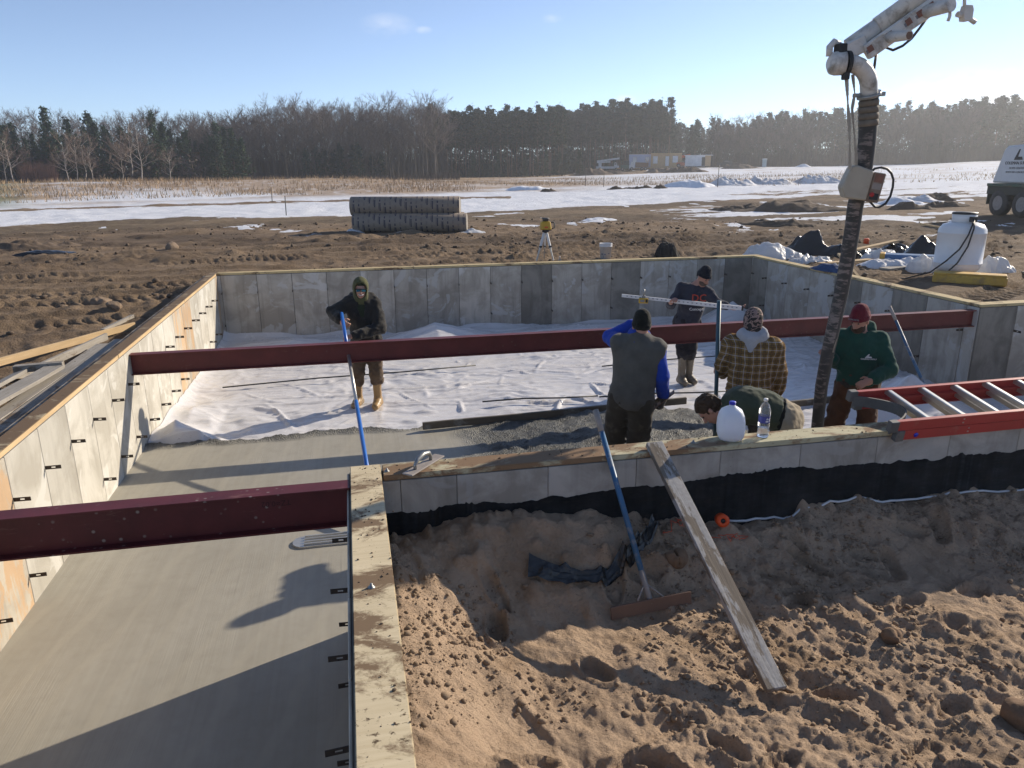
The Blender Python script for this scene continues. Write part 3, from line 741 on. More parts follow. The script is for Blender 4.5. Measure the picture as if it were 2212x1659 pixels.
Z = Z + tent(-2.2, 9.2, 0.36, 0.55, 0.30) + tent(-2.2, 10.1, 0.4, 0.5, 0.12) + tent(-1.9, 8.95, 0.3, 0.25, 0.20)
Z = Z + tent(6.6, 12.0, 1.2, 0.5, 0.06, 0.2) + tent(3.0, 12.8, 1.4, 0.3, 0.06, 0.1)
# the sheet turns up the walls a little
Z = Z + 0.16 * np.exp(-np.maximum(14.84 - Y, 0) / 0.12) * (0.6 + 0.6 * fbm(X * 1.2, X * 0, 84, 2)) * (X < 8.6) + 0.10 * np.exp(-np.maximum(X + 2.47, 0) / 0.1)
d_in = conc_edge(X, Y)
Z = np.where(d_in > 0, np.minimum(Z, -1.27 - 0.05 * sstep(0, 0.25, d_in)), Z)
V = np.stack([X, Y, Z], 1); fc = V[F].mean(1); fd = d_in[F].max(1)
keep = (fd < 0.35) & ((fc[:, 0] < 8.56) | (fc[:, 1] < 8.66))
dirty = np.clip(sstep(1.6, 0.0, -d_in), 0, 1)
V, F, dr = compact(V, F, keep, dirty)
me = mesh_np('plastic_sheet', V, F, MAT['plastic'], True)
a = me.attributes.new('dirty', 'FLOAT', 'POINT'); a.data.foreach_set('value', dr.astype(np.float32))
tag(put('plastic_sheet', me), 'crinkled white plastic vapour barrier spread over the foundation floor', 'plastic sheet')

# ------------------------------------------------------------------ foundation walls
_pm = {}
def panel_mesh(w, h, mat):
    k = (round(w, 3), round(h, 3), mat)
    if k not in _pm:
        mb = MB(); mb.box((0, -0.006, 0), (w, 0.014, h))
        me = mb.mesh('wall_panel', MAT[mat]); bm = bmesh.new(); bm.from_mesh(me)
        bmesh.ops.bevel(bm, geom=[e for e in bm.edges], offset=0.004, segments=1, affect='EDGES'); bm.to_mesh(me); bm.free()
        _pm[k] = me
    return _pm[k]
mb = MB()
for (z0, z1, x0, x1) in ((-0.015, -0.006, 0, 0.115), (0.006, 0.015, 0, 0.115), (-0.006, 0.006, 0, 0.045), (-0.006, 0.006, 0.075, 0.115)):
    mb.box((0, -(x0 + x1) / 2, (z0 + z1) / 2), (0.005, x1 - x0, z1 - z0))
TIE = mb.mesh('form_tie', MAT['tie'])
ZT, ZB = -0.042, -1.42
def wall(name, label, p0, heading, length, joints, pick, tie_x=(), side='in', thick=0.20, gap=0.007):
    """heading: direction of the wall's x axis; its face (y=0) looks towards -y; the body lies at +y"""
    w = thing(name, label, 'wall', (p0[0], p0[1], 0), heading)
    mb = MB(); mb.box((length / 2, 0.004 + (thick - 0.004) / 2, (ZT + ZB) / 2), (length, thick - 0.004, ZT - ZB))
    mb.build('core', MAT['conc_core'], w)
    js = [0.0] + [j for j in joints if 0.02 < j < length - 0.02] + [length]
    for i in range(len(js) - 1):
        pw = js[i + 1] - js[i] - gap
        o = put('wall_panel', panel_mesh(pw, ZT - ZB - 0.006, pick(i)), w, ((js[i] + js[i + 1]) / 2, 0.002 * random.random(), (ZT + ZB) / 2 - 0.002))
    for (tx, tz) in tie_x: put('form_tie', TIE, w, (tx, -0.012, tz), (0, random.uniform(-0.03, 0.03), random.uniform(-0.1, 0.1)))
    return w
def sill(w, spans, y0, y1, mat, dz=0.0):
    """planks bolted along the wall top, in the wall's own frame"""
    for (a, b) in spans:
        me = MB().box((0, 0, 0), (b - a - 0.004, y1 - y0, 0.038)).mesh('sill_plank', MAT[mat])
        bm = bmesh.new(); bm.from_mesh(me); bmesh.ops.bevel(bm, geom=list(bm.edges), offset=0.004, segments=2, affect='EDGES'); bm.to_mesh(me); bm.free()
        put('sill_plank', me, w, ((a + b) / 2, (y0 + y1) / 2, -0.0195 + dz + random.uniform(-0.0015, 0.0015)), (0, 0, random.uniform(-0.0008, 0.0008)))

# left wall: face looks to +x.  frame x axis runs along +y (heading 90 deg), face normal -y_local -> +x ; body to -x
LV0 = -5.0
lj = [5.54 + 0.605 * k - LV0 for k in range(-18, 17)]
ties = []
for j in lj:
    vv = j + LV0
    if 3.0 < vv < 14.6: ties += [(j, -0.375)] + ([(j, -0.99)] if vv > 3 else [])
def pick_left(i):
    vv = i * 0.605 + lj[0] + LV0
    return 'conc_orange' if (10.6 < vv < 11.7 or 3.4 < vv < 4.95 or vv > 14.2 or 8.75 < vv < 9.0) else 'conc_left'
wL = wall('foundation_wall', 'sunlit long left foundation wall with rows of black form ties and orange-stained panels', (-2.49, LV0), math.pi / 2, 19.86, lj, pick_left, ties)
sill(wL, [(0.0, 4.2), (4.2, 8.9), (8.9, 13.4), (13.4, 16.9), (16.9, 20.06)], 0.0, 0.135, 'sill_dirty')
MB().box((9.9, 0.17, -0.062), (19.9, 0.10, 0.05)).build('wall_ledge', MAT['conc_top'], wL)
for (a_, b_) in ((0.01, 4.19), (4.21, 8.89), (8.91, 13.39), (13.41, 16.89), (16.91, 19.8)): MB().box(((a_ + b_) / 2, -0.0035, -0.020), (b_ - a_, 0.005, 0.037)).build('plank_edge', MAT['lumber_new'], wL)

# back wall: face looks to -y
bj = [0.07 + 0.645 * k for k in range(0, 18)]
dark_b = {4: 'conc_back', 7: 'conc_dark', 10: 'conc_dark', 13: 'conc_dark', 16: 'conc_dark'}
bt = []
for k, j in enumerate(bj): bt += [(j, -0.375), (j, -0.99)] if k % 2 == 0 else [(j, -0.375)]
wB = wall('foundation_wall', 'shaded grey back foundation wall behind the workers', (-2.49, 14.862), 0.0, 11.06, bj, lambda i: 'conc_dark' if i in (10, 13, 17) else 'conc_back', bt)
sill(wB, [(0.0, 3.7), (3.7, 7.4), (7.4, 11.26)], -0.004, 0.19, 'sill')
# right wall: face looks to -x ; frame x axis runs along -y
rj = [0.62 + 0.76 * k for k in range(0, 8)]
rt = [(j, z) for k, j in enumerate(rj) for z in ((-0.4,) if k % 2 else (-0.4, -0.98))]
wR = wall('foundation_wall', 'receding right foundation wall leading from the back corner to the step', (8.57, 14.862), -math.pi / 2, 6.16, rj, lambda i: 'conc_dark' if i in (0, 4, 6) else 'conc_back', rt)
sill(wR, [(0.002, 3.0), (3.0, 5.96)], -0.006, 0.19, 'sill')
# step wall running out of the frame at the right
wS = wall('foundation_wall', 'short foundation wall stepping out of frame at far right', (8.572, 8.70), 0.0, 4.9, [0.62, 1.24, 1.86, 2.5, 3.1, 3.7], lambda i: 'conc_back' if i % 2 else 'conc_dark', [(0.62, -0.4), (1.24, -0.98)])
sill(wS, [(0.0, 2.6), (2.6, 4.9)], -0.006, 0.19, 'sill')
wE = wall('foundation_wall', 'foundation wall closing the pit beyond the right edge', (13.3, 8.70), -math.pi / 2, 4.1, [0.6, 1.2, 1.8, 2.4, 3.0], lambda i: 'conc_back')
# front wall: visible face is its outside, looking to -y
fj = [0.12 + 0.0, 0.487, 1.109] + [1.109 + 0.632 * k for k in range(1, 19)]
wF = wall('foundation_wall', 'front foundation wall with black tar coating and weathered plank on top', (0.1, 4.515), 0.0, 13.2, fj, lambda i: 'conc_front' if i not in (9, 10) else 'conc_back', gap=0.003)
sill(wF, [(0.012, 3.85), (3.85, 8.4), (8.4, 13.2)], -0.018, 0.176, 'sill_front')
# tar coat with a ragged upper edge
n = 1600; xs = np.linspace(0.012, 13.1, n)
top = -0.262 + 0.016 * fbm(xs * 1.1, xs * 0, 3, 3) + 0.012 * fbm(xs * 7, xs * 0, 4, 4, 0.65) + 0.020 * np.maximum(vnoise(xs * 55, xs * 0, None, 5) - 0.1, 0) * sstep(-0.2, 0.5, vnoise(xs * 2.3, xs * 0, None, 6)) - 0.03 * np.exp(-((xs - 0.25) / 0.15) ** 2) + 0.02 * np.exp(-((xs - 2.9) / 0.3) ** 2)
V = np.concatenate([np.stack([xs, np.full(n, -0.0165), top], 1), np.stack([xs, np.full(n, -0.0165), np.full(n, -1.40)], 1), np.stack([xs, np.full(n, -0.004), top - 0.002], 1)])
i = np.arange(n - 1)
F = np.concatenate([np.stack([n + i, n + i + 1, i + 1, i], 1), np.stack([i, i + 1, 2 * n + i + 1, 2 * n + i], 1)])
put('tar_coating', mesh_np('tar_coating', V, F, MAT['tar']), wF)
# inside face of the front wall
mbi = MB()
for k in range(20): mbi.box((0.45 + 0.61 * k, 0.2045, (ZT + ZB) / 2), (0.603, 0.006, ZT - ZB - 0.01))
mbi.build('inner_face', MAT['conc_back'], wF)
# bit of white foam strip showing where the sand meets the tar
foam = [(2.55 + 0.1 * k, 4.455, 0) for k in range(32)]
# near wall the photographer stands on: face looks to -x
nj = [0.3 + 0.605 * k for k in range(0, 20)]
wN = wall('foundation_wall', 'near foundation wall under the wide dirt-specked plank in the foreground', (-0.105, 4.70), -math.pi / 2, 12.0, nj, lambda i: 'conc_left', [(j, z) for j in nj[:8] for z in (-0.375, -0.99)], thick=0.205)
sill(wN, [(0.0, 4.9), (4.9, 12.0)], 0.012, 0.208, 'sill_near', 0.002)

# ------------------------------------------------------------------ steel beams
def beam(name, label, x0, x1, y, ztop, h, bf, mat, tf=0.011):
    b = thing(name, label, 'beam', ((x0 + x1) / 2, y, ztop))
    L = x1 - x0
    put('top_flange', MB().box((0, 0, -tf / 2), (L, bf, tf)).mesh('top_flange', mat), b)
    put('bottom_flange', MB().box((0, 0, -h + tf / 2), (L, bf, tf)).mesh('bottom_flange', mat), b)
    put('web', MB().box((0, 0, -h / 2), (L, 0.008, h - 2 * tf)).mesh('web', mat), b)
    return b
beam('steel_beam', 'long dark red steel beam spanning the foundation between left and right walls', -2.55, 8.60, 8.79, -0.085, 0.235, 0.11, MAT['steel_red'])
b2 = beam('steel_beam', 'nearer dark red steel beam splattered with concrete, ending at the wide plank', -2.56, -0.10, 4.44, -0.01, 0.262, 0.13, MAT['steel_red2'])
text_mesh('TZ=0.02', 0.05, MAT['chalk'], 'chalk_mark', b2, (0.78, -0.0055, -0.085), (R(90), R(180), 0), depth=0.0005)
# ------------------------------------------------------------------ bodies: smooth-blended distance fields meshed as one surface
def nrm(v): v = np.asarray(v, float); return v / max(np.linalg.norm(v), 1e-9)
def A3(*p): return np.array(p, float)
def cone(a, b, ra, rb=None, k=0.03): return ('c', A3(*a), A3(*b), ra, ra if rb is None else rb, k)
def ell(c, axes, rad, k=0.03): return ('e', A3(*c), np.array(axes, float), A3(*rad), 0, k)
def cut_e(c, axes, rad, k=0.01): return ('x', A3(*c), np.array(axes, float), A3(*rad), 0, k)
def plane(p, n): return ('p', A3(*p), nrm(n), 0, 0, 0)          # keeps the side the normal points away from
def grow(prims, g): return [(q[0], q[1], q[2], q[3] + g, q[4] + g if q[0] == 'c' else q[4], q[5]) if q[0] in 'ce' else q for q in prims]
def sdf_mesh(prims, res, name, mat, parent, noise=None):
    pts = []
    for q in prims:
        if q[0] == 'c': rr = max(q[3], q[4]); pts += [q[1] - rr, q[1] + rr, q[2] - rr, q[2] + rr]
        elif q[0] == 'e':
            rr = np.abs(q[2].T) @ np.abs(q[3]); pts += [q[1] - rr, q[1] + rr]
    lo = np.min(pts, 0) - 3 * res; hi = np.max(pts, 0) + 3 * res
    n = np.ceil((hi - lo) / res).astype(int) + 1
    D = np.full(n, 1.0, dtype=np.float32)
    ax = [lo[i] + res * np.arange(n[i]) for i in range(3)]
    for q in prims:
        if q[0] == 'p':
            P = (ax[0][:, None, None] - q[1][0]) * q[2][0] + (ax[1][None, :, None] - q[1][1]) * q[2][1] + (ax[2][None, None, :] - q[1][2]) * q[2][2]
            D = np.maximum(D, P.astype(np.float32)); continue
        if q[0] == 'c': m = max(q[3], q[4]) + q[5] + 3 * res; a, b = np.minimum(q[1], q[2]) - m, np.maximum(q[1], q[2]) + m
        else:
            rr = np.abs(q[2].T) @ np.abs(q[3]) + q[5] + 3 * res; a, b = q[1] - rr, q[1] + rr
        i0 = np.clip(np.floor((a - lo) / res).astype(int), 0, n); i1 = np.clip(np.ceil((b - lo) / res).astype(int) + 1, 0, n)
        if np.any(i1 <= i0): continue
        sl = tuple(slice(i0[i], i1[i]) for i in range(3))
        x, y, z = ax[0][sl[0]][:, None, None], ax[1][sl[1]][None, :, None], ax[2][sl[2]][None, None, :]
        if q[0] == 'c':
            d = q[2] - q[1]; L = max(d @ d, 1e-9)
            px, py, pz = x - q[1][0], y - q[1][1], z - q[1][2]
            t = np.clip((px * d[0] + py * d[1] + pz * d[2]) / L, 0, 1)
            dist = np.sqrt((px - t * d[0]) ** 2 + (py - t * d[1]) ** 2 + (pz - t * d[2]) ** 2) - (q[3] + (q[4] - q[3]) * t)
        else:
            px, py, pz = x - q[1][0], y - q[1][1], z - q[1][2]
            M = q[2]; r = q[3]
            c = [px * M[i][0] + py * M[i][1] + pz * M[i][2] for i in range(3)]
            k0 = np.sqrt(sum((c[i] / r[i]) ** 2 for i in range(3))); k1 = np.sqrt(sum((c[i] / r[i] ** 2) ** 2 for i in range(3)))
            dist = k0 * (k0 - 1) / np.maximum(k1, 1e-6)
        B = D[sl]; k = max(q[5], 1e-4)
        if q[0] == 'x':
            h = np.clip(0.5 - 0.5 * (B + dist) / k, 0, 1); D[sl] = B * (1 - h) + (-dist) * h + k * h * (1 - h)
        else:
            h = np.clip(0.5 + 0.5 * (B - dist) / k, 0, 1); D[sl] = B * (1 - h) + dist * h - k * h * (1 - h)
    if noise is not None:
        amp, fr, seed = noise
        near = np.abs(D) < 0.05
        ii = np.nonzero(near); P = [ax[i][ii[i]] for i in range(3)]
        w = vnoise(P[0] * fr, P[1] * fr, P[2] * fr * 0.7, seed) + 0.5 * vnoise(P[0] * fr * 2.3, P[1] * fr * 2.3, P[2] * fr * 2.9, seed + 5)
        D[ii] += (amp * w).astype(np.float32)
    # surface nets
    S = D < 0
    c8 = [D[i:n[0] - 1 + i, j:n[1] - 1 + j, k:n[2] - 1 + k] for i in (0, 1) for j in (0, 1) for k in (0, 1)]
    s8 = [c < 0 for c in c8]; cnt = sum(s.astype(np.int8) for s in s8)
    act = (cnt > 0) & (cnt < 8); idx = np.full(act.shape, -1, dtype=np.int64); ac = np.argwhere(act); idx[act] = np.arange(len(ac))
    vals = np.stack([c[act] for c in c8], 1)
    off = np.array([(i, j, k) for i in (0, 1) for j in (0, 1) for k in (0, 1)], float)
    acc = np.zeros((len(ac), 3)); num = np.zeros(len(ac))
    for a in range(8):
        for b in range(a + 1, 8):
            if np.abs(off[a] - off[b]).sum() != 1: continue
            va, vb = vals[:, a], vals[:, b]; m = (va < 0) != (vb < 0)
            t = np.where(m, va / np.where(m, va - vb, 1), 0)
            acc += np.where(m[:, None], off[a] + t[:, None] * (off[b] - off[a]), 0); num += m
    V = lo + (ac + acc / num[:, None]) * res
    Fs = []
    for d in range(3):
        s0 = [slice(None)] * 3; s1 = [slice(None)] * 3; s0[d] = slice(0, -1); s1[d] = slice(1, None)
        ch = S[tuple(s0)] != S[tuple(s1)]
        e = np.argwhere(ch); o1, o2 = (d + 1) % 3, (d + 2) % 3
        ok = (e[:, o1] > 0) & (e[:, o2] > 0) & (e[:, o1] < n[o1] - 1) & (e[:, o2] < n[o2] - 1); e = e[ok]
        if not len(e): continue
        u1 = np.zeros(3, int); u1[o1] = 1; u2 = np.zeros(3, int); u2[o2] = 1
        g = lambda q: idx[q[:, 0], q[:, 1], q[:, 2]]
        q4 = np.stack([g(e - u1 - u2), g(e - u2), g(e), g(e - u1)], 1)
        inside = S[e[:, 0], e[:, 1], e[:, 2]]
        q4 = np.where(inside[:, None], q4, q4[:, ::-1]); Fs.append(q4)
    Fs = np.concatenate(Fs); Fs = Fs[(Fs >= 0).all(1)]
    me = mesh_np(name, V, Fs, mat, True)
    return put(name, me, parent)

def hand_prims(wr, d, pn, curl=0.5, thumb=1, sc=1.0):
    """wr wrist, d hand direction, pn palm normal (towards what it grips); thumb=+1/-1 side along d x pn"""
    wr = A3(*wr); d = nrm(d); pn = nrm(np.array(pn) - np.dot(pn, d) * d); w = np.cross(d, pn)
    P = [ell(wr + d * 0.052 * sc, [w, pn, d], (0.043 * sc, 0.018 * sc, 0.055 * sc), 0.012), cone(wr, wr + d * 0.03, 0.028 * sc, 0.03 * sc, 0.015)]
    for i, (o, L) in enumerate(((-0.031, 0.85), (-0.0105, 1.0), (0.0105, 0.95), (0.031, 0.75))):
        p = wr + d * 0.095 * sc + w * o * thumb * -1 * sc; ang = 0.15 + 0.05 * i
        for seg, (ln, r0, r1) in enumerate(((0.044, 0.0105, 0.0098), (0.028, 0.0098, 0.009), (0.022, 0.009, 0.0078))):
            ang += curl * (0.7 + 0.35 * seg)
            q = p + (d * math.cos(ang) + pn * math.sin(ang)) * ln * L * sc
            P.append(cone(p, q, r0 * sc, r1 * sc, 0.003)); p = q
    p = wr + d * 0.035 * sc + w * 0.034 * thumb * sc
    q = p + (d * 0.55 + w * 0.7 * thumb + pn * 0.45) * 0.045 * sc; P.append(cone(p, q, 0.0135 * sc, 0.0115 * sc, 0.008))
    P.append(cone(q, q + (d * 0.8 + w * 0.1 * thumb + pn * (0.4 + 0.5 * curl)) * 0.036 * sc, 0.0115 * sc, 0.009 * sc, 0.003))
    return P
def head_prims(c, f, up):
    f = nrm(f); up = nrm(np.array(up) - np.dot(up, f) * f); s = np.cross(f, up); c = A3(*c); M = [s, f, up]
    P = [ell(c + up * 0.035 - f * 0.008, M, (0.076, 0.097, 0.094), 0.03), ell(c - up * 0.045 + f * 0.022, M, (0.060, 0.070, 0.075), 0.03),
         ell(c - up * 0.088 + f * 0.055, M, (0.030, 0.026, 0.024), 0.02),
         cone(c + f * 0.090 + up * 0.012, c + f * 0.112 - up * 0.030, 0.009, 0.0145, 0.010),
         cone(c + f * 0.084 + up * 0.028 - s * 0.04, c + f * 0.084 + up * 0.028 + s * 0.04, 0.012, 0.012, 0.014),
         cone(c + f * 0.088 - up * 0.058 - s * 0.018, c + f * 0.088 - up * 0.058 + s * 0.018, 0.009, 0.009, 0.010)]
    for k in (-1, 1):
        P.append(ell(c + s * 0.078 * k - f * 0.005 - up * 0.008, M, (0.011, 0.02, 0.031), 0.006))
        P.append(cut_e(c + f * 0.100 + up * 0.008 + s * 0.032 * k, M, (0.017, 0.016, 0.010), 0.010))
    P.append(cut_e(c + f * 0.103 - up * 0.058, M, (0.024, 0.012, 0.003), 0.004))
    return P, c, f, up, s
def frame_torso(J):
    ax = nrm(A3(*J['neck']) - A3(*J['pel'])); sd = nrm(A3(*J['shR']) - A3(*J['shL'])); sd = nrm(sd - np.dot(sd, ax) * ax)
    fw = np.cross(ax, sd)
    if np.dot(fw, J['face']) < 0: fw = -fw
    return ax, sd, fw
def torso_prims(J):
    ax, sd, fw = frame_torso(J); p, nk = A3(*J['pel']), A3(*J['neck']); L = np.linalg.norm(nk - p); M = [sd, fw, ax]
    bend = J.get('bend', 0.0)
    at = lambda t: p + (nk - p) * t - fw * bend * math.sin(math.pi * t)
    bl = J.get('bulk', 1.0)
    P = [ell(at(0.02), M, (0.168 * bl, 0.118 * bl, 0.12), 0.05), ell(at(0.30), M, (0.150 * bl, 0.108 * bl, 0.15), 0.06), ell(at(0.62), M, (0.165 * bl, 0.115 * bl, 0.20), 0.06),
         cone(J['shL'], J['shR'], 0.062, 0.062, 0.06), cone(at(0.86), A3(*nk), 0.085, 0.06, 0.06)]
    return P
def arm_prims(J, s, stop=0.0, r=(0.056, 0.046, 0.042, 0.030)):
    sh, el, wr = A3(*J['sh' + s]), A3(*J['el' + s]), A3(*J['wr' + s])
    we = wr - nrm(wr - el) * stop
    return [cone(sh, el, r[0], r[1], 0.03), cone(el, we, r[2], r[3], 0.02)]
def leg_prims(J, s, r=(0.090, 0.064, 0.060, 0.042)):
    ax, sd, fw = frame_torso(J); k = -1 if s == 'L' else 1
    hp = A3(*J.get('hip' + s, A3(*J['pel']) + sd * 0.09 * k - ax * 0.03))
    return [cone(hp, J['kn' + s], r[0], r[1], 0.04), cone(J['kn' + s], J['an' + s], r[2], r[3], 0.03)]
def foot_prims(J, s, r=0.042):
    an, to = A3(*J['an' + s]), A3(*J['toe' + s])
    hl = an - nrm((to - an) * A3(1, 1, 0)) * 0.05
    hl[2] = to[2]
    return [cone(an, hl, r, r * 0.95, 0.02), cone(hl, to, r * 0.95, r * 0.9, 0.03), cone(an, (an + to) / 2, r * 1.05, r, 0.03)]

def skin_mat(name, c):
    t = NT(name); v = t.tc('Object'); n = t.noise(v, 26, 4)
    t.set('Base Color', t.mix(n, c, tuple(x * 0.8 for x in c))); t.set('Roughness', 0.55); t.set('Subsurface Weight', 0.08); t.set('Subsurface Radius', (0.01, 0.004, 0.002))
    return t.m
def cloth(name, c, c2=None, dirt=None, damt=0.35, rough=0.92, fs=9, bs=55):
    t = NT(name); v = t.tc('Object'); n = t.noise(v, fs, 5, 0.6)
    col = t.mix(t.ramp(n, [(0.35, 0), (0.7, 1)]), c, c2 or tuple(x * 0.65 for x in c))
    if dirt: col = t.mix(t.ramp(t.noise(v, 5, 6, 0.7), [(1 - damt - 0.08, 0), (1 - damt + 0.1, 0.85)]), col, dirt)
    t.set('Base Color', col); t.set('Roughness', rough); t.set('Specular IOR Level', 0.15); t.set('Sheen Weight', 0.12)
    b = t.bump(t.noise(v, bs / 3.5, 4, 0.6, 0.8), 0.5, 0.012); t.bump(t.noise(v, bs * 3, 2), 0.15, 0.002, b)
    return t.m
MAT['skin'] = skin_mat('skin', (0.46, 0.24, 0.17)); MAT['skin2'] = skin_mat('skin2', (0.42, 0.21, 0.15))
MAT['olive'] = cloth('olive', (0.10, 0.10, 0.045)); MAT['olive_dk'] = cloth('olive_dk', (0.035, 0.045, 0.025))
MAT['jacket_blk'] = cloth('jacket_blk', (0.022, 0.021, 0.020), (0.035, 0.032, 0.028), (0.075, 0.062, 0.048), 0.36)
MAT['pants_brown'] = cloth('pants_brown', (0.125, 0.085, 0.055), (0.08, 0.055, 0.036), (0.20, 0.16, 0.12), 0.38)
MAT['boots_tan'] = simple('boots_tan', (0.36, 0.22, 0.085), (0.28, 0.165, 0.065), 5, 0.42, dirt=(0.20, 0.18, 0.14), damt=0.42)
MAT['boots_mud'] = simple('boots_mud', (0.17, 0.14, 0.10), (0.11, 0.09, 0.065), 5, 0.5, dirt=(0.24, 0.22, 0.18), damt=0.42)
MAT['boots_blk'] = simple('boots_blk', (0.02, 0.02, 0.02), None, 5, 0.4, dirt=(0.16, 0.15, 0.13), damt=0.36)
MAT['tee_navy'] = cloth('tee_navy', (0.035, 0.038, 0.055), (0.025, 0.027, 0.04)); MAT['pants_navy'] = cloth('pants_navy', (0.018, 0.018, 0.026))
MAT['hat_navy'] = cloth('hat_navy', (0.010, 0.013, 0.022), fs=30, bs=120); MAT['hat_blk'] = cloth('hat_blk', (0.010, 0.012, 0.010), fs=30, bs=120)
MAT['vest'] = cloth('vest', (0.10, 0.094, 0.083), (0.075, 0.07, 0.062), (0.14, 0.125, 0.105), 0.3); MAT['royal'] = cloth('royal', (0.016, 0.055, 0.36), (0.012, 0.04, 0.28))
MAT['pants_mud'] = cloth('pants_mud', (0.055, 0.045, 0.032), (0.038, 0.032, 0.024), (0.13, 0.11, 0.085), 0.38)
MAT['glove'] = cloth('glove', (0.16, 0.14, 0.12), (0.05, 0.045, 0.04)); MAT['grey_hood'] = cloth('grey_hood', (0.40, 0.40, 0.42), (0.33, 0.33, 0.35))
MAT['green_hood'] = cloth('green_hood', (0.010, 0.062, 0.046), (0.007, 0.045, 0.034)); MAT['maroon'] = cloth('maroon', (0.14, 0.012, 0.026), (0.10, 0.009, 0.019), fs=30, bs=120)
MAT['pants_rust'] = cloth('pants_rust', (0.085, 0.038, 0.020), (0.055, 0.026, 0.014)); MAT['green_tee'] = cloth('green_tee', (0.050, 0.062, 0.040), (0.038, 0.047, 0.030))
MAT['khaki'] = cloth('khaki', (0.32, 0.27, 0.19), (0.24, 0.20, 0.14)); MAT['hair_brown'] = cloth('hair_brown', (0.055, 0.030, 0.016), (0.025, 0.014, 0.008), rough=0.6, fs=40, bs=60)
MAT['beard'] = cloth('beard', (0.06, 0.035, 0.022), rough=0.8, fs=50, bs=80); MAT['stubble'] = cloth('stubble', (0.10, 0.065, 0.05), rough=0.8, fs=50, bs=80)
MAT['lens'] = simple('lens', (0.02, 0.16, 0.30), (0.04, 0.30, 0.40), 20, 0.08, metal=0.6); MAT['eye'] = simple('eye', (0.03, 0.02, 0.015), None, 8, 0.3)
t = NT('camo_hat'); v = t.tc('Object'); n = t.noise(v, 16, 3, 0.5, 1.0)
t.set('Base Color', t.ramp(n, [(0.46, (0.012, 0.012, 0.014)), (0.49, (0.26, 0.17, 0.14)), (0.56, (0.30, 0.20, 0.17)), (0.58, (0.02, 0.018, 0.018))])); t.set('Roughness', 0.9); MAT['camo'] = t.m
t = NT('plaid'); v = t.tc('Object'); wv = t.n.new('ShaderNodeVectorMath'); wv.operation = 'ADD'
nn = t.n.new('ShaderNodeTexNoise'); t.l.new(v, nn.inputs['Vector']); nn.inputs['Scale'].default_value = 5.0
sc = t.n.new('ShaderNodeVectorMath'); sc.operation = 'SCALE'; t.l.new(nn.outputs['Color'], sc.inputs[0]); sc.inputs['Scale'].default_value = 0.03
t.l.new(v, wv.inputs[0]); t.l.new(sc.outputs[0], wv.inputs[1]); xx, yy, zz = t.sep(wv.outputs[0])
def fr(s, off=0.0): return t.math('FRACT', t.math('ADD', t.math('MULTIPLY', s, 13.5), off))
X1, Z1 = fr(t.math('ADD', xx, t.math('MULTIPLY', yy, 0.5))), fr(zz, 0.3)
dark = lambda f: t.ramp(f, [(0.0, 1), (0.34, 1), (0.40, 0), (0.94, 0), (1.0, 1)])
line = lambda f: t.ramp(f, [(0.62, 0), (0.65, 1), (0.69, 1), (0.72, 0)])
thin = lambda f: t.ramp(f, [(0.15, 0), (0.17, 1), (0.20, 1), (0.22, 0)])
col = t.mix(t.math('MULTIPLY', dark(X1), 0.65), (0.24, 0.15, 0.055), (0.065, 0.045, 0.03))
col = t.mix(t.math('MULTIPLY', dark(Z1), 0.65), col, (0.065, 0.045, 0.03))
col = t.mix(t.math('MULTIPLY', line(X1), 0.65), col, (0.42, 0.42, 0.46)); col = t.mix(t.math('MULTIPLY', line(Z1), 0.65), col, (0.42, 0.42, 0.46))
col = t.mix(t.math('MULTIPLY', thin(X1), 0.6), col, (0.25, 0.12, 0.02)); col = t.mix(t.math('MULTIPLY', thin(Z1), 0.6), col, (0.25, 0.12, 0.02))
t.set('Base Color', col); t.set('Roughness', 0.95); t.set('Specular IOR Level', 0.1); t.bump(t.noise(v, 18, 4, 0.6, 0.8), 0.5, 0.012); MAT['plaid'] = t.m

def eyes(o, hd):
    p, c, f, up, s = hd
    for k in (-1, 1):
        mb = MB(); q = c + f * 0.0855 + up * 0.008 + s * 0.032 * k
        mb.lathe([(0.0, -0.009), (0.008, -0.005), (0.010, 0), (0.008, 0.005), (0.0, 0.009)], q, 8); mb.build('eye', MAT['eye'], o)
def beanie(o, hd, mat, lift=0.02, tall=0.03, cuff=0.022):
    p, c, f, up, s = hd; M = [s, f, up]
    ax = nrm(up - f * 0.18)
    pr = [ell(c + up * 0.045 - f * 0.008, M, (0.090, 0.112, 0.108), 0.03), ell(c + up * (0.10 + tall) - f * 0.018, M, (0.06, 0.075, 0.05), 0.04), plane(c + up * lift, -ax)]
    h = sdf_mesh(pr, 0.007, 'knit_hat', mat, o, (0.004, 30, 3))
    pr = [ell(c + up * 0.045 - f * 0.008, M, (0.096, 0.118, 0.112), 0.03), plane(c + up * lift, -ax), plane(c + up * (lift + 0.05), ax)]
    sdf_mesh(pr, 0.007, 'cuff', mat, h, (0.003, 40, 4)); return h
def rubber_boots(o, J, mat, top=0.33, r=0.064):
    for s in 'LR':
        kn, an = A3(*J['kn' + s]), A3(*J['an' + s]); L = np.linalg.norm(kn - an); tp = an + (kn - an) * min(top / L, 0.95)
        pr = [cone(tp, an, r, r * 0.82, 0.03)] + [(q[0], q[1], q[2], q[3] + 0.012, q[4] + 0.012, q[5]) for q in foot_prims(J, s)] + [plane((0, 0, A3(*J['toe' + s])[2] - 0.045), (0, 0, -1))]
        sdf_mesh(pr, 0.009, 'rubber_boot', mat, o, (0.003, 16, 7))

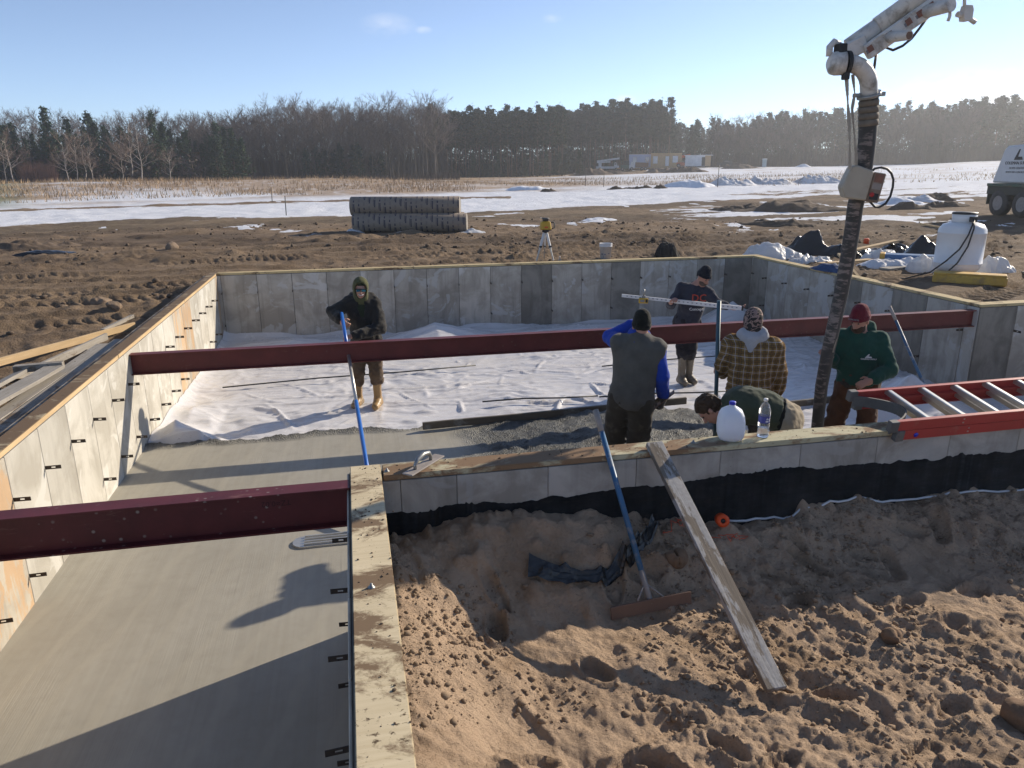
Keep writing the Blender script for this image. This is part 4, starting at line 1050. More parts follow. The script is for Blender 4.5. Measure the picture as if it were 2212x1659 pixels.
def make_person(label, base, alpha, J, skin='skin'):
    o = thing('person', label, 'person', base, -R(alpha), 'workers pouring the slab')
    hd = head_prims(J['head'], J['face'], J['hup']); J['face'] = A3(*J.get('chestface', J['face']))
    pr = list(hd[0]) + [cone(hd[1] - hd[3] * 0.07 - hd[2] * 0.02, J['neck'], 0.055, 0.060, 0.03)] + torso_prims(J)
    for s in 'LR': pr += arm_prims(J, s) + leg_prims(J, s) + foot_prims(J, s)
    for (s, d, pn, curl, th) in J.get('hands', ()): pr += hand_prims(J['wr' + s], d, pn, curl, th)
    sdf_mesh(pr, 0.0082, 'body', MAT[skin], o)
    return o, hd
def top_garment(o, J, name, mat, g, hem, cuff=0.0, neckz=None, extra=(), noise=(0.010, 9, 1), sleeves='LR', sleeve_stop=None, res=0.0105):
    ax, sd, fw = frame_torso(J)
    pr = torso_prims(J)
    for s in sleeves: pr += arm_prims(J, s, cuff)
    pr = grow(pr, g) + list(extra)
    p = A3(*J['pel']) + ax * hem
    pr.append(plane(p, -ax))
    if neckz is not None: pr.append(cut_e(A3(*J['neck']) + ax * (0.075 + neckz), [sd, fw, ax], (0.078, 0.082, 0.075), 0.012))
    return sdf_mesh(pr, res, name, mat, o, noise)
def trousers(o, J, mat, g=0.022, end=0.06, waist=0.14, noise=(0.017, 12, 2), r=(0.092, 0.072, 0.070, 0.062)):
    ax, sd, fw = frame_torso(J); pr = torso_prims(J)[:2]
    for s in 'LR':
        q = leg_prims(J, s, r); an, kn = A3(*J['an' + s]), A3(*J['kn' + s])
        q[1] = cone(kn, an + nrm(kn - an) * end, r[2], r[3], 0.03); pr += q
    pr = grow(pr, g) + [plane(A3(*J['pel']) + ax * waist, ax)]
    return sdf_mesh(pr, 0.0105, 'trousers', mat, o, noise)

# --- 1: man with hood up, leaning on the long blue handle, facing the camera
J = dict(head=(0.0, -0.06, 1.655), face=(0.03, -1, -0.10), hup=(0.04, 0, 1), neck=(0.0, 0.0, 1.50), pel=(0.03, 0.06, 0.93), shL=(-0.175, 0.0, 1.455), shR=(0.175, 0.0, 1.435),
         elL=(-0.375, -0.08, 1.36), wrL=(-0.285, -0.29, 1.295), elR=(0.225, -0.13, 1.14), wrR=(-0.13, -0.335, 1.085), knL=(-0.11, 0.0, 0.50), knR=(0.14, -0.02, 0.49),
         anL=(-0.12, 0.12, 0.09), anR=(0.145, 0.02, 0.09), toeL=(-0.18, -0.04, 0.045), toeR=(0.10, -0.16, 0.045), bulk=1.04,
         hands=[('L', (0.75, -0.25, -0.6), (0.4, 0.6, -0.3), 0.75, 1), ('R', (-0.95, -0.1, -0.05), (0.1, 0.3, -0.9), 0.85, -1)])
o, hd = make_person('smiling worker in olive hood and mirrored sunglasses holding a long blue handle', (0.10, 10.05, -1.30), 0.57, J)
_, c, f, up, s = hd
top_garment(o, J, 'jacket', MAT['jacket_blk'], 0.040, -0.06, 0.03, 0.02, noise=(0.018, 11, 11),
            extra=[cut_e((0.0, -0.20, 1.42), np.eye(3), (0.055, 0.13, 0.20), 0.01), cone((-0.10, 0.06, 1.53), (0.14, 0.06, 1.53), 0.06, 0.06, 0.03)])
top_garment(o, J, 'sweatshirt', MAT['olive_dk'], 0.018, 0.10, 0.05, 0.02, noise=(0.006, 10, 12), res=0.012)
M3 = [s, f, up]
sdf_mesh([ell(c + up * 0.03 - f * 0.01, M3, (0.108, 0.128, 0.135), 0.03), cone(c - up * 0.10 - f * 0.01, A3(*J['neck']) - A3(0, 0, 0.02), 0.095, 0.11, 0.05), 
          cut_e(c + f * 0.11 - up * 0.005, M3, (0.084, 0.11, 0.112), 0.012)], 0.008, 'hood', MAT['olive'], o, (0.005, 14, 5))
sdf_mesh([ell(c + up * 0.042 - f * 0.006, M3, (0.083, 0.104, 0.098), 0.02), plane(c + up * 0.055, -nrm(up - f * 0.1))], 0.008, 'cap', MAT['olive_dk'], o)
g = MB()
for k in (-1, 1): g.box(c + f * 0.112 + up * 0.010 + s * 0.034 * k, (0.052, 0.012, 0.034), Matrix((s, f, up)).transposed() @ Matrix.Rotation(0.25 * k, 3, 'Z'))
go = g.build('sunglasses', MAT['lens'], o, 0.004)
MB().bar(c + f * 0.116 + up * 0.027 - s * 0.07, c + f * 0.116 + up * 0.027 + s * 0.07, 0.012, 0.012).bar(c + f * 0.105 + up * 0.02 - s * 0.068, c - f * 0.01 + up * 0.02 - s * 0.084, 0.006, 0.010).bar(c + f * 0.105 + up * 0.02 + s * 0.068, c - f * 0.01 + up * 0.02 + s * 0.084, 0.006, 0.010).build('frame', MAT['black'], go)
MB().tube([c + f * 0.093 - up * 0.050 - s * 0.030, c + f * 0.102 - up * 0.058 - s * 0.012, c + f * 0.102 - up * 0.058 + s * 0.012, c + f * 0.093 - up * 0.050 + s * 0.030], 0.0042, 6).build('teeth', MAT['white_print'], o)
trousers(o, J, MAT['pants_brown'], 0.024, 0.30); rubber_boots(o, J, MAT['boots_tan'], 0.36)
P1 = o

# --- 2: man in printed T-shirt behind the beam, sighting along the grade rod
J = dict(head=(0.165, -0.06, 1.635), face=(0.62, -0.62, -0.48), hup=(0.22, -0.2, 0.9), neck=(0.07, 0.0, 1.50), pel=(-0.03, 0.02, 0.94), shL=(-0.135, 0.02, 1.455), shR=(0.225, -0.02, 1.425),
         elL=(-0.275, -0.10, 1.235), wrL=(-0.275, -0.30, 1.30), elR=(0.37, -0.14, 1.28), wrR=(0.60, -0.24, 1.235), knL=(-0.07, -0.03, 0.50), knR=(0.05, 0.02, 0.50),
         anL=(-0.065, 0.02, 0.09), anR=(0.045, 0.10, 0.09), toeL=(-0.01, -0.13, 0.045), toeR=(0.13, -0.01, 0.045), chestface=(0.25, -1, 0), bulk=1.08,
         hands=[('L', (0.25, -0.6, 0.5), (0.3, 0.2, -0.9), 0.8, 1), ('R', (0.9, -0.2, 0.0), (0, 0.1, 0.9), 0.35, -1)])
o, hd = make_person('worker in dark printed T-shirt and navy knit hat holding a white measuring rod', (4.86, 10.1, -1.30), 25.7, J, 'skin2')
_, c, f, up, s = hd
ts = top_garment(o, J, 't_shirt', MAT['tee_navy'], 0.024, -0.02, 0.10, -0.01, noise=(0.014, 12, 21))
text_mesh('DC', 0.15, MAT['red_print'], 'chest_print', ts, (0.118, -0.172, 1.345), (R(86), 0, R(14)), depth=0.006)
text_mesh('Concepts', 0.058, MAT['white_print'], 'chest_print', ts, (0.10, -0.170, 1.185), (R(90), 0, R(14)), depth=0.006)
trousers(o, J, MAT['pants_navy'], 0.018, 0.36); rubber_boots(o, J, MAT['boots_mud'], 0.38); beanie(o, hd, MAT['hat_navy'])
sdf_mesh([ell(c - up * 0.058 + f * 0.030, [s, f, up], (0.064, 0.070, 0.062), 0.02), cut_e(c + f * 0.09 - up * 0.01, [s, f, up], (0.05, 0.05, 0.04), 0.01), plane(c - up * 0.012, up)], 0.008, 'beard', MAT['stubble'], o); eyes(o, hd)

# --- 3: man in grey vest over royal blue sweatshirt, back to camera, float in hand
J = dict(head=(0.065, 0.03, 1.665), face=(-0.15, 1, -0.12), hup=(0.02, 0.0, 1), neck=(0.055, 0.02, 1.52), pel=(-0.005, -0.02, 0.97), shL=(-0.125, 0.03, 1.475), shR=(0.215, 0.0, 1.445),
         elL=(-0.235, 0.26, 1.50), wrL=(-0.02, 0.28, 1.64), elR=(0.275, -0.02, 1.19), wrR=(0.305, 0.07, 0.955), knL=(-0.16, 0.06, 0.53), knR=(0.085, 0.0, 0.50),
         anL=(-0.20, -0.06, 0.09), anR=(0.09, -0.02, 0.09), toeL=(-0.22, 0.10, 0.05), toeR=(0.12, 0.15, 0.05), chestface=(0, 1, 0), bulk=1.03,
         hands=[('L', (0.6, -0.4, 0.2), (0.3, -0.8, 0), 0.5, 1), ('R', (0.0, 0.25, -0.95), (-0.85, 0.1, 0.1), 0.8, 1)])
o, hd = make_person('worker seen from behind in grey vest over royal blue sweatshirt, float in gloved hand', (2.60, 6.56, -1.24), 21.72, J)
_, c, f, up, s = hd
top_garment(o, J, 'sweatshirt', MAT['royal'], 0.028, 0.02, 0.02, 0.0, noise=(0.008, 13, 31))
top_garment(o, J, 'vest', MAT['vest'], 0.054, -0.10, 0.0, -0.05, noise=(0.009, 9, 32), sleeves='',
            extra=[cut_e((-0.30, 0.05, 1.40), np.eye(3), (0.10, 0.2, 0.16), 0.01), cut_e((0.375, 0.0, 1.36), np.eye(3), (0.10, 0.2, 0.17), 0.01)])
sdf_mesh([cone(A3(*J['neck']) + A3(-0.03, -0.05, -0.005), A3(*J['neck']) + A3(0.06, -0.05, -0.03), 0.078, 0.07, 0.03), cone(A3(*J['neck']) + A3(-0.04, 0.02, 0.05), A3(*J['neck']) + A3(0.03, 0.04, 0.04), 0.085, 0.08, 0.04)], 0.009, 'hood', MAT['royal'], o, (0.008, 13, 33))
beanie(o, hd, MAT['hat_blk'], -0.02, 0.02); trousers(o, J, MAT['pants_mud'], 0.034, 0.16, noise=(0.018, 8, 34)); rubber_boots(o, J, MAT['boots_blk'], 0.36)
sdf_mesh(grow(hand_prims(J['wrR'], (0.0, 0.25, -0.95), (-0.85, 0.1, 0.1), 0.8, 1), 0.005) + [cone(A3(*J['wrR']) + A3(0, 0, 0.04), J['wrR'], 0.042, 0.038, 0.01)], 0.007, 'work_glove', MAT['glove'], o)
P3 = o

# --- 4: man in yellow plaid overshirt, back to camera
J = dict(head=(0.0, 0.02, 1.655), face=(-0.25, 1, -0.25), hup=(0.02, 0.1, 1), neck=(0.0, 0.0, 1.50), pel=(0.02, 0.0, 0.95), shL=(-0.165, 0.0, 1.425), shR=(0.195, 0.0, 1.425),
         elL=(-0.235, 0.09, 1.20), wrL=(-0.245, 0.22, 1.06), elR=(0.275, 0.06, 1.17), wrR=(0.285, 0.12, 0.94), knL=(-0.10, 0.04, 0.50), knR=(0.14, 0.04, 0.50),
         anL=(-0.10, 0.0, 0.09), anR=(0.15, 0.0, 0.09), toeL=(-0.12, 0.17, 0.05), toeR=(0.18, 0.17, 0.05), chestface=(0, 1, 0), bulk=1.10,
         hands=[('L', (-0.55, 0.3, 0.1), (0.5, 0.7, 0.1), 0.75, 1), ('R', (0.0, 0.2, -0.95), (-0.8, 0.1, 0.1), 0.6, 1)])
o, hd = make_person('worker seen from behind in mustard plaid overshirt with grey hood and camouflage cap', (3.80, 6.5, -1.24), 30.31, J)
_, c, f, up, s = hd
top_garment(o, J, 'plaid_overshirt', MAT['plaid'], 0.045, -0.13, 0.02, -0.02, noise=(0.016, 11, 41))
sdf_mesh([cone((-0.07, -0.03, 1.535), (0.09, -0.03, 1.535), 0.075, 0.075, 0.03), cone((0.0, -0.08, 1.50), (0.0, -0.115, 1.40), 0.085, 0.045, 0.05), cone((0.03, 0.0, 1.585), (0.08, -0.01, 1.58), 0.05, 0.045, 0.03), plane((0, 0.06, 0), (0, 1, 0))], 0.009, 'hood', MAT['grey_hood'], o, (0.010, 14, 42))
M3 = [s, f, up]
sdf_mesh([ell(c + up * 0.03 - f * 0.012, M3, (0.092, 0.116, 0.125), 0.03), ell(c - up * 0.06 - f * 0.02, M3, (0.085, 0.09, 0.09), 0.03), plane(c + f * 0.06, f)], 0.008, 'camouflage_cap', MAT['camo'], o, (0.004, 20, 43))
trousers(o, J, MAT['pants_mud'], 0.026, 0.10); rubber_boots(o, J, MAT['boots_mud'], 0.34)
P4 = o

# --- 5: man bent double behind the front wall
J = dict(head=(-0.50, -0.02, 1.10), face=(-0.50, -0.12, -0.86), hup=(-0.85, 0.05, 0.42), neck=(-0.365, 0.0, 1.145), pel=(0.12, 0.03, 1.06), shL=(-0.30, -0.175, 1.095), shR=(-0.29, 0.185, 1.085),
         elL=(-0.36, -0.20, 0.82), wrL=(-0.47, -0.10, 0.60), elR=(-0.38, 0.20, 0.82), wrR=(-0.50, 0.10, 0.60), hipL=(0.14, -0.07, 1.02), hipR=(0.14, 0.12, 1.02), knL=(0.06, -0.09, 0.55), knR=(0.10, 0.17, 0.55),
         anL=(0.14, -0.10, 0.09), anR=(0.18, 0.18, 0.09), toeL=(-0.03, -0.11, 0.05), toeR=(0.02, 0.19, 0.05), chestface=(0, 0, -1), bend=0.055, bulk=1.08,
         hands=[('L', (-0.4, 0.2, -0.85), (0.2, 0.8, 0), 0.7, 1), ('R', (-0.4, -0.2, -0.85), (0.2, -0.8, 0), 0.7, -1)])
o, hd = make_person('bare-headed worker in green T-shirt bent over behind the front wall', (3.40, 5.40, -1.24), 32.2, J)
_, c, f, up, s = hd
top_garment(o, J, 't_shirt', MAT['green_tee'], 0.026, 0.06, 0.17, -0.02, noise=(0.014, 12, 51))
ax, sd, fw = frame_torso(J)
sdf_mesh([ell(A3(*J['pel']) + ax * 0.05, [sd, fw, ax], (0.200, 0.148, 0.10), 0.02), plane(A3(*J['pel']) + ax * 0.10, ax), plane(A3(*J['pel']) - ax * 0.01, -ax)], 0.010, 'waistband', MAT['hat_blk'], o, (0.004, 20, 52))
trousers(o, J, MAT['khaki'], 0.024, 0.06, 0.04); rubber_boots(o, J, MAT['boots_mud'], 0.34)
M3 = [s, f, up]
sdf_mesh([ell(c + up * 0.042 - f * 0.016, M3, (0.088, 0.108, 0.108), 0.03), ell(c - f * 0.06 - up * 0.01, M3, (0.078, 0.06, 0.085), 0.03), cut_e(c + f * 0.10 - up * 0.055, M3, (0.09, 0.09, 0.115), 0.015)], 0.007, 'hair', MAT['hair_brown'], o, (0.012, 34, 53)); eyes(o, hd)

# --- 6: man in green hoodie and maroon hat steadying the pump hose
J = dict(head=(0.02, -0.05, 1.685), face=(-0.42, -0.85, -0.34), hup=(-0.02, -0.1, 1), neck=(0.045, 0.0, 1.54), pel=(0.075, 0.04, 1.00), shL=(-0.105, -0.02, 1.485), shR=(0.225, 0.03, 1.47),
         elL=(-0.165, -0.02, 1.24), wrL=(-0.20, -0.17, 1.30), elR=(0.345, -0.06, 1.22), wrR=(0.205, -0.24, 1.13), knL=(-0.10, -0.02, 0.56), knR=(0.215, 0.0, 0.55),
         anL=(-0.19, 0.04, 0.09), anR=(0.25, 0.06, 0.09), toeL=(-0.24, -0.12, 0.05), toeR=(0.27, -0.12, 0.05), chestface=(-0.25, -1, 0), bulk=1.10,
         hands=[('L', (-0.4, -0.6, 0.6), (-0.5, -0.3, 0), 0.4, -1), ('R', (-0.85, -0.25, -0.42), (0.1, 0.8, -0.5), 0.35, -1)])
o, hd = make_person('bearded worker in green hoodie and maroon knit hat beside the pump hose', (5.0, 6.55, -1.30), 37.36, J)
_, c, f, up, s = hd
hoodie = top_garment(o, J, 'hoodie', MAT['green_hood'], 0.036, 0.03, 0.03, -0.02, noise=(0.016, 11, 61))
sdf_mesh([cone((-0.03, -0.03, 1.565), (0.10, 0.05, 1.575), 0.065, 0.075, 0.04), cone((0.10, 0.05, 1.59), (0.14, 0.07, 1.52), 0.07, 0.06, 0.04), cut_e(c - up * 0.08 + f * 0.05, [s, f, up], (0.065, 0.08, 0.08), 0.01)], 0.009, 'hood', MAT['green_hood'], o, (0.010, 14, 62))
lr = (R(90), 0, R(14))
text_mesh('COLEMAN SUPPLY', 0.018, MAT['white_print'], 'chest_logo', hoodie, (0.145, -0.165, 1.318), lr, depth=0.006)
lg = MB(); lg.prism([(-0.035, 0), (0.03, 0), (0.022, 0.012), (-0.008, 0.012), (0.004, 0.036), (-0.004, 0.036)], -0.008, 0.008); lo_ = lg.build('chest_logo', MAT['white_print'], hoodie, loc=(0.145, -0.165, 1.332)); lo_.rotation_euler = (0, 0, R(14))
hat = beanie(o, hd, MAT['maroon'], 0.01, 0.02)
text_mesh('CONCRETE', 0.022, MAT['grey_print'], 'hat_mark', hat, c + f * 0.119 + up * 0.066 - s * 0.0, (R(88), 0, math.atan2(f[0], -f[1])), depth=0.003)
trousers(o, J, MAT['pants_rust'], 0.028, 0.24); rubber_boots(o, J, MAT['boots_tan'], 0.36)
sdf_mesh([ell(c - up * 0.066 + f * 0.032, [s, f, up], (0.066, 0.074, 0.072), 0.02), cut_e(c + f * 0.10 - up * 0.005, [s, f, up], (0.055, 0.06, 0.045), 0.01), plane(c - up * 0.010, up)], 0.008, 'beard', MAT['beard'], o, (0.005, 40, 63)); eyes(o, hd)
ap = MB(); ax, sd, fw = frame_torso(J)
sdf_mesh([ell(A3(*J['pel']) + fw * 0.06 + ax * 0.02 - sd * 0.03, [sd, fw, ax], (0.17, 0.085, 0.075), 0.02)], 0.010, 'waist_pouch', MAT['jacket_blk'], o, (0.008, 14, 64))
# ------------------------------------------------------------------ tools and gear in and round the pit
def V3(*p): return Vector(p)
def lerp(a, b, t): return Vector(a) + (Vector(b) - Vector(a)) * t
def local(o, pts):
    """world points into the frame of an unrotated thing"""
    return [Vector(p) - o.location for p in pts]
def board(name, label, cat, a, b, w, h, mat, parent=None, roll=0.0, group=None):
    """a plank from a to b (centre line of its body)"""
    a, b = Vector(a), Vector(b); d = b - a; L = d.length
    mb = MB(); n = max(int(L / 0.5), 2); rr = random.Random(int(L * 1000))
    P = []
    for i in range(n + 1):
        x = -L / 2 + L * i / n; s = rr.uniform(-1, 1) * 0.003
        P += [(x, -w / 2, -h / 2 + s), (x, w / 2, -h / 2 + s), (x, w / 2, h / 2 + s), (x, -w / 2, h / 2 + s)]
    F = [(0, 1, 2, 3), tuple(4 * n + k for k in (3, 2, 1, 0))]
    for i in range(n):
        for k in range(4): F.append((4 * i + k, 4 * i + 4 + k, 4 * i + 4 + (k + 1) % 4, 4 * i + (k + 1) % 4))
    mb.add(P, F)
    o = mb.build(name, mat, parent, 0.003)
    o.location = (a + b) / 2
    q = d.to_track_quat('X', 'Z'); o.rotation_mode = 'QUATERNION'
    o.rotation_quaternion = q @ Matrix.Rotation(roll, 3, 'X').to_quaternion()
    if label: tag(o, label, cat, group)
    return o
def patch(name, label, cat, cx, cy, sx, sy, h, mat, seed, rot=0.0, step=None, ridge=0.5, freq=1.0, group=None, sharp=1.0, z=None, sink=0.05, kind=None):
    """a heap or crumpled sheet with an irregular outline lying on the ground"""
    step = step or max(sx, sy) / 40
    X, Y, F = grid(-sx * 1.15, sx * 1.15, -sy * 1.15, sy * 1.15, step)
    f = freq / max(sx, sy)
    rr = np.hypot(X / sx, Y / sy) + 0.22 * fbm(X * f * 1.6 + seed, Y * f * 1.6, seed, 3)
    body = np.clip(1 - rr * rr, 0, 1) ** (0.5 + sharp)
    det = 0.8 + ridge * 0.32 * ridged(X * f * 1.5 + seed, Y * f * 1.5, seed + 3, 3, 0.45) + (0.05 if mat.name in ('plastic_film', 'blue_cloth', 'jacket_blk', 'snow') else 0.24) * fbm(X * f * 7, Y * f * 7, seed + 5, 3)
    if mat.name in ('plastic_film', 'black_film'): det = 0.72 + 0.34 * fbm(X * f * 1.6 + seed, Y * f * 2.2 + 0.4 * X * f, seed + 3, 3, 0.45)
    ca, sa = math.cos(rot), math.sin(rot)
    wx, wy = cx + X * ca - Y * sa, cy + X * sa + Y * ca
    base = ground_h(wx, wy) if z is None else np.full_like(X, z)
    zz = base - sink + (h * body * np.maximum(det, 0.1)) + sink * np.minimum(body * 8, 1)
    z0 = float(base.mean())
    V = np.stack([X, Y, zz - z0], 1)
    V, F = compact(V, F, (rr[F].max(1) < 1.08))[:2]
    o = put(name, mesh_np(name, V, F, mat, True), None, (cx, cy, z0), (0, 0, rot))
    return tag(o, label, cat, group, kind)

# long-handled bull float worked by the hooded man
HA, HB = V3(-0.158, 9.72, 0.056), V3(0.07, 6.07, -1.13)
o = thing('bull_float', 'long blue and silver handled bull float resting on the fresh slab', 'float', (0.05, 6.05, -1.215))
L_ = lambda t: lerp(HA, HB, t) - o.location
h = MB().tube([L_(-0.02), L_(0.22)], 0.022, 10).build('handle', MAT['blue_tube'], o)
MB().tube([L_(0.22), L_(0.50)], 0.020, 10).build('handle_section', MAT['alum'], h)
MB().tube([L_(0.50), L_(0.99)], 0.022, 10).build('handle_section', MAT['blue_tube'], h)
# blade: rounded ends, ribs on top
prof = []
for k in range(9): a = math.pi / 2 + math.pi * k / 8; prof.append((-0.60 + 0.10 * math.cos(a), 0.10 * math.sin(a)))
for k in range(9): a = -math.pi / 2 + math.pi * k / 8; prof.append((0.60 + 0.10 * math.cos(a), 0.10 * math.sin(a)))
bl = MB().prism(prof, -0.004, 0.012, 'z').build('blade', MAT['alum'], o)
for y in (-0.07, -0.025, 0.025, 0.07): MB().bar((-0.60, y, 0.02), (0.60, y, 0.02), 0.012, 0.018).build('rib', MAT['alum'], bl)
MB().bar((0.02, -0.06, 0.03), (0.02, 0.07, 0.03), 0.12, 0.02).box((0.02, 0.02, 0.065), (0.05, 0.06, 0.06)).build('bracket', MAT['grey_metal'], o)

# concrete placer leaning on the front plank
T0, T1 = V3(1.715, 3.86, -0.765), V3(1.598, 4.70, 0.265)
o = thing('concrete_rake', 'worn blue-handled concrete placer leaning on the front plank', 'rake', T0)
q = lambda t: lerp(T0, T1, t) - T0
h = MB().tube([q(0.0), q(0.16)], 0.019, 12).build('handle', MAT['worn_grey'], o)
MB().tube([q(0.16), q(0.88)], 0.019, 12).build('handle_section', MAT['blue_worn'], h)
MB().tube([q(0.88), q(1.0)], 0.021, 12).build('grip', MAT['worn_grey'], h)
MB().box((0.0, -0.01, -0.005), (0.54, 0.012, 0.085), Matrix.Rotation(R(-8), 3, 'X') @ Matrix.Rotation(R(-4), 3, 'Y')).build('blade', MAT['rust_steel'], o, 0.002)
for k in (-1, 1): MB().tube([(0.09 * k, 0.0, 0.035), q(0.10)], 0.006, 6).build('brace', MAT['worn_grey'], o)

# mortar-crusted board leaning on the plank
t = NT('crusted_board'); v = t.tc('Object')
g = t.noise(t.mapv(v, (1.3, 22, 22)), 1.6, 5, 0.6, 0.8)
col = t.mix(t.ramp(g, [(0.35, 0), (0.7, 1)]), (0.20, 0.16, 0.12), (0.12, 0.095, 0.07))
cr = t.noise(t.mapv(v, (1.6, 6, 6)), 2.0, 7, 0.7)
col = t.mix(t.ramp(cr, [(0.49, 0), (0.54, 1)]), col, t.mix(t.noise(v, 40, 3), (0.44, 0.42, 0.40), (0.24, 0.225, 0.21)))
t.set('Base Color', col); t.set('Roughness', 0.85); t.bump(t.mix(0.6, g, cr), 0.7, 0.01); MAT['crusted'] = t.m
bt, bf = V3(1.985, 4.56, 0.035), V3(2.03, 2.93, -0.74)
ob = board('leaning_board', 'grey board crusted with dried concrete leaning from the plank to the sand', 'board', bf, bt, 0.118, 0.04, MAT['crusted'])

# magnesium hand float left on the plank near the corner
o = thing('hand_float', 'small hand float with curved handle lying on the plank corner', 'hand float', (0.385, 4.605, 0.0), R(50))
MB().prism([(-0.19, -0.04), (0.19, -0.04), (0.19, 0.04), (-0.19, 0.04)], 0.001, 0.012, 'z').build('blade', MAT['worn_grey'], o, 0.003)
MB().tube([(-0.10, 0, 0.01), (-0.10, 0, 0.04), (-0.07, 0, 0.07), (0.0, 0, 0.082), (0.06, 0, 0.07), (0.08, 0, 0.04), (0.08, 0, 0.01)], [0.012, 0.012, 0.015, 0.017, 0.015, 0.012, 0.012], 10).build('handle', MAT['grey_metal'], o)

# gallon jug: square-shouldered, ring of handle at the back, level line where the water stands
t = NT('milky_hdpe'); v = t.tc('Object')
t.set('Base Color', (0.80, 0.83, 0.90)); t.set('Roughness', 0.35); t.set('Transmission Weight', 0.25); t.set('IOR', 1.2); t.set('Subsurface Weight', 0.6); t.set('Subsurface Radius', (0.05, 0.05, 0.06)); MAT['hdpe'] = t.m
o = thing('water_jug', 'translucent gallon water jug with blue cap standing on the front plank', 'jug', (2.585, 4.60, 0.0), R(-20))
def sq_loft(mb, secs, n=32):
    V, F = [], []
    for (w, d, e, z) in secs:
        for k in range(n):
            a = 2 * math.pi * k / n; c_, s_ = math.cos(a), math.sin(a)
            V.append((w * math.copysign(abs(c_) ** e, c_), d * math.copysign(abs(s_) ** e, s_), z))
    for i in range(len(secs) - 1):
        for k in range(n): F.append((i * n + k, i * n + (k + 1) % n, (i + 1) * n + (k + 1) % n, (i + 1) * n + k))
    F.append(tuple(range(n - 1, -1, -1))); F.append(tuple(len(V) - n + k for k in range(n)))
    return mb.add(V, F, True)
bd = sq_loft(MB(), [(0.055, 0.055, 0.7, 0.0), (0.082, 0.082, 0.55, 0.018), (0.092, 0.092, 0.5, 0.045), (0.096, 0.096, 0.5, 0.10), (0.094, 0.094, 0.5, 0.15), (0.086, 0.086, 0.55, 0.19), (0.073, 0.073, 0.65, 0.222), (0.045, 0.045, 0.8, 0.243), (0.023, 0.023, 1, 0.255), (0.021, 0.021, 1, 0.268)]).build('body', MAT['hdpe'], o)
sq_loft(MB(), [(0.055, 0.055, 0.7, 0.003), (0.080, 0.080, 0.55, 0.02), (0.090, 0.090, 0.5, 0.045), (0.0925, 0.0925, 0.5, 0.088)]).build('water', simple('jug_water', (0.62, 0.68, 0.80), None, 5, 0.2), bd)
MB().tube([(0.0, 0.05, 0.235), (0.0, 0.092, 0.215), (0.0, 0.108, 0.17), (0.0, 0.095, 0.125)], 0.013, 8).build('handle', MAT['hdpe'], o)
MB().lathe([(0.0, 0.287), (0.022, 0.287), (0.0235, 0.284), (0.0235, 0.266), (0.0, 0.266)], n=20).build('cap', MAT['blue_cap'], o)

# clear bottle
t = NT('clear_pet'); t.set('Base Color', (0.93, 0.95, 0.97)); t.set('Roughness', 0.08); t.set('Transmission Weight', 0.9); t.set('IOR', 1.25); MAT['pet'] = t.m
o = thing('water_bottle', 'clear plastic water bottle with navy label beside the gallon jug', 'bottle', (2.845, 4.60, 0.0))
bp = [(0.028, 0.0), (0.040, 0.004), (0.0425, 0.02), (0.040, 0.03), (0.041, 0.05), (0.0405, 0.10), (0.042, 0.105), (0.0395, 0.112), (0.0395, 0.165), (0.042, 0.17), (0.040, 0.178), (0.042, 0.186), (0.042, 0.205), (0.034, 0.235), (0.020, 0.258), (0.0135, 0.265), (0.0135, 0.278)]
bo = MB().lathe(bp, n=28).build('body', MAT['pet'], o)
MB().lathe([(0.026, 0.005), (0.038, 0.006), (0.039, 0.02), (0.039, 0.075)], n=24).build('water', MAT['pet'], bo)
lb = MB().lathe([(0.0405, 0.114), (0.0405, 0.163)], n=28); lb.f = lb.f[:-2]; lb.sm = lb.sm[:-2]
lo_ = lb.build('label_band', MAT['label_blue'], o)
mk = MB()
for (a0, a1, z0, z1) in ((-100, -72, 0.140, 0.146), (-96, -80, 0.146, 0.151), (-92, -86, 0.151, 0.155), (-104, -74, 0.122, 0.134), (-62, -30, 0.148, 0.151), (-62, -34, 0.141, 0.144), (-62, -30, 0.134, 0.137), (-62, -36, 0.127, 0.130)):
    for (u, w) in ((a0, a1),):
        n = 5; P = []
        for i in range(n + 1):
            a = R(u + (w - u) * i / n); P += [(0.041 * math.cos(a), 0.041 * math.sin(a), z0), (0.041 * math.cos(a), 0.041 * math.sin(a), z1)]
        mk.add(P, [(2 * i, 2 * i + 2, 2 * i + 3, 2 * i + 1) for i in range(n)])
mk.build('print', MAT['white_print'], lo_)
MB().lathe([(0.0, 0.290), (0.0150, 0.290), (0.0155, 0.272), (0.0, 0.272)], n=18).build('cap', MAT['white_plastic'], o)

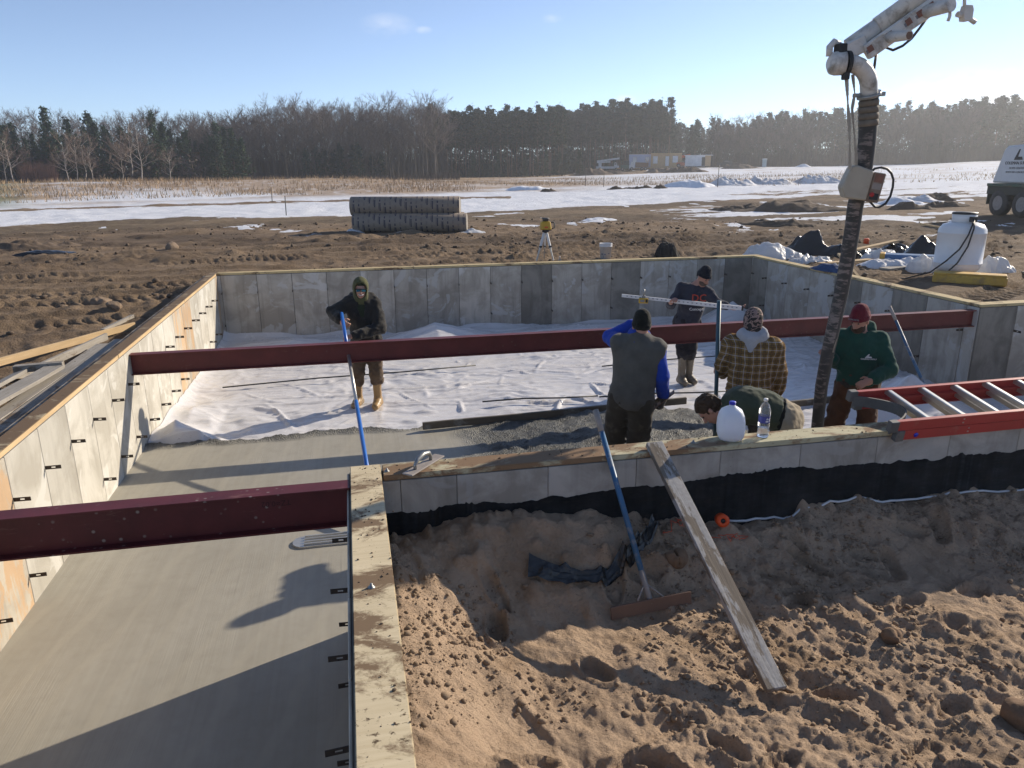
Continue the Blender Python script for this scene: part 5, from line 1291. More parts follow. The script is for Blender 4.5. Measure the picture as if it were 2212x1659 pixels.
# extension ladder lying along the front plank, tipped a little towards the camera
lad = thing('extension_ladder', 'red fibreglass extension ladder lying on the front plank', 'ladder', (3.745, 4.43, -0.052))
lad.rotation_euler = (R(11.0), 0, R(0.6))
LL, LW, RH = 4.2, 0.50, 0.078
RIVET = MB().box((0, 0, 0), (0.010, 0.005, 0.010)).mesh('rivet', MAT['alum'])
for sec, (z0, x0) in enumerate(((0.0, 0.07), (0.082, 0.0))):
    for y in (0.0, LW):
        c = MB().box((x0 + LL / 2, y, z0 + RH / 2), (LL, 0.006, RH)); s_ = 1 if y == 0 else -1
        c.box((x0 + LL / 2, y + s_ * 0.014, z0 + 0.003), (LL, 0.030, 0.006)).box((x0 + LL / 2, y + s_ * 0.014, z0 + RH - 0.003), (LL, 0.030, 0.006))
        ra = c.build('rail', MAT['fg_red'], lad)
        MB().box((x0 + 0.028, y + s_ * 0.008, z0 + RH / 2), (0.07, 0.052, RH + 0.008)).build('end_cap', MAT['boot_grey'], ra, 0.005)
        for k in range(1, 13, 3):
            for dz in (0.024, 0.054): put('rivet', RIVET, ra, (x0 + 0.32 + 0.305 * k, y - s_ * 0.0045, z0 + dz))
    for k in range(13):
        x = x0 + 0.34 + 0.305 * k
        MB().prism([(x - 0.016, z0 + 0.030), (x + 0.016, z0 + 0.030), (x + 0.019, z0 + RH - 0.012), (x + 0.014, z0 + RH - 0.004), (x - 0.014, z0 + RH - 0.004), (x - 0.019, z0 + RH - 0.012)], 0.004, LW - 0.004).build('rung', MAT['alum'], lad)
# curved pole grip between the rail ends
arc = MB(); n = 14
for k in range(n):
    def pt(t):
        a = math.pi * t; return V3(0.03 + 0.27 * math.sin(a) ** 0.8, 0.03 + (LW - 0.06) * t, 0)
    p, q_ = pt(k / n), pt((k + 1) / n)
    arc.bar(p + V3(0, 0, 0.085), q_ + V3(0, 0, 0.085), 0.012, 0.085)
arc.build('pole_grip', MAT['boot_grey'], lad)
MB().box((1.98, -0.0045, 0.128), (0.07, 0.004, 0.06)).build('sticker', simple('lime', (0.55, 0.62, 0.10), None, 5, 0.5), lad)
st = MB(); st.lathe([(0.0, 0), (0.018, 0), (0.018, 0.004), (0, 0.004)], n=18); so = st.build('sticker', MAT['blue_cap'], lad, loc=(0.24, -0.004, 0.036)); so.rotation_euler = (R(90), 0, 0)

# anchor bolts standing in the planks
for (w, x, y) in ((wF, 0.04, 0.05), (wN, 1.53, 0.10), (wN, 4.3, 0.11), (wF, 2.2, 0.08)):
    MB().lathe([(0.0, 0.02), (0.006, 0.02), (0.006, 0.009), (0.011, 0.009), (0.011, 0.002), (0.018, 0.002), (0.018, -0.001), (0, -0.001)], n=8).build('anchor_bolt', MAT['grey_metal'], w, loc=(x, y, 0.001))

# float held by the man in the vest
o = thing('steel_trowel', 'flat trowel hanging from the gloved hand of the worker in the vest', 'trowel', (2.91, 6.53, -0.33), -R(21.7))
rt = Matrix.Rotation(R(-43), 3, 'Y')
MB().box((0, 0, 0), (0.30, 0.11, 0.006), rt).build('blade', MAT['rust_steel'], o)
hp = [rt @ V3(*p) for p in ((-0.07, 0, 0.0), (-0.07, 0, 0.045), (0.07, 0, 0.045), (0.07, 0, 0.0))]
MB().tube(hp, [0.008, 0.014, 0.014, 0.008], 8).build('handle', MAT['lumber_wet'], o)

# pole in the plaid man's hands, rake end down in the fresh concrete
o = thing('concrete_rake', 'dark teal rake handle held upright by the worker in plaid', 'rake', (3.60, 6.72, -1.20))
MB().tube([(0.02, 0.0, 0.0), (-0.04, 0.04, 1.80)], 0.021, 12).build('handle', MAT['teal_worn'], o)
MB().box((0.02, 0.0, 0.03), (0.5, 0.012, 0.10)).build('blade', MAT['rust_steel'], o)
# second placer leaning on the far beam at right
T0, T1 = V3(7.40, 7.90, -1.27), V3(7.165, 8.725, -0.02)
o = thing('concrete_rake', 'slender blue rake handle leaning against the far beam at right', 'rake', T0)
h = MB().tube([(0, 0, 0), (T1 - T0) * 0.90], 0.020, 12).build('handle', MAT['blue_worn'], o)
MB().tube([(T1 - T0) * 0.90, (T1 - T0) * 1.04], 0.022, 12).build('grip', MAT['worn_grey'], h)
MB().box((0, -0.01, 0.02), (0.5, 0.012, 0.09)).build('blade', MAT['rust_steel'], o)

# grade rod with laser receiver
a = R(25.7); ex = V3(math.cos(a), -math.sin(a), 0); ey = V3(math.sin(a), math.cos(a), 0); PB = V3(4.86, 10.1, -1.30)
rA, rB = PB + ex * -0.975 + ey * -0.38 + V3(0, 0, 1.385), PB + ex * 0.735 + ey * -0.30 + V3(0, 0, 1.245)
o = thing('grade_rod', 'white telescopic measuring rod held level across the worker in the printed T-shirt', 'measuring rod', (rA + rB) / 2)
q = lambda t: lerp(rA, rB, t) - o.location
MB().bar(q(0.0), q(0.46), 0.020, 0.044).build('inner_section', MAT['white_plastic'], o)
r2 = MB().bar(q(0.44), q(1.0), 0.030, 0.058).build('outer_section', MAT['white_plastic'], o)
for k in range(26): MB().bar(q(0.04 + 0.036 * k) - ey * 0.018 + V3(0, 0, 0.004), q(0.052 + 0.036 * k) - ey * 0.018 + V3(0, 0, 0.004), 0.004, 0.012).build('scale_mark', MAT['grey_print'], o)
MB().bar(q(0.985), q(1.0), 0.034, 0.062).build('end_cap', MAT['black'], o)
o = thing('laser_receiver', 'yellow laser receiver clamped on the white measuring rod', 'laser receiver', lerp(rA, rB, 0.185) - ey * 0.04)
o.rotation_euler = (0, 0, -a)
MB().box((0, 0, -0.035), (0.135, 0.035, 0.075)).build('case', MAT['yellow'], o, 0.008)
MB().box((-0.015, -0.020, -0.035), (0.06, 0.004, 0.035)).build('screen', MAT['grey_metal'], o)
MB().box((0.045, -0.020, -0.035), (0.03, 0.004, 0.045)).build('keypad', MAT['black'], o)
MB().box((0, 0.03, 0.0), (0.05, 0.05, 0.07)).tube([(0.0, 0.02, 0.03), (0.0, 0.02, 0.13)], 0.014, 8).build('clamp', MAT['grey_metal'], o)

# timbers and rods lying on the sheet
board('screed_board', 'long dark wet screed board lying along the edge of the fresh concrete', 'board', (0.73, 8.68, -1.16), (4.3, 8.88, -1.15), 0.04, 0.09, MAT['lumber_wet'])
board('screed_board', 'short timber end poking out just left of the pump hose', 'board', (5.1, 8.55, -1.22), (6.6, 8.75, -1.24), 0.04, 0.09, MAT['lumber_wet'])
for (a_, b_, lb_) in (((1.66, 9.74, -1.24), (3.3, 9.62, -1.235), 'thin black rod lying on the plastic behind the worker in the vest'),
                      ((3.3, 9.55, -1.23), (5.4, 9.4, -1.235), 'thin black rod on the plastic between the vest and plaid workers'),
                      ((-2.0, 11.35, -1.25), (1.9, 11.75, -1.25), 'long thin black rod on the plastic behind the hooded worker'),
                      ((3.9, 11.2, -1.25), (6.9, 11.5, -1.25), 'long thin black rod in the shaded plastic beyond the beam')):
    tag(MB().tube([a_, lerp(a_, b_, 0.35) + V3(0, 0.02, 0.01), lerp(a_, b_, 0.7) + V3(0, -0.015, 0), b_], 0.011, 6).build('rebar_rod', MAT['black']), lb_, 'rod')

# things on the sand
o = thing('string_spool', 'bright orange spool of mason line on the shaded sand', 'spool', (2.44, 4.36, gz(2.44, 4.36) + 0.04)); o.rotation_euler = (R(72), 0, R(-18))
MB().lathe([(0.018, -0.055), (0.030, -0.055), (0.044, -0.045), (0.046, 0.045), (0.030, 0.055), (0.018, 0.055), (0.018, -0.055)], n=22).build('wound_line', MAT['orange'], o)
MB().lathe([(0.0, 0.052), (0.016, 0.052), (0.017, 0.04), (0.0, 0.04)], n=16).build('core', MAT['black'], o)
rs3 = random.Random(3); p = V3(1.98, 4.30, 0); pts = []
for k in range(46):
    p = p + V3(rs3.gauss(0.012, 0.03), rs3.gauss(0.0, 0.022), 0); pts.append((p.x, p.y, gz(p.x, p.y) + 0.012 + 0.02 * rs3.random()))
tag(MB().tube(pts, 0.0025, 5).build('loose_string', MAT['orange']), 'tangle of orange mason line on the sand left of its spool', 'string')
# strip of black plastic
mid = [(0.98, 4.12), (1.10, 4.08), (1.25, 4.05), (1.40, 4.05), (1.52, 4.07), (1.64, 4.12), (1.76, 4.20), (1.86, 4.28), (1.93, 4.36), (2.0, 4.42)]
P, F = [], []; rs4 = random.Random(9); nc = 7
fine = []
for i in range(len(mid) - 1):
    for k in range(4): fine.append((mid[i][0] + (mid[i + 1][0] - mid[i][0]) * k / 4, mid[i][1] + (mid[i + 1][1] - mid[i][1]) * k / 4))
for i, (x, y) in enumerate(fine):
    tx, ty = fine[min(i + 1, len(fine) - 1)][0] - fine[max(i - 1, 0)][0], fine[min(i + 1, len(fine) - 1)][1] - fine[max(i - 1, 0)][1]
    l = math.hypot(tx, ty); nx_, ny_ = -ty / l, tx / l; w = 0.05 * (1 - 0.5 * i / len(fine))
    for j in range(nc):
        s_ = (j / (nc - 1) - 0.5) * 2 * w; xx_, yy_ = x + nx_ * s_, y + ny_ * s_
        P.append((xx_, yy_, gz(xx_, yy_) + 0.02 + 0.022 * abs(math.sin(j * 1.3 + 0.11 * i)) + rs4.uniform(0, 0.012) + (0.05 * math.exp(-((i - 20) / 3) ** 2))))
for i in range(len(fine) - 1):
    for j in range(nc - 1): F.append((i * nc + j, i * nc + j + 1, (i + 1) * nc + j + 1, (i + 1) * nc + j))
o = put('plastic_strip', mesh_np('plastic_strip', np.array(P), F, MAT['black_film'], False)); tag(o, 'crumpled strip of shiny black plastic half buried in the sand', 'plastic strip')
# white foam edge where sand meets the tarred wall
P = []
for k in range(60):
    x = 2.55 + 0.075 * k; P.append((x, 4.475, gz(x, 4.44) + 0.012 + 0.012 * math.sin(k * 0.7)))
tag(MB().tube(P, 0.009, 6).build('drain_fabric_edge', MAT['white_plastic']), 'thin white fabric edge showing where the sand meets the tarred wall', 'fabric strip')

# stones
def rock(label, cx, cy, s, mat, seed, z=None, flat=0.7, cat='rock', rot=0.0, split=False, group=None):
    rr = random.Random(seed); pr = []
    for k in range(6):
        v_ = np.array([rr.gauss(0, 0.33), rr.gauss(0, 0.33), rr.gauss(0, 0.25) * flat]) * s
        pr.append(('c', v_, v_ * 0.4 + np.array([rr.gauss(0, 0.2), rr.gauss(0, 0.2), 0]) * s, s * rr.uniform(0.35, 0.6), s * rr.uniform(0.3, 0.5), s * 0.12))
    for k in range(7):
        n_ = nrm([rr.gauss(0, 1), rr.gauss(0, 1), rr.gauss(0, 0.8)]); pr.append(plane(n_ * s * rr.uniform(0.55, 0.85), n_))
    if split: pr.append(('x', np.array([0.0, 0, 0.3 * s]), np.eye(3), np.array([0.05, 1.2, 0.6]) * s, 0, 0.01))
    o_ = sdf_mesh(pr, s / 13, 'rock', mat, None, (s * 0.05, 3.0 / s, seed))
    o_.location = (cx, cy, (gz(cx, cy) if z is None else z) + s * 0.25); o_.rotation_euler = (0, 0, rot)
    return tag(o_, label, cat, group)
rock('cracked brown lump of clay beside the black plastic strip', 1.985, 4.10, 0.105, MAT['rock_red'], 1, flat=1.0, split=True)
rock('large brown stone at the bottom right edge of the sand', 3.12, 2.47, 0.135, MAT['rock_red'], 2)
rock('flat dark stone in the sand right of the leaning board', 2.97, 3.25, 0.085, MAT['rock_red'], 3)
rock('small stone in the sand beside the leaning board', 2.36, 3.86, 0.045, MAT['rock'], 4)
rock('round brown clod in the dirt left of the foundation, the farther of two', -4.15, 13.6, 0.20, MAT['rock'], 5)
rock('round brown clod at the shadow edge left of the foundation, the nearer of two', -3.75, 12.95, 0.14, MAT['rock'], 6)
rock('pale lumpy clod pile alone in the tyre-marked dirt at left', -4.9, 22.7, 0.26, MAT['rock'], 7)
# loose clods and pebbles nobody could count
def scatter(name, n, zone, smin, smax, mat, seed, lift=0.3):
    ico = [(0, 0, 1), (0.894, 0, 0.447), (0.276, 0.851, 0.447), (-0.724, 0.526, 0.447), (-0.724, -0.526, 0.447), (0.276, -0.851, 0.447), (0.724, 0.526, -0.447), (-0.276, 0.851, -0.447), (-0.894, 0, -0.447), (-0.276, -0.851, -0.447), (0.724, -0.526, -0.447), (0, 0, -1)]
    fc_ = [(0, 1, 2), (0, 2, 3), (0, 3, 4), (0, 4, 5), (0, 5, 1), (1, 6, 2), (2, 7, 3), (3, 8, 4), (4, 9, 5), (5, 10, 1), (6, 7, 2), (7, 8, 3), (8, 9, 4), (9, 10, 5), (10, 6, 1), (11, 7, 6), (11, 8, 7), (11, 9, 8), (11, 10, 9), (11, 6, 10)]
    rg = np.random.default_rng(seed); xy = zone(rg, n); n = len(xy)
    s = smin * (smax / smin) ** (rg.random(n) ** 2.2)
    B = np.array(ico)[None] * (1 + rg.uniform(-0.35, 0.35, (n, 12, 1))) * s[:, None, None] * np.stack([rg.uniform(0.7, 1.3, n), rg.uniform(0.7, 1.3, n), rg.uniform(0.5, 0.9, n)], 1)[:, None, :]
    z = ground_h(xy[:, 0].copy(), xy[:, 1].copy())
    B = B + np.stack([xy[:, 0], xy[:, 1], z + s * lift], 1)[:, None, :]
    F = (np.array(fc_)[None] + 12 * np.arange(n)[:, None, None]).reshape(-1, 3)
    return tag(put(name, mesh_np(name, B.reshape(-1, 3), F, mat, False)), kind='stuff')
def zone_sand(rg, n):
    xy = np.stack([rg.uniform(0.12, 6.0, n * 4), rg.uniform(1.2, 4.45, n * 4)], 1)
    w = fbm(xy[:, 0] * 1.6, xy[:, 1] * 1.6, 123, 4); k = w > rg.uniform(-0.35, 0.95, len(xy)); return xy[k][:n]
tag(scatter('sand_clods', 11000, zone_sand, 0.0025, 0.022, MAT['clod'], 1), 'loose crumbs and pebbles strewn over the sand', 'clods')
def zone_left(rg, n):
    r = rg.uniform(5.5, 34, n * 3); a = rg.uniform(-0.72, 0.62, n * 3) + CAM_YAW; xy = np.stack([r * np.sin(a), r * np.cos(a)], 1)
    k = ~inside_hole(xy[:, 0], xy[:, 1]) & ((xy[:, 0] < -2.9) | (xy[:, 1] > 15.2) | (xy[:, 0] > 8.95)) & (fbm(xy[:, 0] * 0.6, xy[:, 1] * 0.9, 321, 3) > rg.uniform(-0.3, 0.9, len(xy))); return xy[k][:n]
tag(scatter('dirt_clods', 3600, zone_left, 0.010, 0.085, MAT['clod_dark'], 2, 0.2), 'loose dark crumbs of soil across the churned dirt', 'clods')
def zone_plank(rg, n):
    xy = np.concatenate([np.stack([rg.normal(0.02, 0.05, n // 2), 4.68 - rg.random(n // 2) ** 1.5 * 2.6], 1), np.stack([rg.uniform(0.2, 6, n // 2), rg.uniform(4.51, 4.68, n // 2)], 1)])
    return xy[(xy[:, 1] > 1.5) & (xy[:, 0] > -0.08)]
_g = ground_h
ground_h = lambda x, y: np.full_like(x, 0.0)
tag(scatter('plank_crumbs', 420, zone_plank, 0.0015, 0.008, MAT['clod_dark'], 3, 0.4), 'crumbs of dirt lying on the plank tops', 'clods')
ground_h = _g

# ------------------------------------------------------------------ concrete pump: boom tip, elbow, hanging hose
bm = thing('pump_boom', 'white concrete pump boom tip reaching in from the upper right with its delivery elbow', 'pump boom', (4.18, 5.93, 2.70))
W = lambda *p: V3(*p) - bm.location
def ext(a, b, t): return lerp(a, b, t)
pa, pb = V3(4.19, 6.0, 2.851), V3(4.581, 5.8, 3.166)
MB().tube([W(*ext(pa, pb, -0.05)), W(*ext(pa, pb, 0.45))], 0.068, 20).build('delivery_pipe', MAT['white_paint'], bm)
pp = MB().tube([W(*ext(pa, pb, 0.42)), W(*ext(pa, pb, 7.0))], 0.075, 20).build('delivery_pipe', MAT['white_paint'], bm)
ba, bb = V3(4.222, 5.9, 2.753), V3(4.74, 5.7, 3.153)
arm = MB().bar(W(*ext(ba, bb, 0.06)), W(*ext(ba, bb, 6.0)), 0.11, 0.125).build('boom_arm', MAT['white_paint'], bm, 0.012)
dirb = (bb - ba).normalized(); side = V3(0.55, -0.80, 0.0); side = (side - dirb * side.dot(dirb)).normalized(); upb = dirb.cross(side)
if upb.z < 0: upb = -upb
def decal(t, w, h, mat, off=0.0):
    c_ = W(*ext(ba, bb, t)) + side * 0.0 + upb * off
    # the camera-facing cheek of the arm
    x = Vector((0, 0, 1)).cross(dirb).normalized()
    cheek = -x if (-x).dot(V3(-0.6, -0.8, 0)) > 0 else x
    MB().box((0, 0, 0), (w, 0.003, h), Matrix((dirb, cheek, cheek.cross(dirb) * -1)).transposed()).build('warning_label', mat, arm, loc=c_ + cheek * 0.0565)
MAT['decal_red'] = simple('decal_red', (0.26, 0.10, 0.06), (0.15, 0.08, 0.06), 25, 0.6)
for t_ in (0.10, 0.35, 0.58, 0.72, 0.86): decal(t_, 0.045, 0.05, MAT['decal_red'], 0.012)
decal(0.22, 0.10, 0.022, MAT['grey_print'], -0.015)
for t_ in (0.06, 0.31, 0.54, 0.68, 0.82): decal(t_, 0.02, 0.03, MAT['grey_print'], 0.0)
MB().tube([W(4.385, 5.80, 2.886), W(4.40, 5.58, 2.868)], [0.045, 0.036], 16).build('pivot_stub', MAT['white_paint'], arm)
MB().tube([W(4.40, 5.585, 2.868), W(4.4005, 5.578, 2.868)], 0.030, 14).build('stub_bore', MAT['rust_steel'], arm)
MB().tube([W(4.62, 5.72, 3.065), W(4.66, 5.48, 3.075)], 0.050, 16).build('pivot_stub', MAT['white_paint'], arm)
MB().tube([W(4.66, 5.5, 3.10), W(4.675, 5.5, 3.00), W(4.665, 5.5, 2.965)], 0.012, 8).build('hook', MAT['white_paint'], arm)
hs = MB().tube([W(3.975, 5.96, 2.70), W(4.0, 5.958, 2.70), W(4.03, 5.955, 2.70), W(4.10, 5.93, 2.70)], [0.05, 0.085, 0.094, 0.092], 20).build('swivel_housing', MAT['white_paint'], bm)
MB().tube([W(4.098, 5.93, 2.70), W(4.128, 5.925, 2.70)], 0.098, 20).build('swivel_collar', MAT['rubber'], hs)
MB().box(W(4.06, 5.95, 2.80), (0.07, 0.10, 0.10)).build('collar_clamp', MAT['rubber'], hs, 0.008)
MB().box(W(4.10, 5.90, 2.60), (0.05, 0.06, 0.06)).build('collar_clamp', MAT['rubber'], hs, 0.008)
MB().tube([W(3.99, 5.99, 2.76), W(3.985, 5.99, 2.83), W(4.02, 5.99, 2.87), W(4.07, 5.99, 2.85)], 0.028, 10).build('lock_lever', MAT['white_paint'], hs)
MB().bar(W(4.10, 5.95, 2.78), W(4.26, 5.93, 2.86), 0.10, 0.13).build('knuckle_plate', MAT['white_paint'], bm, 0.01)
eb = [(4.12, 5.925, 2.695), (4.18, 5.92, 2.694), (4.235, 5.92, 2.675), (4.283, 5.92, 2.643), (4.318, 5.92, 2.60), (4.343, 5.925, 2.55), (4.358, 5.93, 2.49), (4.368, 5.94, 2.465)]
MB().tube([W(*p) for p in eb], 0.070, 20).build('elbow_pipe', MAT['white_paint'], bm)
cl = MB().tube([W(4.367, 5.94, 2.475), W(4.377, 5.945, 2.445)], 0.098, 20).build('pipe_clamp', MAT['grey_metal'], bm)
MB().box(W(4.48, 5.93, 2.468), (0.06, 0.04, 0.035)).box(W(4.262, 5.95, 2.455), (0.06, 0.04, 0.03)).build('clamp_lever', MAT['grey_metal'], cl, 0.004)
cab = MB().tube([W(4.76, 5.85, 3.05), W(4.701, 5.85, 2.97), W(4.638, 5.85, 2.89), W(4.564, 5.85, 2.833), W(4.478, 5.85, 2.798), W(4.416, 5.85, 2.815), W(4.40, 5.86, 2.86)], 0.011, 8).build('cable', MAT['black'], bm)
MB().tube([W(4.40, 5.95, 2.80), W(4.40, 5.955, 2.68), W(4.385, 5.95, 2.56)], 0.011, 8).build('cable', MAT['black'], bm)
wl_ = MB().tube([W(4.86, 5.62, 3.45), W(4.873, 5.6, 3.14), W(4.881, 5.6, 3.09)], 0.013, 8).build('lamp_bracket', MAT['white_paint'], bm)
MB().prism([(-0.03, 0.05), (0.03, 0.05), (0.045, 0.02), (0.045, -0.045), (0.02, -0.065), (-0.03, -0.065), (-0.045, -0.02)], -0.03, 0.03).build('spotlight', MAT['white_paint'], wl_, 0.004, loc=W(4.905, 5.6, 3.05))
MB().tube([W(4.88, 5.6, 3.02), W(4.826, 5.6, 3.036)], [0.016, 0.022], 10).tube([W(4.93, 5.6, 3.01), W(5.0, 5.6, 2.982)], [0.016, 0.020], 10).build('nozzle', MAT['white_paint'], wl_)

hpts = [(4.38, 5.95, 2.442), (4.398, 5.95, 2.283), (4.428, 5.97, 2.09), (4.452, 6.0, 1.889), (4.463, 6.04, 1.71), (4.47, 6.08, 1.533), (4.483, 6.1, 1.36), (4.505, 6.15, 1.039), (4.515, 6.2, 0.697), (4.506, 6.22, 0.503), (4.498, 6.27, 0.116), (4.502, 6.31, -0.212), (4.535, 6.35, -0.644), (4.564, 6.37, -1.02)]
ph = thing('pump_hose', 'black rubber pump hose hanging from the boom elbow down into the pour', 'hose', hpts[-1])
HW = lambda p: V3(*p) - ph.location
n = len(hpts)
ctr = Vector((4.47, 6.1, 0.0)) - ph.location; ctr.z = 0
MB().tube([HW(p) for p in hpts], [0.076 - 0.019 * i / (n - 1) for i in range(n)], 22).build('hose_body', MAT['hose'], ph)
rw = MB()
for k in range(4): a_, b_ = lerp(hpts[0], hpts[1], 0.15 + 0.33 * k), lerp(hpts[0], hpts[1], 0.46 + 0.33 * k); rw.tube([HW(a_), HW(lerp(a_, b_, 0.3 + 0.1 * k)), HW(b_)], [0.079, 0.084 - 0.001 * (k % 2), 0.078], 22)
rw.build('taped_cuff', MAT['hose_tape'], ph)
rb = thing('remote_box', 'beige control box strapped to the pump hose with warning labels', 'control box', (4.425, 5.99, 1.73), R(-25)); rb.rotation_euler = (0, R(9), R(-25))
MB().prism([(-0.165, -0.05), (-0.115, -0.135), (0.06, -0.13), (0.06, 0.12), (-0.09, 0.15), (-0.13, 0.13)], -0.125, 0.085).build('case', simple('beige_case', (0.42, 0.37, 0.29), (0.33, 0.29, 0.22), 5, 0.6, dirt=(0.20, 0.15, 0.10), damt=0.38), rb, 0.012)
pn = MB().box((0.115, -0.03, -0.01), (0.10, 0.15, 0.25)).build('label_panel', simple('case_rust', (0.26, 0.20, 0.15), (0.14, 0.09, 0.06), 9, 0.7), rb, 0.008)
for (z_, h_, m_) in ((0.07, 0.07, 'decal_red'), (0.0, 0.05, 'worn_grey'), (-0.085, 0.055, 'black_print')): MB().box((0.115, -0.1065, z_), (0.07, 0.003, h_)).build('warning_label', MAT[m_], pn)
rd = MB().lathe([(0, 0), (0.02, 0), (0.02, 0.004), (0, 0.004)], n=16).build('stop_mark', simple('stop_red', (0.5, 0.03, 0.03), None, 5, 0.5), pn, loc=(0.095, -0.107, -0.072)); rd.rotation_euler = (R(90), 0, 0)
loop = [(4.50, 6.03, 1.80), (4.522, 6.0, 1.827), (4.56, 6.0, 1.86), (4.62, 6.0, 1.87), (4.684, 6.0, 1.857), (4.733, 6.0, 1.82), (4.763, 6.0, 1.765), (4.767, 6.0, 1.701), (4.754, 6.0, 1.622), (4.717, 6.0, 1.559), (4.656, 6.0, 1.528), (4.609, 6.0, 1.531), (4.56, 6.0, 1.572), (4.533, 6.0, 1.607), (4.50, 6.0, 1.63)]
MB().tube([HW(p) for p in loop], 0.0105, 8).build('cable_loop', MAT['black'], ph)
st_m = simple('strap', (0.40, 0.36, 0.30), (0.26, 0.23, 0.19), 14, 0.9)
def strap(pts, w):
    mb = MB(); pts = [HW(p) for p in pts]; fine = []
    for i in range(len(pts) - 1):
        for k in range(6): fine.append(pts[i].lerp(pts[i + 1], k / 6))
    fine.append(pts[-1])
    for i in range(len(fine) - 1):
        mb.bar(fine[i], fine[i + 1], w * (0.35 + 0.65 * abs(math.cos(i * 0.33))), 0.008, (0.6, 0.8, 0))
    return mb.build('lifting_strap', st_m, ph)
strap([(4.11, 5.9, 2.591), (4.152, 5.9, 2.377), (4.186, 5.9, 2.224), (4.243, 5.9, 1.855)], 0.030)
strap([(4.179, 5.92, 2.615), (4.219, 5.92, 2.466), (4.21, 5.92, 2.346), (4.30, 5.92, 1.98), (4.33, 5.93, 1.843)], 0.026)
MB().tube([HW((4.53, 6.13, 1.2)), HW((4.555, 6.15, 0.9)), HW((4.545, 6.19, 0.5)), HW((4.505, 6.2, 0.15))], 0.008, 6).build('tag_line', st_m, ph)

# ------------------------------------------------------------------ lumber beside the left wall
LG = 'lumber lying beside the left wall'
board('lumber_board', 'pale new stud running longest across the dirt beside the left wall', 'board', (-4.85, 7.2, gz(-4.85, 7.2) + 0.10), (-3.00, 11.05, -0.19), 0.04, 0.088, MAT['lumber_new'], group=LG)
board('lumber_board', 'grey stud lying just inside the pale new stud by the left wall', 'board', (-3.56, 8.3, -0.22), (-3.18, 10.4, -0.20), 0.04, 0.088, MAT['lumber_grey'], group=LG)
board('lumber_board', 'wide plank with a sawn end in the lumber beside the left wall', 'board', (-3.36, 5.9, -0.12), (-3.13, 8.45, -0.11), 0.19, 0.038, MAT['lumber_grey'], group=LG)
board('lumber_board', 'short tilted plank left of the wide plank in the lumber heap', 'board', (-3.66, 6.9, -0.20), (-3.42, 8.55, -0.13), 0.14, 0.038, MAT['lumber_grey'], roll=-0.25, group=LG)
board('timber_block', 'square timber block lying crosswise over the lumber', 'block', (-3.52, 8.46, -0.11), (-3.06, 8.50, -0.10), 0.088, 0.075, MAT['lumber_grey'], group=LG)
board('lumber_board', 'long weathered board closest to the left wall', 'board', (-3.0, 4.6, -0.21), (-2.93, 10.1, -0.20), 0.16, 0.038, MAT['lumber_grey'], group=LG)
board('lumber_board', 'long bluish board second from the left wall', 'board', (-3.20, 5.2, -0.215), (-3.08, 9.9, -0.205), 0.15, 0.038, MAT['lumber_grey'], group=LG)
board('timber_stake', 'short round-edged stake in the wall shadow at the far end of the lumber', 'stake', (-3.40, 11.0, -0.24), (-3.25, 11.95, -0.22), 0.05, 0.05, MAT['lumber_grey'], group=LG)
# ------------------------------------------------------------------ gear and stores on the dirt round the pit
def heading_at(px):                      # bearing of an image column, for laying out the far field
    return CAM_YAW + math.atan((px - 1106.0) / 1609.14)
def far_pos(px, D):
    a = heading_at(px); x, y = D * math.sin(a), D * math.cos(a); return x, y, float(far_h(np.array([x]), np.array([y]))[0]) if D > 48 else gz(x, y)

# propane tank on the right
tz = gz(11.0, 11.85)
o = thing('propane_tank', 'white upright propane tank with black hose on the right bank', 'gas tank', (11.0, 11.85, tz + 0.02))
bd = MB().lathe([(0.0, 0.06), (0.20, 0.07), (0.33, 0.12), (0.385, 0.19), (0.395, 0.24), (0.395, 0.255), (0.400, 0.258), (0.400, 0.27), (0.395, 0.272), (0.395, 0.80), (0.398, 0.805), (0.398, 0.815), (0.395, 0.82), (0.385, 0.88), (0.33, 0.955), (0.22, 0.995), (0.0, 1.01)], n=40).build('vessel', MAT['tank_paint'], o)
MB().lathe([(0.27, 0.0), (0.275, 0.09), (0.265, 0.09), (0.262, 0.0)], n=32).build('foot_ring', MAT['tank_paint'], o)
cr = MB().lathe([(0.198, 0.985), (0.205, 1.15), (0.196, 1.15), (0.189, 0.985)], n=32).build('collar', MAT['tank_paint'], o)
MB().lathe([(0.0, 1.18), (0.20, 1.175), (0.212, 1.155), (0.212, 1.14), (0.0, 1.14)], n=32).build('lid', MAT['black'], cr)
ah = heading_at(2062); tov = lambda r, s, z: (-math.sin(ah) * r + math.cos(ah) * s, -math.cos(ah) * r - math.sin(ah) * s, z)
MB().box(tov(0.20, 0.14, 1.06), (0.10, 0.08, 0.09)).build('valve_opening', MAT['black'], cr)
MB().tube([tov(0.22, 0.13, 1.07), tov(0.40, 0.14, 0.98), tov(0.46, 0.10, 0.80), tov(0.47, 0.0, 0.55), tov(0.47, -0.18, 0.33), tov(0.50, -0.40, 0.12), tov(0.6, -0.8, -0.02), tov(0.75, -1.3, -0.06), tov(1.0, -1.9, -0.05)], 0.014, 8).build('gas_hose', MAT['black'], o)
MB().tube([tov(0.22, 0.15, 1.07), tov(0.42, 0.17, 0.92), tov(0.46, 0.12, 0.6), tov(0.46, 0.0, 0.3), tov(0.52, -0.2, 0.06), tov(0.95, -0.7, -0.10), tov(1.2, -1.2, -0.12), tov(0.8, -1.9, -0.06)], 0.014, 8).build('gas_hose', MAT['black'], o)
o = thing('yellow_case', 'long flat yellow plastic case in front of the propane tank', 'case', (10.55, 11.05, gz(10.55, 11.05)), -R(42))
MB().box((0, 0, 0.075), (1.12, 0.34, 0.15)).build('base_half', MAT['yellow_board'], o, 0.02)
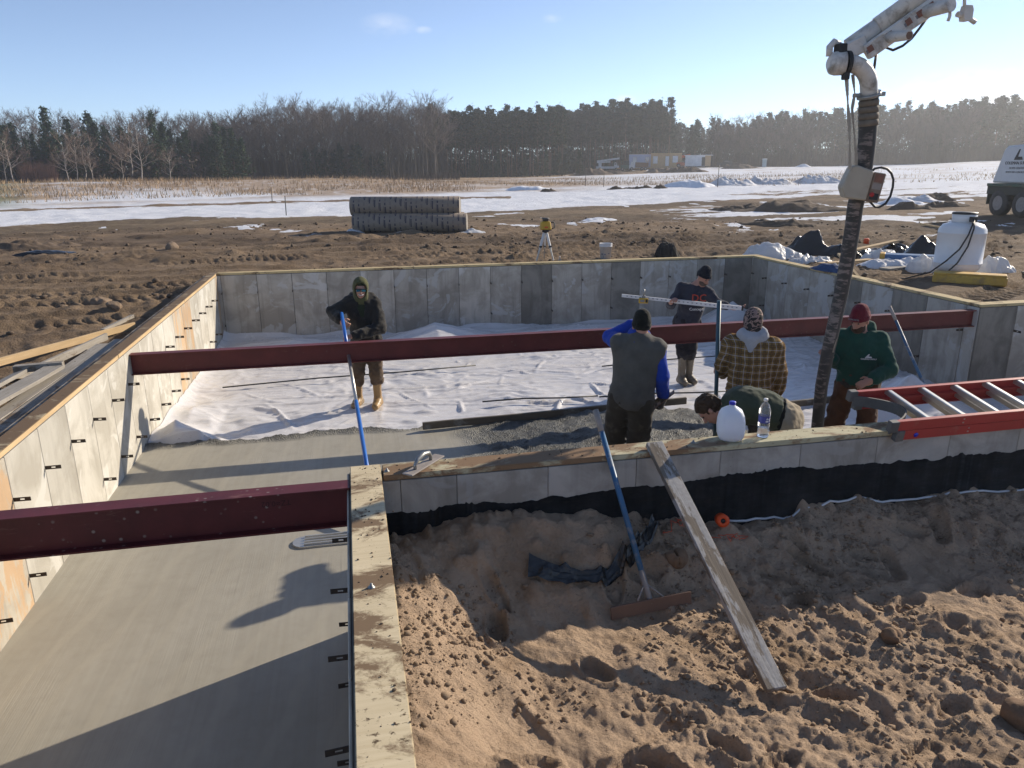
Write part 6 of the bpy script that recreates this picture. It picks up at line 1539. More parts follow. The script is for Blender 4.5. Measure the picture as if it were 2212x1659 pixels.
MB().box((0, 0, 0.165), (1.10, 0.32, 0.035)).build('lid', MAT['yellow_board'], o, 0.012)

# plastic, boards and boxes strewn on the right bank
patch('plastic_heap', 'billowing heap of translucent white plastic behind the back right corner', 'plastic', 9.45, 15.55, 0.85, 0.4, 0.42, MAT['film'], 5, rot=-0.35, ridge=0.3, sharp=0.45)
patch('plastic_heap', 'lower bulge of white plastic next to the right wall top', 'plastic', 9.75, 14.55, 0.55, 0.32, 0.30, MAT['film'], 6, rot=-0.3, ridge=0.3, sharp=0.45)
patch('plastic_heap', 'rumpled white plastic lump right of the pump hose', 'plastic', 11.5, 14.6, 0.55, 0.35, 0.36, MAT['film'], 7, rot=0.3, ridge=0.3, sharp=0.6)
patch('plastic_heap', 'white plastic bunched at the left foot of the propane tank', 'plastic', 11.15, 12.75, 0.42, 0.3, 0.42, MAT['film'], 8, ridge=0.3, sharp=0.6)
patch('plastic_heap', 'white plastic bunched behind the right side of the propane tank', 'plastic', 12.1, 12.1, 0.4, 0.3, 0.38, MAT['film'], 9, ridge=0.3, sharp=0.6)
patch('plastic_heap', 'small white plastic bag beside the right wall', 'plastic', 9.2, 12.75, 0.16, 0.14, 0.30, MAT['film'], 14, ridge=0.3, sharp=0.6)
patch('black_sheeting', 'tallest crumpled heap of black sheeting left of the pump hose', 'sheeting', 10.9, 16.3, 0.75, 0.5, 0.55, MAT['black_film'], 10, rot=-0.4, ridge=1.0)
patch('black_sheeting', 'flat spread of black sheeting behind the white plastic', 'sheeting', 11.5, 15.5, 0.9, 0.35, 0.22, MAT['black_film'], 11, rot=-0.5, ridge=1.2, sharp=0.6)
patch('black_sheeting', 'steep black sheeting heap beside the propane tank', 'sheeting', 12.4, 13.9, 0.85, 0.5, 0.72, MAT['black_film'], 12, rot=-0.5, ridge=0.8)
patch('black_sheeting', 'glossy black sheeting spread among boards right of the hose', 'sheeting', 12.6, 15.4, 1.0, 0.45, 0.25, MAT['black_film'], 13, rot=-0.5, ridge=1.2, sharp=0.6)
patch('grey_debris', 'grey scraps and muddy sheet between boards and tank', 'debris', 10.9, 13.3, 0.8, 0.4, 0.14, MAT['snow_dirty'], 15, rot=-0.4, ridge=1.2, sharp=0.5)
patch('blue_jacket', 'dark blue cloth dropped on the right wall plank', 'cloth', 8.67, 12.35, 0.42, 0.17, 0.13, MAT['blue_cloth'], 16, rot=-1.45, ridge=0.8, sharp=0.5, z=0.004, sink=0.0)
BG = 'boards scattered on the right bank'
for (a_, b_, w_, m_, l_) in (((9.55, 13.9, -0.09), (10.9, 14.1, -0.07), 0.18, 'lumber_new', 'pale plank lying flat beyond the right wall'),
                         ((10.9, 14.9, 0.02), (12.6, 15.5, 0.16), 0.14, 'lumber_new', 'pale board propped across the black sheeting'),
                         ((10.3, 12.9, -0.1), (11.3, 13.2, -0.08), 0.24, 'lumber_grey', 'short wide plank left of the propane tank'),
                         ((8.95, 11.75, -0.12), (9.1, 12.7, 0.26), 0.06, 'lumber_new', 'thin stake leaning up behind the right wall'),
                         ((12.4, 14.6, 0.62), (12.9, 14.3, 0.52), 0.12, 'lumber_new', 'offcut of wood on top of the black heap'),
                         ((12.3, 11.6, -0.08), (14.2, 11.0, -0.08), 0.3, 'lumber_grey', 'wide muddy plank on the ground right of the tank')):
    board('lumber_board', l_, 'board', a_, b_, w_, 0.036, MAT[m_], group=BG)
o = thing('blue_box', 'low blue box with a yellow end beside the propane tank', 'box', (11.4, 13.45, gz(11.4, 13.45)), -R(40))
MB().box((0, 0, 0.13), (1.25, 0.35, 0.13)).build('body', simple('box_blue', (0.05, 0.14, 0.30), (0.04, 0.11, 0.24), 5, 0.6), o, 0.01)
MB().box((-0.58, -0.01, 0.135), (0.10, 0.37, 0.15)).build('end_band', MAT['yellow_board'], o, 0.008)
o = thing('orange_cap', 'small red-orange plug lying on the scattered sheeting', 'cap', (12.1, 15.9, gz(12.1, 15.9) + 0.22))
MB().lathe([(0.0, 0.12), (0.06, 0.12), (0.065, 0.1), (0.065, 0.0), (0, 0)], n=14).build('body', MAT['orange'], o)

# laser level on its tripod behind the back wall
tx, ty = 4.45, 17.0; tzz = gz(tx, ty)
o = thing('laser_level', 'yellow rotary laser level on an aluminium tripod behind the back wall', 'laser level', (tx, ty, tzz))
for k, (dx, dy) in enumerate(((-0.22, -0.05), (0.17, -0.10), (0.03, 0.22))):
    lg = MB().bar((dx, dy, 0.0), (dx * 0.55, dy * 0.55, 0.34), 0.022, 0.03).build('leg', MAT['alum'], o)
    MB().bar((dx * 0.62, dy * 0.62, 0.28), (dx * 0.12, dy * 0.12, 0.66), 0.036, 0.05).build('upper_leg', MAT['white_plastic'], lg)
    MB().box((dx * 0.57, dy * 0.57, 0.32), (0.055, 0.055, 0.045)).build('clamp', MAT['black'], lg)
MB().lathe([(0.0, 0.70), (0.075, 0.70), (0.085, 0.66), (0.03, 0.63), (0, 0.63)], n=16).build('tripod_head', MAT['black'], o)
hs_ = MB().box((0, 0, 0.80), (0.26, 0.17, 0.19), taper=0.82).build('housing', MAT['yellow'], o, 0.02)
MB().lathe([(0.0, 0.975), (0.085, 0.97), (0.085, 0.945), (0.07, 0.94), (0.07, 0.90), (0.0, 0.895)], n=18).build('rotor_cap', MAT['boot_grey'], o)
MB().tube([(0.10, 0, 0.87), (0.19, 0, 0.87), (0.21, 0, 0.84), (0.21, 0, 0.74), (0.13, 0, 0.72)], 0.016, 8).build('carry_handle', MAT['boot_grey'], hs_)
MB().box((0, -0.088, 0.765), (0.08, 0.004, 0.03)).build('logo_patch', MAT['orange'], hs_)
o = thing('water_bottle', 'small clear water bottle standing at the tripod foot', 'bottle', (4.72, 16.72, gz(4.72, 16.72)))
MB().lathe([(0.03, 0.0), (0.036, 0.02), (0.036, 0.13), (0.03, 0.16), (0.014, 0.195), (0.014, 0.22)], n=16).build('body', MAT['pet'], o)
MB().lathe([(0, 0.235), (0.016, 0.235), (0.016, 0.215), (0, 0.215)], n=12).build('cap', MAT['white_plastic'], o)
# bucket
bz = gz(6.05, 17.35)
o = thing('white_bucket', 'white plastic pail with faint print on the dirt behind the back wall', 'bucket', (6.05, 17.35, bz))
bd = MB().lathe([(0.0, 0.005), (0.125, 0.0), (0.148, 0.30), (0.156, 0.30), (0.156, 0.315), (0.150, 0.32), (0.158, 0.335), (0.158, 0.35), (0.150, 0.37), (0.156, 0.372), (0.156, 0.38), (0.146, 0.38), (0.122, 0.02), (0.0, 0.02)], n=32).build('pail', MAT['white_plastic'], o)
ab = heading_at(1300)
mk = MB()
for (s_, z_, w_, h_) in ((-0.08, 0.14, 0.04, 0.02), (0.02, 0.12, 0.05, 0.02), (0.09, 0.13, 0.035, 0.03), (0.05, 0.07, 0.008, 0.06)):
    th_ = s_ / 0.14; mk.box((-math.sin(ab + th_) * 0.138, -math.cos(ab + th_) * 0.138, z_), (w_, 0.006, h_), Matrix.Rotation(-(ab + th_), 3, 'Z'))
mk.build('print', MAT['grey_print'], bd)
patch('black_bag', 'dark slumped bag on the dirt behind the back wall', 'bag', 7.72, 17.4, 0.33, 0.22, 0.46, MAT['jacket_blk'], 21, ridge=0.25, sharp=0.45)

# three big paper-wrapped rolls
t = NT('kraft_print'); v = t.tc('Object'); x, y, z = t.sep(v)
ang = t.math('ADD', t.math('DIVIDE', t.math('ARCTAN2', y, z), 2 * math.pi), 1.0)
colf = t.math('MULTIPLY', x, 1 / 0.185); ci = t.math('FLOOR', colf); fx = t.math('FRACT', colf)
rowf = t.math('FRACT', t.math('ADD', t.math('MULTIPLY', ang, 3.0), t.math('MULTIPLY', ci, 0.19)))
def band(f, a_, b_): return t.math('MULTIPLY', t.math('GREATER_THAN', f, a_), t.math('LESS_THAN', f, b_))
kraft = t.mix(t.noise(v, 3, 4), (0.27, 0.215, 0.165), (0.225, 0.18, 0.138))
m1 = t.math('MULTIPLY', band(fx, 0.30, 0.52), band(rowf, 0.08, 0.48)); m1b = t.math('MULTIPLY', band(fx, 0.12, 0.20), band(rowf, 0.16, 0.50))
m2 = t.math('MULTIPLY', band(fx, 0.24, 0.46), band(rowf, 0.56, 0.68)); m3 = t.math('MULTIPLY', band(fx, 0.18, 0.50), band(rowf, 0.76, 0.94))
col = t.mix(t.math('MULTIPLY', m3, 0.30), kraft, (0.10, 0.085, 0.07))
for m_ in (m1, m1b, m2): col = t.mix(t.math('MULTIPLY', m_, 0.9), col, (0.020, 0.020, 0.045))
t.set('Base Color', col); t.set('Roughness', 0.62); MAT['kraft'] = t.m
def paper_roll(label, cx, cy, cz, rot, L, r):
    o_ = thing('paper_roll', label, 'roll', (cx, cy, cz), rot, 'paper-wrapped rolls stacked on the dirt')
    n = 40; V, F = [], []
    for i, x_ in enumerate((-L / 2, -L / 2 + 0.015, L / 2 - 0.015, L / 2)):
        rr_ = r - (0.015 if i in (0, 3) else 0)
        for k in range(n): a_ = 2 * math.pi * k / n; V.append((x_, rr_ * math.sin(a_), rr_ * math.cos(a_)))
    for i in range(3):
        for k in range(n): F.append((i * n + k, (i + 1) * n + k, (i + 1) * n + (k + 1) % n, i * n + (k + 1) % n))
    MB().add(V, F, True).build('wrapper', MAT['kraft'], o_)
    for s_ in (-1, 1):
        e = MB(); 
        for rr_ in (0.98, 0.8, 0.6, 0.4): e.tube([(s_ * (L / 2 - 0.03), 0, 0), (s_ * (L / 2 - 0.004 - 0.004 * (1 - rr_)), 0, 0)], rr_ * (r - 0.015), 28)
        e.build('roll_end', MAT['lumber_grey'], o_)
    return o_
rz = gz(2.0, 27.2); rr0 = 0.335; hdg = -R(14)
ax_ = V3(math.cos(hdg), math.sin(hdg), 0); pr_ = V3(-math.sin(hdg), math.cos(hdg), 0); c0 = V3(2.14, 27.0, rz + rr0 - 0.02)
c1 = c0 + pr_ * 0.64 - ax_ * 0.16; c2 = (c0 + c1) / 2 + V3(0, 0, 0.56) - ax_ * 0.12
paper_roll('kraft paper-wrapped roll in front at the bottom of the stack', *c0, hdg, 4.02, rr0)
paper_roll('kraft paper-wrapped roll at the bottom of the stack, mostly hidden behind', *c1, hdg, 4.02, rr0)
paper_roll('kraft paper-wrapped roll lying on top of the other two', *c2, hdg, 3.88, rr0)
patch('plastic_wrap', 'torn clear plastic under the left end of the paper rolls', 'plastic', 0.15, 27.3, 0.5, 0.35, 0.16, MAT['film'], 22, ridge=1.0, sharp=0.6)
patch('plastic_wrap', 'torn clear plastic under the right end of the paper rolls', 'plastic', 4.2, 26.2, 0.45, 0.3, 0.14, MAT['film'], 23, ridge=1.0, sharp=0.6)
patch('black_scrap', 'flat black scrap of sheeting in the dirt at far left', 'sheeting', -8.1, 22.6, 0.8, 0.3, 0.12, MAT['black_film'], 24, rot=0.4, ridge=1.2, sharp=0.6)
patch('snow_scrap', 'small leftover patch of snow in the dirt right of the rolls', 'snow', 10.3, 30.5, 0.9, 0.35, 0.06, MAT['snow'], 25, sharp=0.5)

# ------------------------------------------------------------------ concrete truck at the right edge
tx, ty = far_pos(2200, 37.0)[:2]; tzz = gz(tx - 0.5, ty - 1.0)
tr = thing('concrete_truck', 'white and green concrete truck cut off by the right edge', 'truck', (tx, ty, tzz), math.atan2(-0.70 * 0.80 - 0.715 * 0.60, -0.715 * 0.80 + 0.70 * 0.60))
MAT['truck_green'] = simple('truck_green', (0.03, 0.085, 0.055), (0.022, 0.06, 0.04), 4, 0.5, dirt=(0.09, 0.08, 0.06), damt=0.4)
MAT['truck_dark'] = simple('truck_dark', (0.02, 0.03, 0.026), (0.03, 0.035, 0.03), 4, 0.7)
MAT['truck_white'] = simple('truck_white', (0.66, 0.66, 0.66), (0.60, 0.60, 0.60), 3, 0.4)
# local x = forward (towards the camera), y = its left; the side seen is the one at -y
MB().box((3.2, 0.0, 0.85), (8.6, 0.9, 0.35)).build('chassis', MAT['truck_dark'], tr)
MB().box((3.2, 0.0, 1.22), (8.6, 2.4, 0.12)).build('deck', MAT['truck_green'], tr, 0.02)
MB().box((3.2, -1.10, 1.02), (8.6, 0.08, 0.34)).box((3.2, 1.10, 1.02), (8.6, 0.08, 0.34)).build('side_skirt', MAT['truck_dark'], tr)
for xx_ in (-1.0,): MB().box((xx_, 0, 0.80), (0.06, 2.3, 0.7)).build('mud_flap', MAT['truck_dark'], tr)
bdy = MB().prism([(-0.95, 1.30), (1.45, 1.30), (1.45, 2.65), (1.3, 2.78), (-0.35, 2.72), (-0.52, 2.60)], -1.12, 1.12).build('body', MAT['truck_white'], tr, 0.06)
MB().box((3.1, 0, 1.95), (2.0, 2.1, 1.3)).build('hopper', MAT['truck_white'], tr, 0.05)
MB().box((6.2, 0, 2.0), (1.9, 2.3, 1.6)).build('cab', MAT['truck_white'], tr, 0.08)
lg = MB().prism([(-0.22, 0), (0.26, 0), (0.20, 0.12), (-0.02, 0.12), (0.06, 0.40), (-0.0, 0.40)], -0.006, 0.006).build('logo', MAT['black_print'], bdy, loc=(0.36, -1.128, 2.18))
text_mesh('COLEMAN SUPPLY', 0.165, MAT['black_print'], 'lettering', bdy, (0.36, -1.128, 2.06), (R(90), 0, 0), depth=0.004)
text_mesh('HOME CENTER', 0.12, MAT['grey_print'], 'lettering', bdy, (0.36, -1.128, 1.87), (R(90), 0, 0), depth=0.004)
text_mesh('READY MIX CONCRETE', 0.10, MAT['grey_print'], 'lettering', bdy, (0.33, -1.128, 1.72), (R(90), 0, 0), depth=0.004)
def wheel(parent, x_, y_, r_=0.52, w_=0.30, s_=1):
    w = MB(); prof = [(r_ * 0.55, -w_ / 2), (r_ * 0.93, -w_ / 2), (r_, -w_ / 2 + 0.05), (r_, w_ / 2 - 0.05), (r_ * 0.93, w_ / 2), (r_ * 0.55, w_ / 2)]
    lm = MB().lathe(prof, n=28); lm.f, lm.sm = lm.f[:-2], lm.sm[:-2]
    ty_ = lm.build('wheel', MAT['rubber'], parent, loc=(x_, y_, r_)); ty_.rotation_euler = (R(90), 0, 0)
    MB().lathe([(r_ * 0.56, -w_ / 2 + 0.01), (r_ * 0.50, -w_ / 2 + 0.015), (r_ * 0.46, 0.0), (r_ * 0.2, 0.02), (r_ * 0.18, -0.06), (0, -0.06)], n=20).build('rim', MAT['worn_grey'], ty_)
    MB().lathe([(r_ * 0.56, w_ / 2 - 0.01), (r_ * 0.50, w_ / 2 - 0.015), (r_ * 0.46, 0.0), (r_ * 0.2, -0.02), (r_ * 0.18, 0.06), (0, 0.06)], n=20).build('rim', MAT['worn_grey'], ty_)
    return ty_
for x_ in (-0.35, 0.98, 2.31, 6.3):
    for y_ in (-1.0, 1.0): wheel(tr, x_, y_)

# ------------------------------------------------------------------ snow and soil heaps, stakes
SP = 'snow heaps along the edge of the field'
for i, (px, D, sx, sy, h_, l_) in enumerate(((1145, 73, 2.6, 1.2, 0.45, 'low white snow heap left of the far brown clods'), (1475, 74, 2.6, 1.4, 0.6, 'smooth blue-white snow heap left of the far stake'), (1570, 76, 2.6, 1.4, 0.95, 'snow heap with dark soil on top just right of the far stake'),
                                       (1640, 78, 2.6, 1.4, 0.75, 'snow heap streaked with soil in the middle of the row'), (1735, 80, 2.6, 1.4, 0.85, 'dirty snow heap farthest right before the pump hose'), (1960, 46, 1.6, 0.8, 0.35, 'snow heap right of the pump hose beside dark clods'), (1915, 44, 1.4, 0.7, 0.35, 'small pale snow heap touching the pump hose'))):
    x_, y_, _ = far_pos(px, D)
    patch('snow_heap', l_, 'snow heap', x_, y_, sx, sy, h_, MAT['snow_dirty' if i in (2, 3, 4, 5) else 'snow'], 30 + i, rot=-heading_at(px), ridge=0.6, group=SP)
SM = 'dark soil heaps on the churned ground'
for i, (px, D, sx, sy, h_, l_) in enumerate(((1700, 39, 3.2, 1.0, 0.42, 'long low bank of dark soil left of the pump hose'), (1600, 40, 2.0, 0.8, 0.3, 'low dark soil heap at the left end of the soil bank'), (1940, 40, 1.3, 0.6, 0.35, 'dark soil heap right of the pump hose'), (2010, 42, 1.2, 0.6, 0.32, 'dark soil heap nearest the truck'), (1990, 47, 1.3, 0.6, 0.35, 'soil heap behind the one nearest the truck'),
                                       (1185, 69, 0.9, 0.5, 0.3, 'leftmost small brown clod heap on the snow'), (1325, 70, 0.8, 0.4, 0.28, 'small brown clod heap second from left on the snow'), (1370, 71, 1.5, 0.5, 0.30, 'long brown clod heap on the snow'), (1415, 71, 0.8, 0.5, 0.28, 'small brown clod heap right of the long one'),
                                       (60, 26, 1.5, 0.5, 0.25, 'dark clod heap in the dirt at the left edge'), (1655, 30, 1.6, 0.5, 0.28, 'muddy clod heap with grey scraps near the hose'))):
    x_, y_, _ = far_pos(px, D)
    patch('soil_heap', l_, 'soil heap', x_, y_, sx, sy, h_, MAT['clod_dark'], 50 + i, rot=-heading_at(px), ridge=0.9, group=SM)
for (px, D, h_, l_) in ((632, 44, 1.05, 'thin dark survey stake at the edge of the snow on the left'), (605, 62, 1.1, 'thin stake in the dry grass left of the paper rolls'), (1538, 72, 1.9, 'thin survey stake among the snow heaps'), (1300, 78, 1.3, 'thin stake in the snowy field below the far trucks'), (1262, 84, 1.3, 'thin stake farther back in the field grass')):
    x_, y_, z_ = far_pos(px, D); tag(MB().tube([(x_, y_, z_ - 0.1), (x_ + 0.02, y_, z_ + h_)], 0.028, 6).build('survey_stake', MAT['black']), l_, 'stake')

# ------------------------------------------------------------------ the other building site across the field
def far_thing(name, label, cat, px, D, yaw=0.0):
    x_, y_, z_ = far_pos(px, D); return thing(name, label, cat, (x_, y_, z_ + 0.02), -heading_at(px) + yaw)
MAT['far_white'] = simple('far_white', (0.70, 0.71, 0.73), None, 1, 0.5); MAT['far_orange'] = simple('far_orange', (0.55, 0.13, 0.05), (0.45, 0.10, 0.04), 1, 0.6)
MAT['far_green'] = simple('far_green', (0.06, 0.14, 0.11), None, 1, 0.6); MAT['osb'] = simple('osb', (0.52, 0.36, 0.20), (0.42, 0.28, 0.15), 2, 0.85); MAT['wrap_blue'] = simple('wrap_blue', (0.42, 0.46, 0.60), (0.36, 0.40, 0.54), 0.6, 0.7)
MAT['far_dark'] = simple('far_dark', (0.02, 0.025, 0.03), None, 1, 0.4); MAT['potty'] = simple('potty', (0.36, 0.46, 0.50), None, 1, 0.5)
o = far_thing('bucket_truck', 'white bucket truck with folded boom across the field', 'truck', 1306, 246)
MB().box((-0.6, 0, 1.0), (5.6, 2.2, 0.7)).build('body', MAT['far_white'], o, 0.05)
cb = MB().prism([(2.2, 0.7), (3.7, 0.7), (3.7, 1.5), (3.0, 1.65), (2.85, 2.5), (2.2, 2.5)], -1.1, 1.1).build('cab', MAT['far_white'], o, 0.05)
MB().box((2.55, -1.12, 2.05), (0.5, 0.04, 0.5)).build('window', MAT['glass_dark'], cb)
bm_ = MB().bar((-3.2, 0, 2.9), (3.8, 0, 3.75), 0.5, 0.55).build('boom', MAT['far_white'], o); MB().bar((-3.2, 0, 2.5), (1.0, 0, 2.75), 0.4, 0.4).build('lower_boom', MAT['far_white'], bm_)
MB().box((-2.2, 0, 1.9), (0.9, 0.9, 1.4)).build('turret', MAT['far_white'], o); MB().bar((-3.0, -0.9, 2.4), (-3.0, -0.9, 0.1), 0.2, 0.2).bar((1.3, -0.9, 2.6), (1.3, -0.9, 0.1), 0.2, 0.2).build('outrigger', MAT['far_dark'], o)
for x_ in (-2.2, 2.9):
    for y_ in (-1.0, 1.0): wheel(o, x_, y_, 0.5)
def framed_wall(label, px, D, L, H, sheath, openings):
    o_ = far_thing('framed_wall', label, 'wall', px, D); xs_ = sorted({-L / 2, L / 2} | {a_ for a_, b_, *_ in openings} | {b_ for a_, b_, *_ in openings})
    for i in range(len(xs_) - 1):
        a_, b_ = xs_[i], xs_[i + 1]; op = [q for q in openings if q[0] <= a_ + 1e-6 and q[1] >= b_ - 1e-6]
        if not op: MB().box(((a_ + b_) / 2, 0, H / 2), (b_ - a_ - 0.01, 0.12, H)).build('wall_panel', MAT[sheath], o_)
        else:
            _, _, z0, z1 = op[0]
            if z0 > 0.05: MB().box(((a_ + b_) / 2, 0, z0 / 2), (b_ - a_ - 0.01, 0.12, z0)).build('wall_panel', MAT[sheath], o_)
            MB().box(((a_ + b_) / 2, 0, (z1 + H) / 2), (b_ - a_ - 0.01, 0.12, H - z1)).build('wall_panel', MAT[sheath], o_)
            MB().box(((a_ + b_) / 2, 0.03, (z0 + z1) / 2), (b_ - a_ - 0.1, 0.03, z1 - z0 - 0.1)).build('window_pane', MAT['far_white'], o_)
    MB().box((0, 0.0, H + 0.05), (L, 0.2, 0.10)).build('top_plate', MAT['osb'], o_); return o_
framed_wall('blue-wrapped framed wall with three window openings across the field', 1383, 247, 9.6, 4.4, 'wrap_blue', ((-3.6, -2.4, 1.2, 3.6), (0.2, 1.5, 2.2, 3.6), (2.8, 3.9, 2.0, 3.6)))
w2 = framed_wall('bare wood framed wall with openings across the field', 1428, 246, 9.4, 4.4, 'osb', ((-4.0, -2.6, 1.4, 3.6), (-0.3, 0.9, 0.6, 3.6), (1.9, 3.6, 1.6, 3.7)))
for (a_, b_) in (((-5.0, 0, 0), (-6.3, 0, 2.8)), ((-6.3, 0, 0), (-5.3, 0, 2.6))): MB().bar(a_, b_, 0.12, 0.12).build('brace', MAT['osb'], w2)
o = far_thing('deck_platform', 'timber floor deck under the far framed walls', 'deck', 1408, 245); MB().box((0, 0, 0.15), (24, 6, 0.35)).build('platform', MAT['osb'], o)
o = far_thing('telehandler', 'orange telehandler across the field right of the framed walls', 'telehandler', 1464, 247)
MB().box((0, 0, 1.1), (4.2, 2.2, 1.0)).build('body', MAT['far_orange'], o, 0.1); MB().bar((-2.8, 0, 2.9), (2.0, 0, 3.6), 0.6, 0.9).build('boom', MAT['far_orange'], o); MB().box((0.8, -0.7, 2.2), (1.4, 0.9, 1.5)).build('cab', MAT['far_dark'], o)
for x_ in (-1.4, 1.4):
    for y_ in (-1.0, 1.0): wheel(o, x_, y_, 0.62)
o = far_thing('site_trailer', 'white box trailer with dark open doorway across the field', 'trailer', 1492, 247)
MB().box((-0.6, 0, 2.0), (6.0, 2.4, 3.2)).build('body', MAT['far_white'], o, 0.05); MB().box((3.2, 0, 2.0), (1.8, 2.4, 3.2)).build('end_section', MAT['osb'], o, 0.03); MB().box((1.9, -1.215, 1.8), (1.0, 0.03, 2.6)).build('doorway', MAT['far_dark'], o); MB().box((0.4, 0, 3.66), (8.6, 2.6, 0.15)).build('roof', MAT['far_white'], o)
for y_ in (-1.0, 1.0): wheel(o, 0.0, y_, 0.4)
o = far_thing('pickup_truck', 'dark pickup truck across the field near the tree line', 'pickup', 1553, 247)
MB().prism([(-2.9, 0.6), (2.9, 0.6), (2.9, 1.3), (1.7, 1.45), (0.9, 2.2), (-0.9, 2.25), (-1.1, 1.45), (-2.9, 1.4)], -0.95, 0.95).build('body', MAT['far_dark'], o, 0.08); MB().box((0.0, -0.96, 1.8), (1.4, 0.03, 0.5)).build('window', MAT['glass_dark'], o)
for x_ in (-1.9, 1.9):
    for y_ in (-0.85, 0.85): wheel(o, x_, y_, 0.42, 0.26)
o = far_thing('portable_toilet', 'pale blue portable toilet standing alone across the field', 'portable toilet', 1632, 250)
bd = MB().box((0, 0, 1.15), (1.25, 1.25, 2.3)).build('cabin', MAT['potty'], o, 0.05); MB().lathe([(0.85, 2.3), (0.78, 2.42), (0.4, 2.52), (0, 2.55)], n=16).build('roof', MAT['far_white'], o); MB().box((0, -0.635, 1.1), (0.8, 0.03, 1.9)).build('door', MAT['potty'], bd)
o = far_thing('skid_steer', 'green machine half hidden by the far soil heaps', 'loader', 1345, 238)
MB().box((0, 0, 1.1), (3.2, 1.8, 1.2)).build('body', MAT['far_green'], o, 0.08); MB().box((0.2, 0, 2.3), (1.6, 1.5, 1.3)).build('cab', MAT['far_dark'], o, 0.05)
for x_ in (-1.0, 1.0):
    for y_ in (-0.85, 0.85): wheel(o, x_, y_, 0.5)
o = far_thing('dump_truck', 'pale truck with a dark load in front of the far framed walls', 'truck', 1372, 236)
MB().prism([(-2.9, 0.6), (-1.3, 0.6), (-1.3, 2.5), (-2.3, 2.5), (-2.5, 1.6), (-2.9, 1.5)], -1.1, 1.1).build('cab', MAT['far_white'], o, 0.05); MB().prism([(-1.1, 0.9), (2.6, 0.9), (2.9, 2.2), (-1.1, 2.4)], -1.1, 1.1).build('bed', MAT['rust_steel'], o, 0.05)
for x_ in (-2.1, 0.9, 2.0):
    for y_ in (-1.0, 1.0): wheel(o, x_, y_, 0.5)
for i, (px, D, sx, sy, h_, l_) in enumerate(((1270, 215, 7, 4, 2.1, 'large soil heap in front of the bucket truck'), (1318, 218, 4, 3, 1.3, 'soil heap beside the green machine'), (1408, 222, 5, 3, 1.4, 'grey gravel heap in front of the framed walls'), (1468, 210, 6, 3, 1.8, 'dark soil ridge in front of the white trailer'), (1585, 240, 6, 3, 1.7, 'brown soil heap right of the pickup'), (1715, 255, 3, 2, 0.9, 'far snow heap on the slope right of the toilet'))):
    x_, y_, _ = far_pos(px, D); patch('soil_heap' if i < 5 else 'snow_heap', l_, 'soil heap' if i < 5 else 'snow heap', x_, y_, sx, sy, h_, MAT['rock' if i == 2 else 'clod_dark' if i < 5 else 'snow'], 70 + i, rot=-heading_at(px), ridge=0.6, group='heaps on the far building site')
# ------------------------------------------------------------------ woods
def bark(name, c, c2, far=(0.0, 0.0, 0.0)):
    t_ = NT(name); v_ = t_.tc('Object'); rn_ = t_.rnd()
    hv = t_.n.new('ShaderNodeHueSaturation'); t_.l.new(t_.mix(t_.noise(v_, 0.6, 4), c, c2), hv.inputs['Color']); t_.l.new(t_.math('ADD', t_.math('MULTIPLY', rn_, 0.5), 0.75), hv.inputs['Value'])
    t_.set('Base Color', hv.outputs[0]); t_.set('Roughness', 0.95); t_.set('Specular IOR Level', 0.1); return t_.m
MAT['bark'] = bark('bark', (0.15, 0.125, 0.105), (0.07, 0.058, 0.05)); MAT['twig'] = bark('twig', (0.175, 0.14, 0.12), (0.115, 0.09, 0.078)); MAT['birch'] = bark('birch', (0.50, 0.45, 0.40), (0.34, 0.29, 0.25)); MAT['birch_twig'] = bark('birch_twig', (0.28, 0.21, 0.165), (0.2, 0.15, 0.12))
MAT['pine_bark'] = bark('pine_bark', (0.17, 0.11, 0.08), (0.10, 0.07, 0.055))
def leafmat(name, c, c2):
    t_ = NT(name); v_ = t_.tc('Object'); rn_ = t_.rnd(); hv = t_.n.new('ShaderNodeHueSaturation')
    t_.l.new(t_.mix(t_.noise(v_, 0.5, 4), c, c2), hv.inputs['Color']); t_.l.new(t_.math('ADD', t_.math('MULTIPLY', rn_, 0.6), 0.7), hv.inputs['Value'])
    t_.set('Base Color', hv.outputs[0]); t_.set('Roughness', 0.8); t_.set('Specular IOR Level', 0.2); return t_.m
MAT['pine'] = leafmat('pine', (0.035, 0.055, 0.028), (0.022, 0.036, 0.020)); MAT['spruce'] = leafmat('spruce', (0.028, 0.050, 0.028), (0.018, 0.032, 0.02)); MAT['wpine'] = leafmat('wpine', (0.045, 0.072, 0.035), (0.026, 0.044, 0.024))
MAT['brush'] = bark('brush', (0.095, 0.073, 0.06), (0.06, 0.046, 0.038)); MAT['brush_red'] = bark('brush_red', (0.20, 0.115, 0.09), (0.14, 0.085, 0.065))

